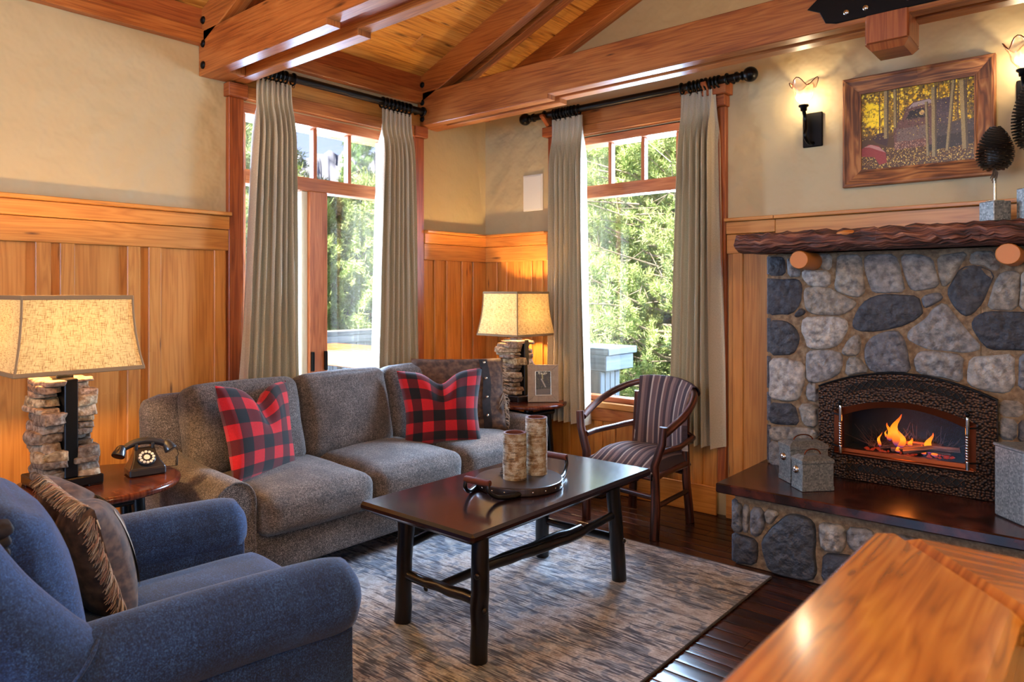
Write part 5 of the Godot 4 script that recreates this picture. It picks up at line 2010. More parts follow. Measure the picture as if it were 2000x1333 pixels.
func build_side_chair() -> void:
	var c := thing("side_chair", "hickory-pole armchair with striped upholstered seat and back, by the right window", "chair")
	var H: Material = M.hickory
	# joints measured on the floor: front right, front left, back right, back left (as the sitter's mirror)
	var fr := Vector3(-1.936, 0, -3.469)
	var fl := Vector3(-2.425, 0, -3.535)
	var br := Vector3(-1.927, 0, -3.875)
	var bl := Vector3(-2.345, 0, -3.925)
	var pr := Vector3(-1.898, 0.612, -3.50)
	var pl := Vector3(-2.487, 0.632, -3.555)
	limb("front_leg", c, H, [fr, fr.lerp(pr, 0.3) + Vector3(-0.008, 0, 0), Vector3(-1.938, 0.40, -3.475), fr.lerp(pr, 0.85), pr], 0.026, 0.022, 12, 1)
	limb("front_leg", c, H, [fl, fl.lerp(pl, 0.3) + Vector3(0.012, 0, 0), Vector3(-2.430, 0.40, -3.54), fl.lerp(pl, 0.85), pl], 0.026, 0.024, 12, 2)
	var tr := Vector3(-1.955, 0.71, -3.885)
	var tl := Vector3(-2.310, 0.73, -3.930)
	limb("back_leg", c, H, [br, Vector3(-1.945, 0.25, -3.86), Vector3(-1.955, 0.45, -3.87), tr], 0.026, 0.021, 12, 3)
	limb("back_leg", c, H, [bl, Vector3(-2.330, 0.25, -3.915), Vector3(-2.320, 0.45, -3.925), tl], 0.026, 0.021, 12, 4)
	# bent bow: from one post round the back to the other
	var cv := Curve3D.new()
	var bp := [pr + Vector3(-0.005, -0.045, -0.015), Vector3(-1.850, 0.672, -3.68), Vector3(-1.880, 0.752, -3.835), Vector3(-1.985, 0.788, -3.912), Vector3(-2.13, 0.802, -3.945), Vector3(-2.285, 0.792, -3.930), Vector3(-2.405, 0.745, -3.865), Vector3(-2.478, 0.672, -3.74), pl + Vector3(0.01, -0.035, -0.02)]
	for p in bp:
		cv.add_point(p)
	for k in range(1, bp.size() - 1):
		var tg: Vector3 = (bp[k + 1] - bp[k - 1]) * 0.17
		cv.set_point_in(k, -tg)
		cv.set_point_out(k, tg)
	var fine := []
	for k in 41:
		fine.append(cv.sample_baked(cv.get_baked_length() * k / 40.0, true))
	limb("arm_bow", c, H, fine, 0.022, 0.020, 12, 5)
	limb("arm_rail", c, H, [Vector3(-1.928, 0.465, -3.50), Vector3(-1.895, 0.475, -3.68), Vector3(-1.90, 0.50, -3.86), Vector3(-1.95, 0.52, -3.875)], 0.017, 0.016, 10, 6)
	limb("arm_rail", c, H, log_path(Vector3(-2.44, 0.500, -3.555), Vector3(-2.335, 0.53, -3.945), Vector3(-0.02, 0, 0), 6, 0.003, 7), 0.017, 0.017, 10, 7)
	limb("seat_rail", c, H, log_path(Vector3(-1.935, 0.335, -3.48), Vector3(-1.945, 0.345, -3.86), Vector3.ZERO, 5, 0.002, 8), 0.017, 0.017, 10, 8)
	limb("seat_rail", c, H, log_path(Vector3(-2.42, 0.335, -3.54), Vector3(-2.325, 0.345, -3.91), Vector3.ZERO, 5, 0.002, 9), 0.017, 0.017, 10, 9)
	limb("seat_rail", c, H, log_path(Vector3(-1.94, 0.33, -3.475), Vector3(-2.42, 0.33, -3.54), Vector3.ZERO, 5, 0.002, 10), 0.017, 0.017, 10, 10)
	limb("stretcher", c, H, log_path(Vector3(-1.936, 0.175, -3.475), Vector3(-1.935, 0.185, -3.865), Vector3.ZERO, 5, 0.003, 11), 0.015, 0.014, 10, 11)
	limb("stretcher", c, H, log_path(Vector3(-1.94, 0.225, -3.475), Vector3(-2.42, 0.225, -3.535), Vector3.ZERO, 6, 0.003, 12), 0.015, 0.015, 10, 12)
	limb("stretcher", c, H, log_path(Vector3(-1.95, 0.285, -3.865), Vector3(-2.33, 0.285, -3.915), Vector3.ZERO, 5, 0.003, 13), 0.014, 0.014, 10, 13)
	# seat: striped pad wrapped over the rails
	var st := MB.new()
	var rows := []
	var yaw := Basis(Vector3.UP, deg_to_rad(-7.5))
	for j in 15:      # front to back
		var t := j / 14.0
		var ring := PackedVector3Array()
		for i in 17:
			var u := -1.0 + 2.0 * i / 16.0
			var hw := lerpf(0.262, 0.205, t)
			var x := u * hw
			var z := lerpf(0.20, -0.225, t)
			var edge := (1.0 - pow(absf(u), 6.0))
			var y := 0.388 + 0.060 * edge * (0.45 + 0.55 * sin(PI * clampf(0.12 + t * 0.86, 0, 1))) - 0.055 * pow(1.0 - t, 7.0) - 0.05 * pow(absf(u), 8.0)
			if j == 0:
				y = 0.335
				z = 0.205
			elif j == 1:
				z = 0.228
				y = 0.365
			ring.append(Vector3(-2.165, 0, -3.70) + yaw * Vector3(x, y, z))
		rows.append(ring)
	var f0 := st.v.size()
	st.grid(rows, false, false)
	for j in 15:
		for i in 17:
			st.uv[f0 + j * 17 + i] = Vector2(i / 16.0 * 2.9, j / 14.0 * 6.0)
	# skirt down the two sides
	for s in [0, 16]:
		var sr := [PackedVector3Array(), PackedVector3Array()]
		for j in range(0, 15):
			sr[0].append(rows[j][s])
			var d: Vector3 = rows[j][s]
			sr[1].append(Vector3(d.x, 0.325, d.z))
		var f1 := st.v.size()
		st.grid(sr, false, s == 0)
		for q in range(f1, st.v.size()):
			st.uv[q] = Vector2(0.05 + (q - f1) / 15 * 0.1, (q - f1) % 15 * 0.4)
	part("seat", st, M.stripe, c)
	# back panel: striped cloth over the bow, leaning
	var bk := MB.new()
	var front := []
	var nb := 15
	for j in nb:
		var ring := PackedVector3Array()
		for i in 15:
			var u := i / 14.0
			var p: Vector3 = cv.sample_baked(cv.get_baked_length() * lerpf(0.635, 0.305, u), true)
			var rad := (Vector3(p.x, 0, p.z) - Vector3(-2.165, 0, -3.70)).normalized()
			var q := j / float(nb - 1)
			if q < 0.3:
				var a := lerpf(-0.6, PI * 0.62, q / 0.3)      # wrap over the bow from behind to the front
				ring.append(p + rad * cos(a) * 0.036 + Vector3(0, sin(a) * 0.036, 0))
			else:
				var d := (q - 0.3) / 0.7
				var base := p - rad * 0.020
				var low := Vector3(lerpf(base.x, -2.155, 0.06), 0.435, base.z + 0.075 + 0.01 * sin(u * PI))
				ring.append(base.lerp(low, d) + Vector3(0, (1.0 - d) * 0.024, 0) - rad * 0.020 * sin(PI * d))
		front.append(ring)
	var f2 := bk.v.size()
	bk.grid(front, false, true)
	for j in nb:
		for i in 15:
			bk.uv[f2 + j * 15 + i] = Vector2(i / 14.0 * 2.0, j / float(nb - 1) * 9.0)
	var rear := []
	for j in range(0, nb):
		var ring := PackedVector3Array()
		for i in 15:
			var p: Vector3 = front[j][i]
			var o := (Vector3(p.x, 0, p.z) - Vector3(-2.165, 0, -3.70)).normalized()
			ring.append(p + o * (0.034 * sin(PI * clampf((j / float(nb - 1) - 0.25) / 0.75, 0, 1) * 0.5 + 0.0)))
		rear.append(ring)
	bk.grid(rear, false, false)
	for s in [0, 14]:
		var sr := []
		for j in nb:
			sr.append(PackedVector3Array([front[j][s], rear[j][s]]))
		bk.grid(sr, false, s == 0)
	part("back", bk, M.stripe, c)


func build_end_tables() -> void:
	for k in 2:
		var at: Vector3 = [Vector3(-3.09, 0, -1.10), Vector3(-3.105, 0, -3.825)][k]
		var R: float = [0.300, 0.262][k]
		var t := thing("round_end_table", ["round reddish wooden end table with black legs, left of the sofa under lamp and telephone", "round wooden end table in the corner, holding the farther lamp and small picture frame"][k], "end table", at, 0, "round end tables")
		var mb := MB.new()
		mb.lathe([Vector2(0.0, 0.572), Vector2(R - 0.015, 0.572), Vector2(R - 0.004, 0.576), Vector2(R, 0.588), Vector2(R - 0.004, 0.598), Vector2(R - 0.015, 0.601), Vector2(0.0, 0.601)], 56)
		# plank-wise grain instead of polar
		for q in mb.v.size():
			mb.uv[q] = Vector2(mb.v[q].x + 0.4 * k, mb.v[q].z)
		part("tabletop", mb, M.roundtop, t)
		for a in 4:
			var an := deg_to_rad(35 + a * 90)
			var d := Vector3(cos(an), 0, -sin(an))
			limb("leg", t, M.lamp_black, log_path(d * (R - 0.095), d * (R - 0.135) + Vector3(0, 0.572, 0), Vector3.ZERO, 5, 0.002, a), 0.023, 0.024, 10, a)
			var e := Vector3(cos(an + PI / 2), 0, -sin(an + PI / 2))
			limb("apron_rail", t, M.lamp_black, log_path(d * 0.17 + Vector3(0, 0.53, 0), e * 0.17 + Vector3(0, 0.53, 0), Vector3.ZERO, 4, 0.002, a), 0.016, 0.016, 8, a)
			limb("stretcher", t, M.lamp_black, log_path(d * 0.20 + Vector3(0, 0.17, 0), e * 0.20 + Vector3(0, 0.17, 0), Vector3.ZERO, 4, 0.002, a), 0.013, 0.013, 8, a)


func build_counter_and_rug() -> void:
	# rug
	var r := MB.new()
	var x0 := -3.25
	var x1 := -1.258
	var z0 := -3.361
	var z1 := -0.45
	r.poly([Vector3(x0, 0.009, z0), Vector3(x1, 0.009, z0), Vector3(x1, 0.009, z1), Vector3(x0, 0.009, z1)], Vector3.UP, Vector3.RIGHT / (x1 - x0), Vector3.BACK / (x1 - x0))
	for e in [[Vector3(x0, 0, z0), Vector3(x1, 0, z0), Vector3.FORWARD], [Vector3(x1, 0, z0), Vector3(x1, 0, z1), Vector3.RIGHT], [Vector3(x0, 0, z1), Vector3(x1, 0, z1), Vector3.BACK], [Vector3(x0, 0, z0), Vector3(x0, 0, z1), Vector3.LEFT]]:
		r.poly([e[0], e[1], e[1] + Vector3(0, 0.009, 0), e[0] + Vector3(0, 0.009, 0)], e[2], Vector3.RIGHT, Vector3.BACK)
	var rug := thing("rug", "large distressed area rug with broken slate-blue and beige streaks under the coffee table", "rug")
	part("pile", r, M.rug, rug)
	var bd := MB.new()
	bd.col = Color(0.35, 0.30, 0.26)
	bd.tube([Vector3(x0, 0.006, z0), Vector3(x1, 0.006, z0)], 0.005, 6)
	bd.tube([Vector3(x1, 0.006, z0), Vector3(x1, 0.006, z1)], 0.005, 6)
	bd.tube([Vector3(x0, 0.006, z1), Vector3(x1, 0.006, z1)], 0.005, 6)
	part("bound_edge", bd, M.tweed, rug)
	# half-wall cap in the foreground: two mitred boards
	var cw := thing("half_wall", "golden varnished board capping a low wall in the right foreground, mitred at its corner", "half wall")
	var X0 := -0.322
	var X1 := -0.095
	var Z0 := -1.324
	var Zi := -1.092
	var y := 0.95
	var th := 0.045
	var cap := func(o: PackedVector2Array, called: String, gx: Vector3) -> void:
		var mb := MB.new()
		mb.off = Vector2(rng.randf(), rng.randf())
		# outline given in (x, -z); pushed upwards
		mb.prism(o, th, Transform3D(Basis(Vector3(1, 0, 0), Vector3(0, 0, -1), Vector3(0, 1, 0)), Vector3(0, y - th, 0)), 0.012)
		for q in mb.v.size():
			var p := mb.v[q]
			mb.uv[q] = Vector2(p.dot(gx), p.dot(gx.cross(Vector3.UP)) + p.y) + mb.off
		part(called, mb, M.counter, cw)
	cap.call(PackedVector2Array([Vector2(X0, 1.30), Vector2(X0 + 0.03, 1.324), Vector2(X0 + 0.043, 1.322), Vector2(X1 + 0.002, 1.094), Vector2(X1, 1.085), Vector2(X1, -1.2), Vector2(X0, -1.2)]), "cap_board", Vector3(0, 0, 1))
	cap.call(PackedVector2Array([Vector2(X0 + 0.047, 1.322), Vector2(1.8, 1.324), Vector2(1.8, 1.092), Vector2(X1 + 0.006, 1.092)]), "cap_board", Vector3(1, 0, 0))
	board("wall_panel", cw, M.pine, Vector3(X0 + 0.03, 0.0, Z0 + 0.03), Vector3(X1 - 0.03, y - th - 0.001, 1.2), 1)
	board("wall_panel", cw, M.pine, Vector3(X1 - 0.029, 0.0, Z0 + 0.03), Vector3(1.8, y - th - 0.001, Zi - 0.03), 1)


# ---------------------------------------------------------------- curtains

# one gathered curtain panel. «along» runs along the wall, «out» into the room
func curtain(label: String, top0: Vector3, top1: Vector3, bot0: Vector3, bot1: Vector3, out: Vector3, pleats: int, seed_: int) -> void:
	var c := thing("curtain", label, "curtain", Vector3.ZERO, 0, "pleated taupe curtain panels")
	var r := RandomNumberGenerator.new()
	r.seed = seed_
	var ph := []
	var am := []
	for k in pleats + 2:
		ph.append(r.randf_range(-0.25, 0.25))
		am.append(r.randf_range(0.75, 1.25))
	var n := pleats * 12
	var rows := []
	var R := 34
	for j in R:
		var t := float(j) / (R - 1)
		var tt := t * t * 0.15 + t * 0.85 if j > 4 else t * 0.7
		var a := top0.lerp(bot0, t)
		var b := top1.lerp(bot1, t)
		var ring := PackedVector3Array()
		var spread := smoothstep(0.0, 0.16, t)
		for i in n + 1:
			var s := float(i) / n
			var f := s * pleats
			var k := int(f)
			var wob: float = lerpf(ph[k], ph[k + 1], f - k)
			var amp: float = lerpf(am[k], am[k + 1], f - k)
			var x := f + wob * (0.5 + 0.5 * t) + 0.06 * sin(t * 5.0 + f)
			var w := sin(x * TAU)
			var deep := (0.010 + 0.046 * spread) * amp * (w * 0.75 + 0.25 * w * absf(w) + 0.18 * sin(x * 2.0 * TAU + 1.0) * (1.0 - spread * 0.6))
			# pinched heading: three-finger pleats
			var pinch := exp(-pow((t - 0.045) / 0.03, 2.0))
			deep *= 1.0 - 0.45 * pinch
			deep += 0.006 * (1.0 - spread) * sin(x * 3.0 * TAU)
			var side := 0.012 * spread * cos(x * TAU)
			ring.append(a.lerp(b, s) + out * deep + (b - a).normalized() * side)
		rows.append(ring)
	var mb := MB.new()
	mb.grid(rows, false, (top1 - top0).cross(Vector3.UP).dot(out) > 0)
	part("cloth", mb, M.curtain, c)


func torus(mb: MB, at: Vector3, axis: Vector3, R: float, r: float, n := 18) -> void:
	var u := axis.cross(Vector3.UP if absf(axis.y) < 0.9 else Vector3.RIGHT).normalized()
	var w := axis.cross(u)
	var p := []
	for k in n + 1:
		var a := TAU * k / n
		p.append(at + (u * cos(a) + w * sin(a)) * R)
	mb.tube(p, r, 6, false)


func rod(label: String, a: Vector3, b: Vector3, ball_a: bool, ball_b: bool, rings: Array, posts: Array, toward_wall: Vector3) -> void:
	var o := thing("curtain_rod", label, "curtain rod", Vector3.ZERO, 0, "")
	var d := (b - a).normalized()
	var mb := MB.new()
	mb.tube([a, a.lerp(b, 0.5), b], 0.0235, 14)
	part("rod", mb, M.bronze, o)
	for e in 2:
		if not (ball_a if e == 0 else ball_b):
			continue
		var p := a if e == 0 else b
		var dd := -d if e == 0 else d
		var u := dd.cross(Vector3.UP).normalized()
		var T := Transform3D(Basis(u, dd, u.cross(dd)), p)
		var fm := MB.new()
		var pr := [Vector2(0.0235, -0.02), Vector2(0.030, -0.016), Vector2(0.030, -0.004), Vector2(0.022, 0.004), Vector2(0.019, 0.014), Vector2(0.026, 0.020), Vector2(0.026, 0.026), Vector2(0.018, 0.032)]
		for k in 10:
			var an := lerpf(-1.15, PI / 2, k / 9.0)
			pr.append(Vector2(cos(an) * 0.044, 0.070 + sin(an) * 0.044))
		fm.lathe(pr, 20, T)
		part("finial", fm, M.bronze, o)
	for q in rings:
		var rm := MB.new()
		var c := a.lerp(b, q) + Vector3(0, -0.006, 0)
		torus(rm, c, (d + Vector3(0, 0, 0.15) * sin(q * 90.0)).normalized(), 0.033, 0.0062)
		torus(rm, c + Vector3(0, -0.040, 0), toward_wall, 0.008, 0.0022, 10)
		part("ring", rm, M.bronze, o)
	for q in posts:
		var p := a.lerp(b, q)
		var bm := MB.new()
		bm.tube([p + toward_wall * 0.02, p + toward_wall * 0.115], 0.010, 8)
		bm.tube([p + toward_wall * 0.10, p + toward_wall * 0.122], 0.03, 12)
		torus(bm, p, d, 0.027, 0.008)
		part("bracket", bm, M.bronze, o)


func build_curtains() -> void:
	var xa := XL + 0.11
	var zb := ZB + 0.098
	var l0 := Vector3(xa, 2.592, -2.13)
	var l1 := Vector3(xa, 2.592, -3.388)
	var rings := []
	for k in 7:
		rings.append(0.012 + k * 0.021)
	rings.append(0.178)
	for k in 8:
		rings.append(0.705 + k * 0.026)
	rod("dark bronze curtain rod along the top of the left window, under the timber beams", l0, l1, false, false, rings, [0.985], Vector3(-1, 0, 0))
	var r0 := Vector3(-3.235, 2.602, zb)
	var r1 := Vector3(-1.70, 2.602, zb)
	rings = []
	for k in 8:
		rings.append(0.125 + k * 0.0165)
	rings.append(0.262)
	rings.append(0.765)
	for k in 8:
		rings.append(0.800 + k * 0.0175)
	rod("dark bronze curtain rod with ball finials over the right window", r0, r1, true, true, rings, [0.072, 0.955], Vector3(0, 0, -1))
	curtain("taupe pleated curtain at the left edge of the left window, behind the sofa's lamp end", Vector3(xa, 2.548, -2.125), Vector3(xa, 2.548, -2.335), Vector3(xa, 0.42, -2.00), Vector3(xa, 0.42, -2.375), Vector3(1, 0, 0), 7, 1)
	curtain("taupe pleated curtain at the right edge of the left window, nearest the room corner", Vector3(xa, 2.548, -3.005), Vector3(xa, 2.548, -3.255), Vector3(xa, 0.42, -2.91), Vector3(xa, 0.42, -3.335), Vector3(1, 0, 0), 7, 2)
	curtain("taupe pleated curtain left of the right window, behind the corner lamp and picture frame", Vector3(-3.055, 2.558, zb), Vector3(-2.80, 2.558, zb), Vector3(-3.06, 0.455, zb + 0.03), Vector3(-2.735, 0.455, zb + 0.03), Vector3(0, 0, 1), 6, 3)
	curtain("taupe pleated curtain right of the right window, behind the striped chair", Vector3(-2.06, 2.558, zb), Vector3(-1.845, 2.558, zb), Vector3(-2.125, 0.425, zb + 0.02), Vector3(-1.795, 0.425, zb + 0.02), Vector3(0, 0, 1), 6, 4)


# ---------------------------------------------------------------- things on the walls and mantel

func build_wall_things() -> void:
	# in-wall speaker
	var sp := thing("wall_speaker", "flat white rectangular speaker cover on the wall left of the right window", "speaker")
	board("frame", sp, M.white, Vector3(-3.398, 1.945, ZB + 0.001), Vector3(-3.213, 2.213, ZB + 0.010), 1, 0.004, 0.0)
	board("grille", sp, M.white, Vector3(-3.386, 1.958, ZB + 0.0105), Vector3(-3.225, 2.20, ZB + 0.013), 1, 0.002, 0.0)

	# framed print
	var f := thing("framed_print", "barn-wood framed print of an old truck among yellow aspens, above the mantel", "picture")
	var x0 := -1.145
	var x1 := -0.459
	var y0 := 1.908
	var y1 := 2.488
	var w := 0.088
	var corners := [Vector2(x0, y0), Vector2(x1, y0), Vector2(x1, y1), Vector2(x0, y1)]
	var ctr := Vector2((x0 + x1) * 0.5, (y0 + y1) * 0.5)
	for k in 4:
		var a: Vector2 = corners[k]
		var b: Vector2 = corners[(k + 1) % 4]
		var mb := MB.new()
		mb.col = tint(0.15)
		mb.off = Vector2(rng.randf() * 3, rng.randf() * 3)
		var al := (b - a).normalized()
		var inn := Vector2(-al.y, al.x)
		# profile: raised outer bead, slope down to the sight edge
		var prof := [[0.0, 0.0], [0.0, 0.036], [0.004, 0.040], [0.015, 0.040], [0.018, 0.035], [w - 0.012, 0.019], [w - 0.010, 0.022], [w, 0.020], [w, 0.003]]
		var rows := []
		for e in 2:
			var ring := []
			for p in prof:
				var q: Vector2 = (a if e == 0 else b) + inn * p[0] + al * (p[0] if e == 0 else -p[0])
				ring.append(Vector3(q.x, q.y, ZB + 0.004 + p[1]))
			rows.append(ring)
		for m in prof.size() - 1:
			var mid: Vector3 = (rows[0][m] + rows[1][m + 1]) * 0.5
			var e3: Vector3 = rows[0][m + 1] - rows[0][m]
			var al3 := Vector3(al.x, al.y, 0)
			var nrm := al3.cross(e3)
			if nrm.dot(Vector3(0, 0, 1)) < -1e-6 or (absf(nrm.z) < 1e-6 and nrm.dot(Vector3(mid.x - ctr.x, mid.y - ctr.y, 0)) * (1 if m < 3 else -1) < 0):
				nrm = -nrm
			mb.poly([rows[0][m], rows[1][m], rows[1][m + 1], rows[0][m + 1]], nrm, al3, Vector3(inn.x, inn.y, 1).normalized())
		part("frame_rail", mb, M.barnwood, f)
	var im := MB.new()
	var ix0 := x0 + w
	var ix1 := x1 - w
	var iy0 := y0 + w
	var iy1 := y1 - w
	var fi := im.v.size()
	im.poly([Vector3(ix0, iy0, ZB + 0.012), Vector3(ix1, iy0, ZB + 0.012), Vector3(ix1, iy1, ZB + 0.012), Vector3(ix0, iy1, ZB + 0.012)], Vector3(0, 0, 1), Vector3.RIGHT, Vector3.UP)
	for q in range(fi, im.v.size()):
		im.uv[q] = Vector2((im.v[q].x - ix0) / (ix1 - ix0), 1.0 - (im.v[q].y - iy0) / (iy1 - iy0))
	part("print", im, M.truck_print, f, "print of an old truck among yellow aspen trees")

	# sconces
	for k in 2:
		var x: float = [-1.318, -0.335][k]
		var s := thing("wall_sconce", ["bronze wall sconce with flared amber glass, left of the framed print", "bronze wall sconce with flared amber glass, cut by the right picture edge"][k], "wall lamp", Vector3(x, 2.26, ZB), 0, "bronze wall sconces")
		board("back_plate", s, M.bronze, Vector3(-0.045, -0.105, 0.002), Vector3(0.062, 0.085, 0.016), 1, 0.004, 0.0)
		var arm := MB.new()
		var cv := Curve3D.new()
		for p in [Vector3(0.012, -0.085, 0.018), Vector3(0.002, -0.088, 0.055), Vector3(-0.006, -0.055, 0.095), Vector3(-0.004, -0.01, 0.085), Vector3(-0.010, 0.04, 0.075), Vector3(-0.012, 0.085, 0.098)]:
			cv.add_point(p)
		var path := []
		for q in 24:
			path.append(cv.sample_baked(cv.get_baked_length() * q / 23.0, true))
		arm.tube(path, 0.0105, 8)
		part("arm", arm, M.bronze, s)
		var cup := MB.new()
		var T := Transform3D(Basis(), Vector3(-0.012, 0.082, 0.098))
		cup.lathe([Vector2(0.0, -0.002), Vector2(0.016, 0.0), Vector2(0.018, 0.018), Vector2(0.027, 0.024), Vector2(0.027, 0.032), Vector2(0.015, 0.036), Vector2(0.0, 0.036)], 16, T)
		part("glass_holder", cup, M.bronze, s)
		var gl := MB.new()
		var rows := []
		for j in 14:
			var t := j / 13.0
			var ring := PackedVector3Array()
			for i in 37:
				var a := TAU * (i % 36) / 36.0
				var lobe := cos(a * 4.0 + 0.6)
				var r0 := 0.018 + 0.030 * smoothstep(0.0, 0.45, t) + 0.022 * smoothstep(0.55, 1.0, t)
				var rr := r0 * (1.0 + 0.13 * lobe * smoothstep(0.2, 1.0, t))
				ring.append(T * Vector3(cos(a) * rr, 0.030 + t * 0.118 + 0.022 * lobe * pow(t, 3.0), -sin(a) * rr))
			rows.append(ring)
		gl.grid(rows, true)
		part("glass_shade", gl, M.amber_glass, s, "flared amber glass shade with a wavy rim")
		var rim := MB.new()
		var rp := []
		for i in 37:
			rp.append(rows[13][i])
		rim.col = Color(0.75, 0.42, 0.24)
		rim.tube(rp, 0.0024, 6, false)
		part("glass_rim", rim, M.copper, s)
		var bl := MB.new()
		bl.lathe([Vector2(0.0, 0.036), Vector2(0.010, 0.038), Vector2(0.012, 0.055), Vector2(0.016, 0.075), Vector2(0.012, 0.095), Vector2(0.0, 0.103)], 12, T)
		part("bulb", bl, M.bulb, s)
		omni("sconce_light", Vector3(x - 0.012, 2.26 + 0.155, ZB + 0.098), Color(1.0, 0.89, 0.72), 0.15, 0.012)

	# pine-cone ornaments on the mantel
	for k in 2:
		var at: Vector3 = [Vector3(-0.428, 1.660, -3.80), Vector3(-0.290, 1.660, -3.79)][k]
		var o := thing("pine_cone_ornament", ["shorter pine cone on a pale rod and grey block, in front of the framed print", "taller pine cone on a dark grey block, at the right picture edge"][k], "ornament", at, 47.0, "pine cone ornaments")
		var bh: float = [0.088, 0.135][k]
		var rl: float = [0.145, 0.175][k]
		var bm := MB.new()
		bm.box(Transform3D(Basis(), Vector3(0, bh * 0.5, 0)), Vector3(0.085, bh, 0.085), 0.003, 1)
		part("block_base", bm, M.galvanized, o)
		var pl := MB.new()
		pl.box(Transform3D(Basis(), Vector3(0, bh + 0.003, 0)), Vector3(0.05, 0.006, 0.05), 0.001, 0)
		pl.tube([Vector3(0, bh, 0), Vector3(0, bh + rl + 0.03, 0)], 0.0058, 8)
		part("rod", pl, M.brass_rod, o)
		var cn := MB.new()
		var H: float = [0.185, 0.30][k]
		var wd: float = [0.066, 0.072][k]
		var y := bh + rl
		var cnt := 130 if k == 0 else 200
		var prof := func(t: float) -> float: return wd * (0.16 + 0.84 * pow(sin(PI * pow(0.06 + 0.90 * t, 0.72)), 0.8))
		var lp := []
		for m in 12:
			lp.append(Vector2(prof.call(m / 11.0) * 0.5 if m > 0 and m < 11 else 0.0, y + H * 0.96 * m / 11.0))
		cn.lathe(lp, 14)
		for m in cnt * 2:
			var t := m / float(cnt * 2)
			var an := m * 2.39996
			var rad: float = prof.call(t)
			var up := lerpf(-0.25, 1.3, t * t)
			var flat := Vector3(cos(an), 0, sin(an))
			var d := (flat + Vector3(0, up, 0)).normalized()
			var side := Vector3(-sin(an), 0, cos(an))
			var base := Vector3(0, y + t * H * 0.93 + 0.004, 0) + flat * rad * 0.60
			var tip := base + d * (rad * 0.42 + 0.007)
			var nrm := side.cross(d).normalized()
			if nrm.y < 0.0:
				nrm = -nrm
			var ww := 0.0085 + 0.006 * rad / wd
			cn.col = Color(1.5, 1.4, 1.3).lerp(Color(3.0, 2.7, 2.4), rng.randf() * 0.5)
			var m0 := base.lerp(tip, 0.7) - side * ww
			var m1 := base.lerp(tip, 0.7) + side * ww
			cn.poly([base - side * ww * 0.6, base + side * ww * 0.6, m1, m0], nrm, side, d)
			cn.poly([base - side * ww * 0.6 - nrm * 0.002, base + side * ww * 0.6 - nrm * 0.002, m1 - nrm * 0.002, m0 - nrm * 0.002], -nrm, side, d)
			cn.col = Color(2.9, 2.6, 2.3)
			cn.poly([m0, m1, tip + side * ww * 0.4 + nrm * 0.002, tip - side * ww * 0.4 + nrm * 0.002], nrm + d * 0.3, side, d)
			cn.poly([m0, m1, tip + side * ww * 0.4 - nrm * 0.003, tip - side * ww * 0.4 - nrm * 0.003], d - nrm * 0.5, side, d)
		var cone := part("pine_cone", cn, M.cone, o)
		if k == 0:
			var ra := MB.new()
			ra.col = Color(2.0, 1.7, 1.4)
			for m in 7:
				var q := Vector3(-0.012, bh + rl + 0.01, 0.008)
				ra.tube([q, q + Vector3(-0.012 + m * 0.004, -0.03, 0.008), q + Vector3(-0.022 + m * 0.005, -0.055 - (m % 3) * 0.01, 0.006)], 0.0022, 4)
			part("raffia_tie", ra, M.cone, o)


# ---------------------------------------------------------------- lamps, telephone, vases, boxes

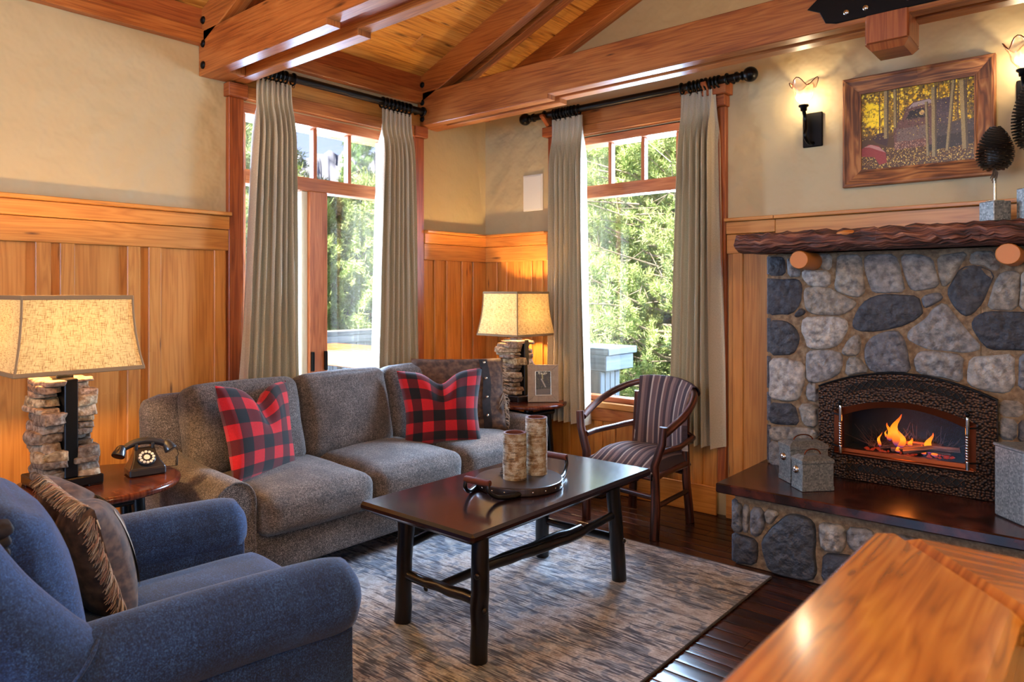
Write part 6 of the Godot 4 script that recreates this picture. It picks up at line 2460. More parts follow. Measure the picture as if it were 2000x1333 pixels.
func build_small_things() -> void:
	lamp("large table lamp with stacked-stone base and burlap shade, left of the sofa", Vector3(-3.14, 0.602, -0.99), 0.0, 0.435, 0.372, 0.285, 0.85)
	lamp("farther table lamp with stacked-stone base and burlap shade, in the room corner", Vector3(-3.205, 0.602, -3.81), -3.0, 0.385, 0.32, 0.30, 1.2)

	# telephone
	var ph := thing("rotary_telephone", "black rotary-dial telephone on the round table beside the large lamp", "telephone", Vector3(-3.062, 0.602, -1.268), 80.0)
	ph.scale = Vector3.ONE * 0.86
	var b := MB.new()
	b.box(Transform3D(Basis(), Vector3(0, 0.018, 0)), Vector3(0.158, 0.036, 0.128), 0.006)
	part("base", b, M.bakelite, ph)
	var body := MB.new()
	var rows := []
	for q in [[0.036, 0.150, 0.060, -0.058], [0.042, 0.148, 0.058, -0.057], [0.065, 0.118, 0.030, -0.052], [0.095, 0.096, 0.004, -0.046], [0.118, 0.090, -0.012, -0.040], [0.122, 0.080, -0.018, -0.036]]:
		var ring := PackedVector3Array()
		for c in [[-1, 1], [-0.9, 1.0], [0.9, 1.0], [1, 1], [1, 0.9], [1, 0.1], [1, 0], [0.9, 0], [-0.9, 0], [-1, 0], [-1, 0.1], [-1, 0.9], [-1, 1]]:
			ring.append(Vector3(c[0] * q[1] * 0.5, q[0], lerpf(q[3], q[2], c[1])))
		rows.append(ring)
	body.grid(rows, true)
	body.poly(Array(rows[5]).slice(0, 12), Vector3.UP, Vector3.RIGHT, Vector3.BACK)
	part("body", body, M.bakelite, ph)
	# dial on the sloping front
	var dn := Vector3(0, 0.70, 0.71).normalized()
	var du := Vector3(1, 0, 0)
	var dv := dn.cross(du)
	var dc := Vector3(0, 0.079, 0.030)
	var D := Transform3D(Basis(du, dn, du.cross(dn)), dc)
	var dl := MB.new()
	dl.lathe([Vector2(0.040, -0.004), Vector2(0.040, 0.004), Vector2(0.037, 0.007), Vector2(0.0, 0.007)], 28, D)
	var dial := part("dial", dl, M.bakelite, ph)
	for k in 12:
		var a := TAU * k / 12.0
		var bm := MB.new()
		bm.lathe([Vector2(0.0066, 0.006), Vector2(0.0066, 0.0095), Vector2(0.0048, 0.0105), Vector2(0.0, 0.0105)], 12, Transform3D(D.basis, D * Vector3(cos(a) * 0.0295, 0, sin(a) * 0.0295)))
		part("finger_button", bm, M.ivory, dial)
	var cm := MB.new()
	cm.lathe([Vector2(0.0135, 0.007), Vector2(0.0135, 0.0085), Vector2(0.0, 0.0088)], 16, D)
	part("centre_card", cm, M.ivory, dial)
	for s in [-1, 1]:
		var cr := MB.new()
		cr.box(Transform3D(Basis(), Vector3(s * 0.036, 0.128, -0.026)), Vector3(0.014, 0.03, 0.044), 0.004)
		part("cradle", cr, M.bakelite, ph)
	var hs := MB.new()
	var hp := []
	var hr := []
	for k in 15:
		var t := -1.0 + 2.0 * k / 14.0
		hp.append(Vector3(t * 0.098, 0.152 - 0.030 * t * t, -0.026 + 0.012 * t * t))
		hr.append(0.0135 + 0.004 * (1.0 - t * t))
	hs.tube(hp, hr, 12)
	var handset := part("handset", hs, M.bakelite, ph)
	for s in [-1, 1]:
		var e := MB.new()
		var ax := Vector3(s * 0.42, -0.80, 0.42).normalized()
		var u := ax.cross(Vector3.BACK).normalized()
		e.lathe([Vector2(0.0, -0.026), Vector2(0.013, -0.024), Vector2(0.021, -0.012), Vector2(0.027, 0.010), Vector2(0.030, 0.026), Vector2(0.028, 0.031), Vector2(0.0, 0.030)], 20, Transform3D(Basis(u, ax, u.cross(ax)), Vector3(s * 0.104, 0.120, -0.012)))
		part("ear_cup", e, M.bakelite, handset)
	var cd := MB.new()
	var cp := [Vector3(0.125, 0.118, -0.005), Vector3(0.145, 0.112, -0.02), Vector3(0.153, 0.085, -0.035), Vector3(0.162, 0.062, -0.045), Vector3(0.156, 0.055, -0.045)]
	for k in 44:
		var a := k * 0.95
		cp.append(Vector3(0.152 + cos(a) * 0.006, 0.052 - k * 0.00105, -0.045 + sin(a) * 0.006))
	cp.append(Vector3(0.13, 0.004, -0.055))
	cp.append(Vector3(0.05, 0.008, -0.066))
	cd.tube(cp, 0.0018, 5)
	part("coiled_cord", cd, M.cord, ph)
	# lamp flex trailing to the wall
	var fx := MB.new()
	fx.tube([Vector3(-3.27, 0.606, -0.965), Vector3(-3.30, 0.616, -0.945), Vector3(-3.35, 0.607, -0.93), Vector3(-3.375, 0.59, -0.92), Vector3(-3.42, 0.40, -0.90), Vector3(-3.60, 0.2, -0.88)], 0.003, 6)
	solo("lamp_cord", fx, M.cord, "thin dark lamp cord running off the back of the left round table", "cord")

	# small standing frame
	var pf := thing("photo_frame", "small pale linen-covered picture frame standing on the corner table", "picture frame", Vector3(-2.985, 0.602, -3.835), 44.0)
	var pt := Transform3D(Basis(Vector3.RIGHT, deg_to_rad(-9)), Vector3.ZERO)
	var outer := [Vector2(-0.105, 0.0), Vector2(0.105, 0.0), Vector2(0.105, 0.252), Vector2(-0.105, 0.252)]
	var inner := [Vector2(-0.052, 0.046), Vector2(0.052, 0.046), Vector2(0.052, 0.206), Vector2(-0.052, 0.206)]
	for k in 4:
		var m := MB.new()
		m.prism(PackedVector2Array([outer[k], outer[(k + 1) % 4], inner[(k + 1) % 4], inner[k]]), 0.016, pt, 0.0025)
		part("frame_rail", m, M.frame_linen, pf)
	var pm := MB.new()
	pm.poly([pt * Vector3(-0.052, 0.046, 0.008), pt * Vector3(0.052, 0.046, 0.008), pt * Vector3(0.052, 0.206, 0.008), pt * Vector3(-0.052, 0.206, 0.008)], pt.basis.z, Vector3.RIGHT, Vector3.UP)
	for q in pm.v.size():
		var p := pt.affine_inverse() * pm.v[q]
		pm.uv[q] = Vector2((p.x + 0.052) / 0.104, 1.0 - (p.y - 0.046) / 0.16)
	part("photograph", pm, M.small_print, pf, "dark photograph with a pale stream")
	var bd := MB.new()
	torusrect(bd, pt, -0.052, 0.052, 0.046, 0.206, 0.012)
	part("inner_bead", bd, M.brass_rod, pf)
	var lg := MB.new()
	lg.box(pt * Transform3D(Basis(Vector3.RIGHT, deg_to_rad(28)), Vector3(0, 0.09, -0.05)), Vector3(0.05, 0.20, 0.004), 0.001, 1)
	part("easel_leg", lg, M.frame_linen, pf)

	# tray with bentwood handles
	var tr := thing("serving_tray", "round dark wooden serving tray with bent handles on the coffee table", "tray", Vector3(-2.065, 0.4805, -2.475), 3.5)
	var tm := MB.new()
	tm.lathe([Vector2(0.0, 0.0), Vector2(0.190, 0.0), Vector2(0.197, 0.004), Vector2(0.197, 0.030), Vector2(0.192, 0.036), Vector2(0.0, 0.036)], 64)
	for q in tm.v.size():
		tm.uv[q] = Vector2(tm.v[q].x, tm.v[q].z)
	part("disc", tm, M.tray, tr)
	for k in 20:
		var a := TAU * k / 20.0
		part("nail_head", bolt(Vector3(cos(a) * 0.197, 0.017, sin(a) * 0.197), Vector3(cos(a), 0, sin(a)), 0.0042), M.chrome, tr)
	for s in [-1, 1]:
		var grip := MB.new()
		grip.col = Color(1.9, 2.0, 2.0)
		var gp := []
		for q in 31:
			gp.append(Vector3(lerpf(-0.066, 0.066, q / 30.0), 0.078, s * 0.293))
		var gr := []
		for q in 31:
			gr.append(0.0135 + 0.0012 * (q % 2))
		grip.tube(gp, gr, 10)
		var h := part("handle", grip, M.birch_core, tr, "tan cord-wrapped handle grip")
		for e in [-1, 1]:
			var hd := MB.new()
			var cv := Curve3D.new()
			for p in [Vector3(e * 0.115, 0.013, s * 0.145), Vector3(e * 0.10, 0.010, s * 0.20), Vector3(e * 0.075, 0.018, s * 0.262), Vector3(e * 0.062, 0.050, s * 0.300), Vector3(e * 0.060, 0.082, s * 0.292)]:
				cv.add_point(p)
			var pp := []
			for q in 14:
				pp.append(cv.sample_baked(cv.get_baked_length() * q / 13.0, true))
			hd.tube(pp, [0.012, 0.012, 0.012, 0.012, 0.011, 0.011, 0.010, 0.010, 0.010, 0.009, 0.009, 0.009, 0.008, 0.008], 8)
			part("bent_arm", hd, M.log_dark, h)

	# birch vases
	for k in 2:
		var at: Vector3 = [Vector3(-2.065, 0.517, -2.445), Vector3(-2.045, 0.517, -2.575)][k]
		var H: float = [0.205, 0.258][k]
		var R: float = [0.053, 0.050][k]
		var v := thing("birch_vase", ["shorter hollow birch-bark cylinder standing on the round tray", "taller hollow birch-bark cylinder standing on the round tray"][k], "vase", at, 0, "birch bark cylinders")
		var bark := MB.new()
		var rows2 := []
		for j in 13:
			var ring := PackedVector3Array()
			for i in 29:
				var a := TAU * (i % 28) / 28.0
				var rr := R * (1.0 + 0.012 * sin(a * 3 + j * 0.8 + k) + 0.008 * sin(a * 5 - j * 1.3))
				ring.append(Vector3(cos(a) * rr, H * j / 12.0, -sin(a) * rr))
			rows2.append(ring)
		bark.off = Vector2(k * 0.37, k * 0.2)
		bark.grid(rows2, true)
		part("bark", bark, M.birch, v)
		var core := MB.new()
		core.lathe([Vector2(0.0, 0.001), Vector2(R * 0.99, 0.001)], 28)
		core.lathe([Vector2(R * 0.985, H + 0.0005), Vector2(R * 0.84, H + 0.0005), Vector2(R * 0.82, H - 0.004), Vector2(R * 0.80, 0.02), Vector2(0.0, 0.018)], 28)
		part("hollow_core", core, M.birch_core, v)
	# little cone lying behind the vases
	var pc := thing("pine_cone", "small brown pine cone lying on the tray behind the shorter birch cylinder", "pine cone", Vector3(-2.140, 0.518, -2.475))
	var cm2 := MB.new()
	cm2.lathe([Vector2(0.0, 0.0), Vector2(0.016, 0.004), Vector2(0.020, 0.016), Vector2(0.012, 0.032), Vector2(0.0, 0.040)], 10)
	for m in 40:
		var t := m / 40.0
		var an := m * 2.4
		var rad := 0.024 * (1.0 - 0.55 * t)
		cm2.col = Color(1.2, 1.1, 1.0).lerp(Color(2.4, 2.1, 1.8), rng.randf())
		var p := Vector3(cos(an) * rad, 0.004 + t * 0.034, sin(an) * rad)
		cm2.box(Transform3D(Basis(Vector3.UP, -an), p), Vector3(0.012, 0.003, 0.010), 0)
	part("scales", cm2, M.cone, pc)

	# metal boxes on the hearth
	tin("small lidded galvanized box with a wire handle, front one on the hearth", Vector3(-1.137, 0.400, -3.572), 47.0, Vector3(0.160, 0.155, 0.100))
	tin("taller lidded galvanized box with a wire handle, behind the small one on the hearth", Vector3(-1.225, 0.400, -3.705), 47.0, Vector3(0.200, 0.195, 0.115))
	var bin := thing("galvanized_bin", "tall plain galvanized metal bin on the hearth at the right picture edge", "bin", Vector3(-0.405, 0.400, -3.715), -48.0)
	bin.position = Vector3(-0.27, 0.400, -3.68)
	var bm2 := MB.new()
	bm2.box(Transform3D(Basis(), Vector3(0, 0.15, 0)), Vector3(0.17, 0.30, 0.24), 0.006, 1)
	part("body", bm2, M.galvanized, bin)
	var bl2 := MB.new()
	bl2.box(Transform3D(Basis(), Vector3(0, 0.302, 0)), Vector3(0.178, 0.012, 0.248), 0.003, 0)
	part("rolled_rim", bl2, M.galvanized, bin)


func torusrect(mb: MB, T: Transform3D, x0: float, x1: float, y0: float, y1: float, z: float) -> void:
	for e in [[x0, y0, x1, y0], [x1, y0, x1, y1], [x1, y1, x0, y1], [x0, y1, x0, y0]]:
		mb.tube([T * Vector3(e[0], e[1], z), T * Vector3(e[2], e[3], z)], 0.003, 6)


func tin(label: String, at: Vector3, turn: float, s: Vector3) -> void:
	var o := thing("lidded_box", label, "metal box", at, turn, "galvanized boxes on the hearth")
	var m := MB.new()
	m.box(Transform3D(Basis(), Vector3(0, s.y * 0.42, 0)), Vector3(s.x, s.y * 0.84, s.z), 0.003, 0)
	m.box(Transform3D(Basis(), Vector3(0, 0.011, 0)), Vector3(s.x + 0.003, 0.022, s.z + 0.003), 0.002, 0)
	part("body", m, M.galvanized, o)
	var l := MB.new()
	l.box(Transform3D(Basis(), Vector3(0, s.y * 0.90, 0)), Vector3(s.x + 0.006, s.y * 0.12, s.z + 0.006), 0.003, 0)
	var hy := s.y * 0.96
	var hx := s.x * 0.5
	var hz := s.z * 0.5
	var ap := [Vector3(-hx * 0.72, hy + 0.016, -hz * 0.55), Vector3(hx * 0.72, hy + 0.016, -hz * 0.55), Vector3(hx * 0.72, hy + 0.016, hz * 0.55), Vector3(-hx * 0.72, hy + 0.016, hz * 0.55)]
	var bp := [Vector3(-hx, hy, -hz), Vector3(hx, hy, -hz), Vector3(hx, hy, hz), Vector3(-hx, hy, hz)]
	l.poly(ap, Vector3.UP, Vector3.RIGHT, Vector3.BACK)
	for k in 4:
		l.poly([bp[k], bp[(k + 1) % 4], ap[(k + 1) % 4], ap[k]], (bp[k] + bp[(k + 1) % 4]) * Vector3(1, 0, 1) + Vector3.UP * 0.05, Vector3.RIGHT, Vector3.UP)
	var lid := part("lid", l, M.galvanized, o)
	var h := MB.new()
	var p := []
	for k in 13:
		var a := PI * k / 12.0
		p.append(Vector3(-cos(a) * s.x * 0.25, hy + 0.016 + sin(a) * 0.026, 0))
	h.tube(p, 0.0032, 6)
	part("handle", h, M.copper, lid)
	var c := MB.new()
	c.lathe([Vector2(0.020, 0.0), Vector2(0.018, 0.010), Vector2(0.010, 0.017), Vector2(0.0, 0.019)], 14, Transform3D(Basis(Vector3.UP, Vector3.LEFT, Vector3(0, 0, 1)).orthonormalized(), Vector3(-s.x * 0.5, s.y * 0.62, 0)))
	part("clasp", c, M.chrome, o)


func lamp(label: String, at: Vector3, turn: float, wb: float, wt: float, hs: float, power: float) -> void:
	var o := thing("table_lamp", label, "table lamp", at, turn, "stacked-stone table lamps")
	var b := MB.new()
	b.box(Transform3D(Basis(), Vector3(0, 0.022, 0)), Vector3(0.235, 0.036, 0.215), 0.004)
	for sx in [-1, 1]:
		for sz in [-1, 1]:
			b.box(Transform3D(Basis(), Vector3(sx * 0.09, 0.003, sz * 0.08)), Vector3(0.05, 0.006, 0.05), 0.001)
	part("base", b, M.lamp_black, o)
	var post := MB.new()
	post.box(Transform3D(Basis(), Vector3(0, 0.228, 0)), Vector3(0.200, 0.376, 0.046), 0.003, 1)
	post.box(Transform3D(Basis(), Vector3(0, 0.420, 0)), Vector3(0.06, 0.010, 0.06), 0.002, 1)
	part("upright_plate", post, M.lamp_black, o)
	var neck := MB.new()
	neck.lathe([Vector2(0.018, 0.42), Vector2(0.018, 0.455), Vector2(0.010, 0.458), Vector2(0.010, 0.50), Vector2(0.017, 0.502), Vector2(0.017, 0.545)], 14)
	part("socket", neck, M.copper, o)
	# two stacks of split ledge stones
	for s in [-1, 1]:
		var y := 0.041
		while y < 0.400:
			var hgt := minf(rng.randf_range(0.018, 0.044), 0.412 - y)
			var m := MB.new()
			var g := rng.randf_range(0.65, 1.2)
			m.col = [Color(1.0, 0.92, 0.80), Color(0.62, 0.58, 0.56), Color(1.15, 0.95, 0.72), Color(0.50, 0.49, 0.50), Color(0.85, 0.78, 0.70)][rng.randi() % 5] * g
			m.col.a = 1.0
			var w := rng.randf_range(0.064, 0.078)
			var d := rng.randf_range(0.140, 0.186)
			m.cushion(Transform3D(Basis(Vector3.UP, rng.randf_range(-0.06, 0.06)), Vector3(rng.randf_range(-0.006, 0.006), y + hgt * 0.5, s * (0.022 + w * 0.5))), Vector3(d, hgt - 0.001, w), 0.005, Vector3(0.004, 0.0, 0.004), 7, 0.055, rng.randi() % 999)
			part("ledge_stone", m, M.slate, o)
			y += hgt * 0.94
	# flared four-sided shade
	var y0 := 0.447
	var hw := func(t: float) -> float: return (wt + (wb - wt) * pow(1.0 - t, 2.0)) * 0.5
	for k in 4:
		var B := Basis(Vector3.UP, PI * 0.5 * k)
		var m := MB.new()
		var rows := []
		for j in 11:
			var t := j / 10.0
			var w: float = hw.call(t)
			var ring := PackedVector3Array()
			for i in 3:
				ring.append(B * Vector3(w, y0 + t * hs, lerpf(w, -w, i / 2.0)))
			rows.append(ring)
		m.grid(rows)
		m.off = Vector2(rng.randf(), rng.randf())
		part("shade_panel", m, M.linen, o)
		var e := MB.new()
		var pth := []
		for j in 11:
			var t := j / 10.0
			var w: float = hw.call(t)
			pth.append(B * Vector3(w, y0 + t * hs, w))
		e.tube(pth, 0.004, 6)
		var wa: float = hw.call(0.0)
		var wc: float = hw.call(1.0)
		for q in [[y0, wa, 0.010], [y0 + hs, wc, 0.008]]:
			e.box(Transform3D(B, B * Vector3(q[1], q[0] + (0.006 if q[0] == y0 else -0.006), 0)), Vector3(0.006, 0.016, q[1] * 2.0), 0.002, 2)
		part("shade_trim", e, M.linen_trim, o)
	var spider := MB.new()
	var wt2: float = hw.call(1.0)
	for a in [Vector3(1, 0, 1), Vector3(1, 0, -1)]:
		spider.tube([a * wt2 + Vector3(0, y0 + hs - 0.012, 0), Vector3(0, y0 + hs - 0.03, 0), -a * wt2 + Vector3(0, y0 + hs - 0.012, 0)], 0.0025, 5)
	spider.tube([Vector3(0, 0.50, 0), Vector3(0.045, 0.56, 0), Vector3(0.045, 0.66, 0), Vector3(0, y0 + hs - 0.03, 0)], 0.002, 5)
	part("shade_carrier", spider, M.brass_rod, o)
	var bl := MB.new()
	bl.lathe([Vector2(0.0, 0.540), Vector2(0.014, 0.545), Vector2(0.016, 0.565), Vector2(0.030, 0.600), Vector2(0.028, 0.622), Vector2(0.014, 0.638), Vector2(0.0, 0.641)], 16)
	part("bulb", bl, M.bulb, o)
	omni("table_lamp_light", at + Vector3(0, 0.605, 0), Color(1.0, 0.80, 0.54), power, 0.028)


# two unseen chandeliers, out of view, placed to light the ceiling and walls
func build_unseen_chandeliers() -> void:
	for k in 2:
		var at: Vector3 = [Vector3(0.75, 2.55, -0.75), Vector3(-1.0, 2.55, 1.9)][k]
		var o := thing("unseen_chandelier", ["unseen iron ring lamp to the right of the camera, placed to light the room", "unseen iron ring lamp behind the camera, placed to light the room"][k], "unseen_chandelier", at, 0, "unseen iron ring lamps")
		var rg := MB.new()
		torus(rg, Vector3.ZERO, Vector3.UP, 0.34, 0.014, 40)
		part("ring", rg, M.black_steel, o)
		var rd := MB.new()
		for a in 3:
			var d := Vector3(cos(TAU * a / 3.0), 0, sin(TAU * a / 3.0)) * 0.34
			rd.tube([d, Vector3(0, 0.55, 0)], 0.006, 6)
		rd.tube([Vector3(0, 0.55, 0), Vector3(0, roof_y(at.x) - at.y, 0)], 0.008, 6)
		part("hanger", rd, M.black_steel, o)
		for a in 6:
			var d := Vector3(cos(TAU * a / 6.0), 0, sin(TAU * a / 6.0)) * 0.34
			var cu := MB.new()
			cu.lathe([Vector2(0.0, 0.01), Vector2(0.022, 0.012), Vector2(0.018, 0.05), Vector2(0.0, 0.05)], 10, Transform3D(Basis(), d))
			part("candle_cup", cu, M.black_steel, o)
			var b := MB.new()
			b.lathe([Vector2(0.0, 0.05), Vector2(0.012, 0.055), Vector2(0.022, 0.085), Vector2(0.016, 0.115), Vector2(0.0, 0.135)], 12, Transform3D(Basis(), d))
			part("bulb", b, M.bulb, o)
			omni("unseen_chandelier_light", at + d + Vector3(0, 0.09, 0), Color(1.0, 0.86, 0.66), [0.55, 0.50][k], 0.02)


# ---------------------------------------------------------------- outside

# a spray of pine needles on a short twig, pointing along +y, about 0.34 m long
func spray_mesh(sd: int) -> ArrayMesh:
	var r := RandomNumberGenerator.new()
	r.seed = sd
	var mb := MB.new()
	mb.col = Color(1, 1, 1)
	for k in 64:
		var t := r.randf()
		var b := Vector3(r.randf_range(-0.05, 0.05) * t, t * 0.30, r.randf_range(-0.05, 0.05) * t)
		var a := r.randf() * TAU
		var d := Vector3(cos(a) * 0.8, r.randf_range(0.25, 1.0), sin(a) * 0.8).normalized()
		var w := d.cross(Vector3(r.randf_range(-1, 1), r.randf_range(-1, 1), r.randf_range(-1, 1))).normalized() * 0.0055
		var L := r.randf_range(0.05, 0.10)
		var q := r.randf_range(0.75, 1.25)
		mb.col = Color(q, q, q * 0.9)
		mb.poly([b - w, b + w, b + d * L + w * 0.5, b + d * L - w * 0.5], w.cross(d), d, w)
	return mb.commit()


func pine(called: String, label: String, group: String, at: Vector3, H: float, R: float, first: float, count: int, size: float, hue: Color, sd: int, sprays: Array, bare := 0) -> void:
	var o := thing(called, label, "tree", at, 0, group)
	var r := RandomNumberGenerator.new()
	r.seed = sd
	var tk := MB.new()
	var tp := []
	var trad := []
	for k in 9:
		var t := k / 8.0
		tp.append(Vector3(sin(t * 3.0 + sd) * 0.06, t * H, cos(t * 2.6 + sd) * 0.06))
		trad.append(lerpf(0.022, 0.004, t) * H * 0.8 + 0.01)
	tk.tube(tp, trad, 9)
	part("trunk", tk, M.trunk, o)
	var br := MB.new()
	var where: Array[Transform3D] = []
	var tints := []
	var nb := int(count / 26.0)
	for k in nb:
		var t: float = first + (0.985 - first) * pow((k + r.randf()) / nb, 0.9)
		var y := t * H
		var an := k * 2.39996 + r.randf_range(-0.4, 0.4)
		var prof := pow(clampf((1.0 - t) / (1.0 - first), 0.0, 1.0), 0.75)
		var L := R * (0.10 + 0.90 * prof) * r.randf_range(0.65, 1.12)
		var d := Vector3(cos(an), 0, sin(an))
		var rise := lerpf(-0.10, 0.55, t) + r.randf_range(-0.12, 0.12)
		var a := Vector3(0, y, 0)
		var m := a + d * L * 0.55 + Vector3(0, rise * L * 0.45, 0)
		var e := a + d * L + Vector3(0, rise * L * 1.0 + 0.10 * L, 0)
		br.tube([a, m, e], [0.012 + 0.010 * L, 0.010 + 0.004 * L, 0.004], 5, false)
		for j in 26:
			var u := pow(r.randf(), 0.6) * 0.9 + 0.12
			var c: Vector3 = a.lerp(m, u * 2.0) if u < 0.5 else m.lerp(e, u * 2.0 - 1.0)
			var side := d.cross(Vector3.UP)
			var off := r.randf_range(-1, 1) * L * 0.34 * (1.1 - u * 0.6)
			c += side * off + Vector3(0, r.randf_range(-0.05, 0.10) * L, 0)
			var up := (d * r.randf_range(0.2, 1.0) + side * signf(off) * r.randf_range(0.0, 0.8) + Vector3(0, r.randf_range(0.1, 1.0), 0)).normalized()
			var x := up.cross(Vector3(r.randf_range(-1, 1), r.randf_range(-1, 1), r.randf_range(-1, 1))).normalized()
			var s := size * r.randf_range(0.7, 1.35)
			where.append(Transform3D(Basis(x * s, up * s, x.cross(up) * s), c))
			var q := r.randf_range(0.65, 1.3)
			tints.append(Color(hue.r * q, hue.g * q * r.randf_range(0.94, 1.06), hue.b * q))
	stuff(part("branches", br, M.twig, o))
	if bare:
		var tw := MB.new()
		for k in bare:
			var y := H * r.randf_range(0.25, 0.62)
			var an := r.randf() * TAU
			var d := Vector3(cos(an), r.randf_range(-0.35, 0.35), sin(an))
			var a := Vector3(0, y, 0) + d * R * r.randf_range(0.1, 0.6)
			var e := a + d * R * r.randf_range(0.35, 0.8)
			var m := a.lerp(e, 0.5) + Vector3(r.randf_range(-0.2, 0.2), r.randf_range(-0.15, 0.15), r.randf_range(-0.2, 0.2))
			tw.tube([a, m, e], [0.012, 0.008, 0.003], 4, false)
			for j in 4:
				var p := m.lerp(e, r.randf())
				tw.tube([p, p + Vector3(r.randf_range(-0.3, 0.3), r.randf_range(-0.2, 0.3), r.randf_range(-0.3, 0.3))], [0.005, 0.002], 4, false)
		stuff(part("bare_twigs", tw, M.twig, o))
	for g in sprays.size():
		var idx := []
		for k in range(g, where.size(), sprays.size()):
			idx.append(k)
		var mm := MultiMesh.new()
		mm.transform_format = MultiMesh.TRANSFORM_3D
		mm.use_colors = true
		mm.mesh = sprays[g]
		mm.instance_count = idx.size()
		for k in idx.size():
			mm.set_instance_transform(k, where[idx[k]])
			mm.set_instance_color(k, tints[idx[k]])
		var mi := MultiMeshInstance3D.new()
		mi.multimesh = mm
		mi.name = "foliage"
		mi.material_override = null
		o.add_child(mi, true)
		stuff(mi)


func build_outside() -> void:
	# deck with its solid railing and picnic table
	var dk := thing("deck", "grey board deck outside the left window", "deck", Vector3.ZERO, 0, "", "structure")
	for k in 17:
		var x := XL - 0.2 - k * 0.143
		board("deck_board", dk, M.greywood, Vector3(x - 0.138, -0.02, -6.2), Vector3(x, 0.02, 0.6), 2)
	var rl := thing("deck_railing", "grey solid-panelled deck railing with a flat cap beyond the left window", "railing")
	board("cap", rl, M.greywood, Vector3(-6.30, 0.90, -6.2), Vector3(-6.10, 0.945, 0.6), 2)
	board("fascia", rl, M.greywood, Vector3(-6.135, 0.82, -6.2), Vector3(-6.115, 0.899, 0.6), 2)
	for k in 22:
		board("railing_board", rl, M.greywood, Vector3(-6.18, 0.28, -6.2 + k * 0.30), Vector3(-6.155, 0.818, -5.905 + k * 0.30), 1)
	for k in 5:
		board("post", rl, M.greywood, Vector3(-6.26, 0.02, -6.1 + k * 1.6), Vector3(-6.182, 0.898, -6.02 + k * 1.7), 1)
	var tb := thing("picnic_table", "pale wooden picnic table on the deck outside the left window", "table")
	for k in 5:
		board("top_board", tb, M.teak, Vector3(-5.85, 0.815, -3.52 - k * 0.142 - 0.138), Vector3(-4.15, 0.848, -3.52 - k * 0.142), 0)
	board("edge_board", tb, M.teak, Vector3(-5.85, 0.745, -3.518), Vector3(-4.15, 0.842, -3.495), 0)
	for x in [-5.6, -4.4]:
		for z in [-3.62, -4.12]:
			board("leg", tb, M.greywood, Vector3(x - 0.04, 0.02, z - 0.04), Vector3(x + 0.04, 0.814, z + 0.04), 1)
	var bn := thing("deck_bench", "reddish wooden bench in front of the picnic table on the deck", "bench")
	for k in 2:
		board("seat_board", bn, M.fir, Vector3(-5.35, 0.50, -3.06 - k * 0.145 - 0.14), Vector3(-4.05, 0.54, -3.06 - k * 0.145), 0)
	for x in [-5.2, -4.2]:
		board("leg", bn, M.fir, Vector3(x - 0.03, 0.02, -3.30), Vector3(x + 0.03, 0.499, -3.10), 1)
	# boxed-in end of a railing outside the right window
	var sb := thing("railing_stub", "boxed grey railing end with vertical boards outside the right window", "railing")
	board("cap", sb, M.greywood_shaded, Vector3(-3.15, 0.895, -4.70), Vector3(-2.77, 0.945, ZB - 0.18), 2)
	board("fascia", sb, M.greywood_shaded, Vector3(-3.13, 0.78, -4.68), Vector3(-2.79, 0.894, ZB - 0.18), 2)
	board("core", sb, M.greywood_shaded, Vector3(-3.05, -2.0, -4.56), Vector3(-2.85, 0.779, ZB - 0.18), 1)
	for k in 4:
		board("vertical_board", sb, M.greywood_shaded, Vector3(-2.849, -2.0, -4.558 + k * 0.066), Vector3(-2.832, 0.779, -4.498 + k * 0.066), 1)
	# ground falling away, far wooded slope, rock ridge
	var gr := MB.new()
	var rows := []
	var nz2 := fbm(3, 0.05, 3)
	for j in 30:
		var ring := PackedVector3Array()
		for i in 30:
			var x := -130.0 + i * 7.0
			var z := -130.0 + j * 7.0
			var d := Vector2(x, z).length()
			ring.append(Vector3(x, -3.2 - 0.02 * d + nz2.get_noise_2d(x, z) * (0.4 + d * 0.02), z))
		rows.append(ring)
	gr.grid(rows, false, true)
	var gm := solo("ground", gr, M.meadow, "green slope falling away below the house", "ground", "", "structure")
	var hl := MB.new()
	rows = []
	for j in 14:
		var ring := PackedVector3Array()
		for i in 60:
			var a := lerpf(-2.6, 0.4, i / 59.0)      # heading, from -z
			var d := 150.0 + j * 16.0
			var hgt := -8.0 + 27.0 * smoothstep(0.0, 1.0, j / 13.0) + nz2.get_noise_2d(i * 9.0, j * 30.0) * 6.0
			ring.append(Vector3(sin(a) * d, hgt, -cos(a) * d))
		rows.append(ring)
	hl.grid(rows, false, false)
	solo("hill", hl, M.hazed_forest, "hazy green wooded hillside in the distance", "hill", "", "structure")
	var rk := MB.new()
	rows = []
	var rn := fbm(12, 0.09, 5)
	var rd := fbm(14, 0.7, 3)
	for j in 22:
		var ring := PackedVector3Array()
		for i in 520:
			var a := lerpf(-1.75, 0.1, i / 519.0)
			var t := j / 21.0
			var d := 640.0 + t * 90.0 + absf(rd.get_noise_2d(i * 0.22, j * 0.16)) * 22.0
			var top := 138.0 + rn.get_noise_2d(i * 0.3, 0) * 18.0 + rd.get_noise_2d(i * 0.5, 9) * 7.0
			var prof := t * 0.55 if t < 0.6 else 0.33 + (t - 0.6) / 0.4 * 0.67
			ring.append(Vector3(sin(a) * d, lerpf(10.0, top, prof), -cos(a) * d))
		rows.append(ring)
	rk.grid(rows, false, false)
	solo("mountain_ridge", rk, M.rock, "pale grey craggy mountain ridge on the skyline", "mountain", "", "structure")

	var sprays := [spray_mesh(1), spray_mesh(2), spray_mesh(3)]
	for s in sprays:
		s.surface_set_material(0, M.needles)
	var sunny := Color(1.0, 1.03, 0.92)
	var cool := Color(0.75, 0.95, 0.80)
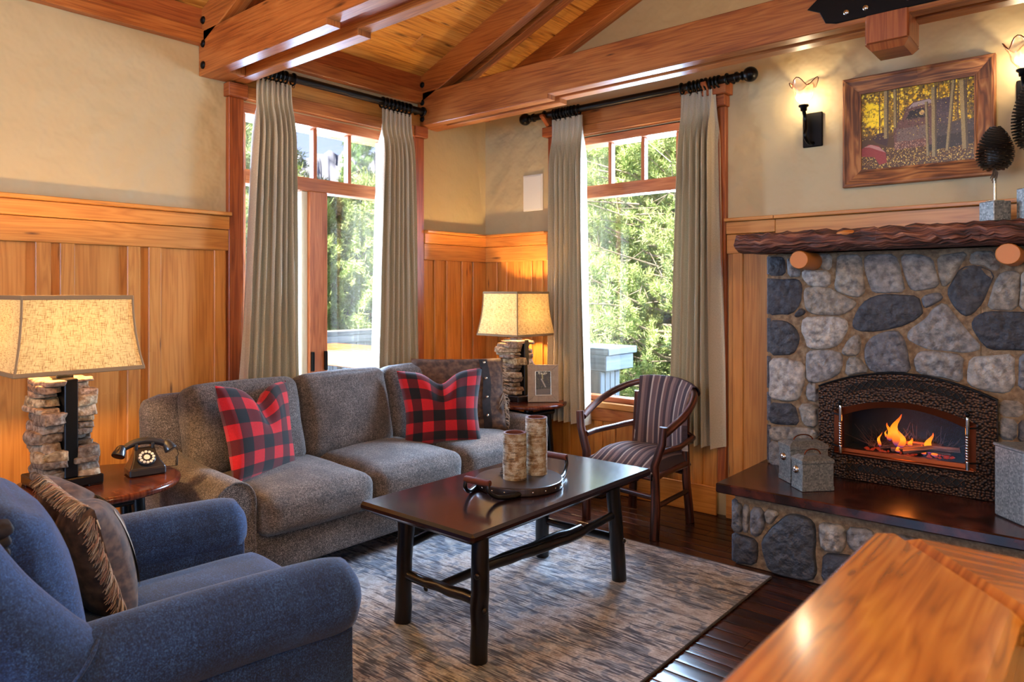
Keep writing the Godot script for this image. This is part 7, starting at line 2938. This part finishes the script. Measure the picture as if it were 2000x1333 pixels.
	# seen through the right window
	pine("pine_tree", "big airy pine with bare grey twigs filling the left of the right window", "", Vector3(-5.55, -3.4, -9.1), 10.0, 2.7, 0.20, 8600, 0.76, sunny, 11, sprays, 220)
	pine("pine_tree", "sunlit yellow-green pine filling the right half of the right window", "", Vector3(-3.75, -3.4, -8.3), 9.5, 2.4, 0.15, 8600, 0.76, Color(1.08, 1.08, 0.88), 12, sprays, 90)
	var spots := [[-4.6, -11.5], [-6.6, -11.0], [-3.0, -11.6], [-5.4, -14.5], [-7.6, -14.0], [-3.6, -15.0], [-9.0, -17.5]]
	for k in spots.size():
		pine("pine_tree", "green pine in the thicket behind the nearest trees of the right window", "pines behind the right window", Vector3(spots[k][0], -3.9, spots[k][1]), 11.0 + (k % 3) * 1.3, 2.6, 0.12, 2600, 1.35, cool.lerp(sunny, (k % 3) * 0.4), 30 + k, sprays, 0)
	# seen through the left window
	pine("pine_tree", "slim tall spire-topped pine rising against the sky in the left window", "", Vector3(-17.9, -4.2, -13.7), 10.5, 1.05, 0.18, 1700, 1.0, cool, 51, sprays)
	pine("pine_tree", "bushy sunlit pine in the middle of the left window, beyond the railing", "", Vector3(-11.2, -4.0, -8.2), 7.1, 2.4, 0.15, 4600, 1.15, Color(1.08, 1.08, 0.85), 52, sprays)
	pine("pine_tree", "tall pine showing in the sliver beside the left window's casing", "", Vector3(-11.4, -4.0, -6.35), 9.4, 1.9, 0.12, 3600, 1.15, sunny, 53, sprays)
	pine("pine_tree", "leafy green pine beside the right curtain of the left window", "", Vector3(-11.6, -4.0, -9.5), 6.6, 2.3, 0.15, 4200, 1.15, sunny, 54, sprays)
	var left := [[-16.5, -7.0, 7.2], [-17.5, -9.5, 6.8], [-16.0, -12.5, 6.6], [-21.0, -8.0, 7.0], [-22.0, -12.0, 7.2], [-21.0, -16.5, 7.6], [-14.0, -6.0, 6.2], [-26.0, -11.0, 7.6], [-27.0, -17.0, 7.8]]
	for k in left.size():
		pine("pine_tree", "pine in the tree belt beyond the deck railing, seen through the left window", "pines beyond the deck", Vector3(left[k][0], -4.4, left[k][1]), left[k][2], 2.3, 0.10, 1900, 1.6, cool.lerp(sunny, (k % 3) * 0.45), 70 + k, sprays)
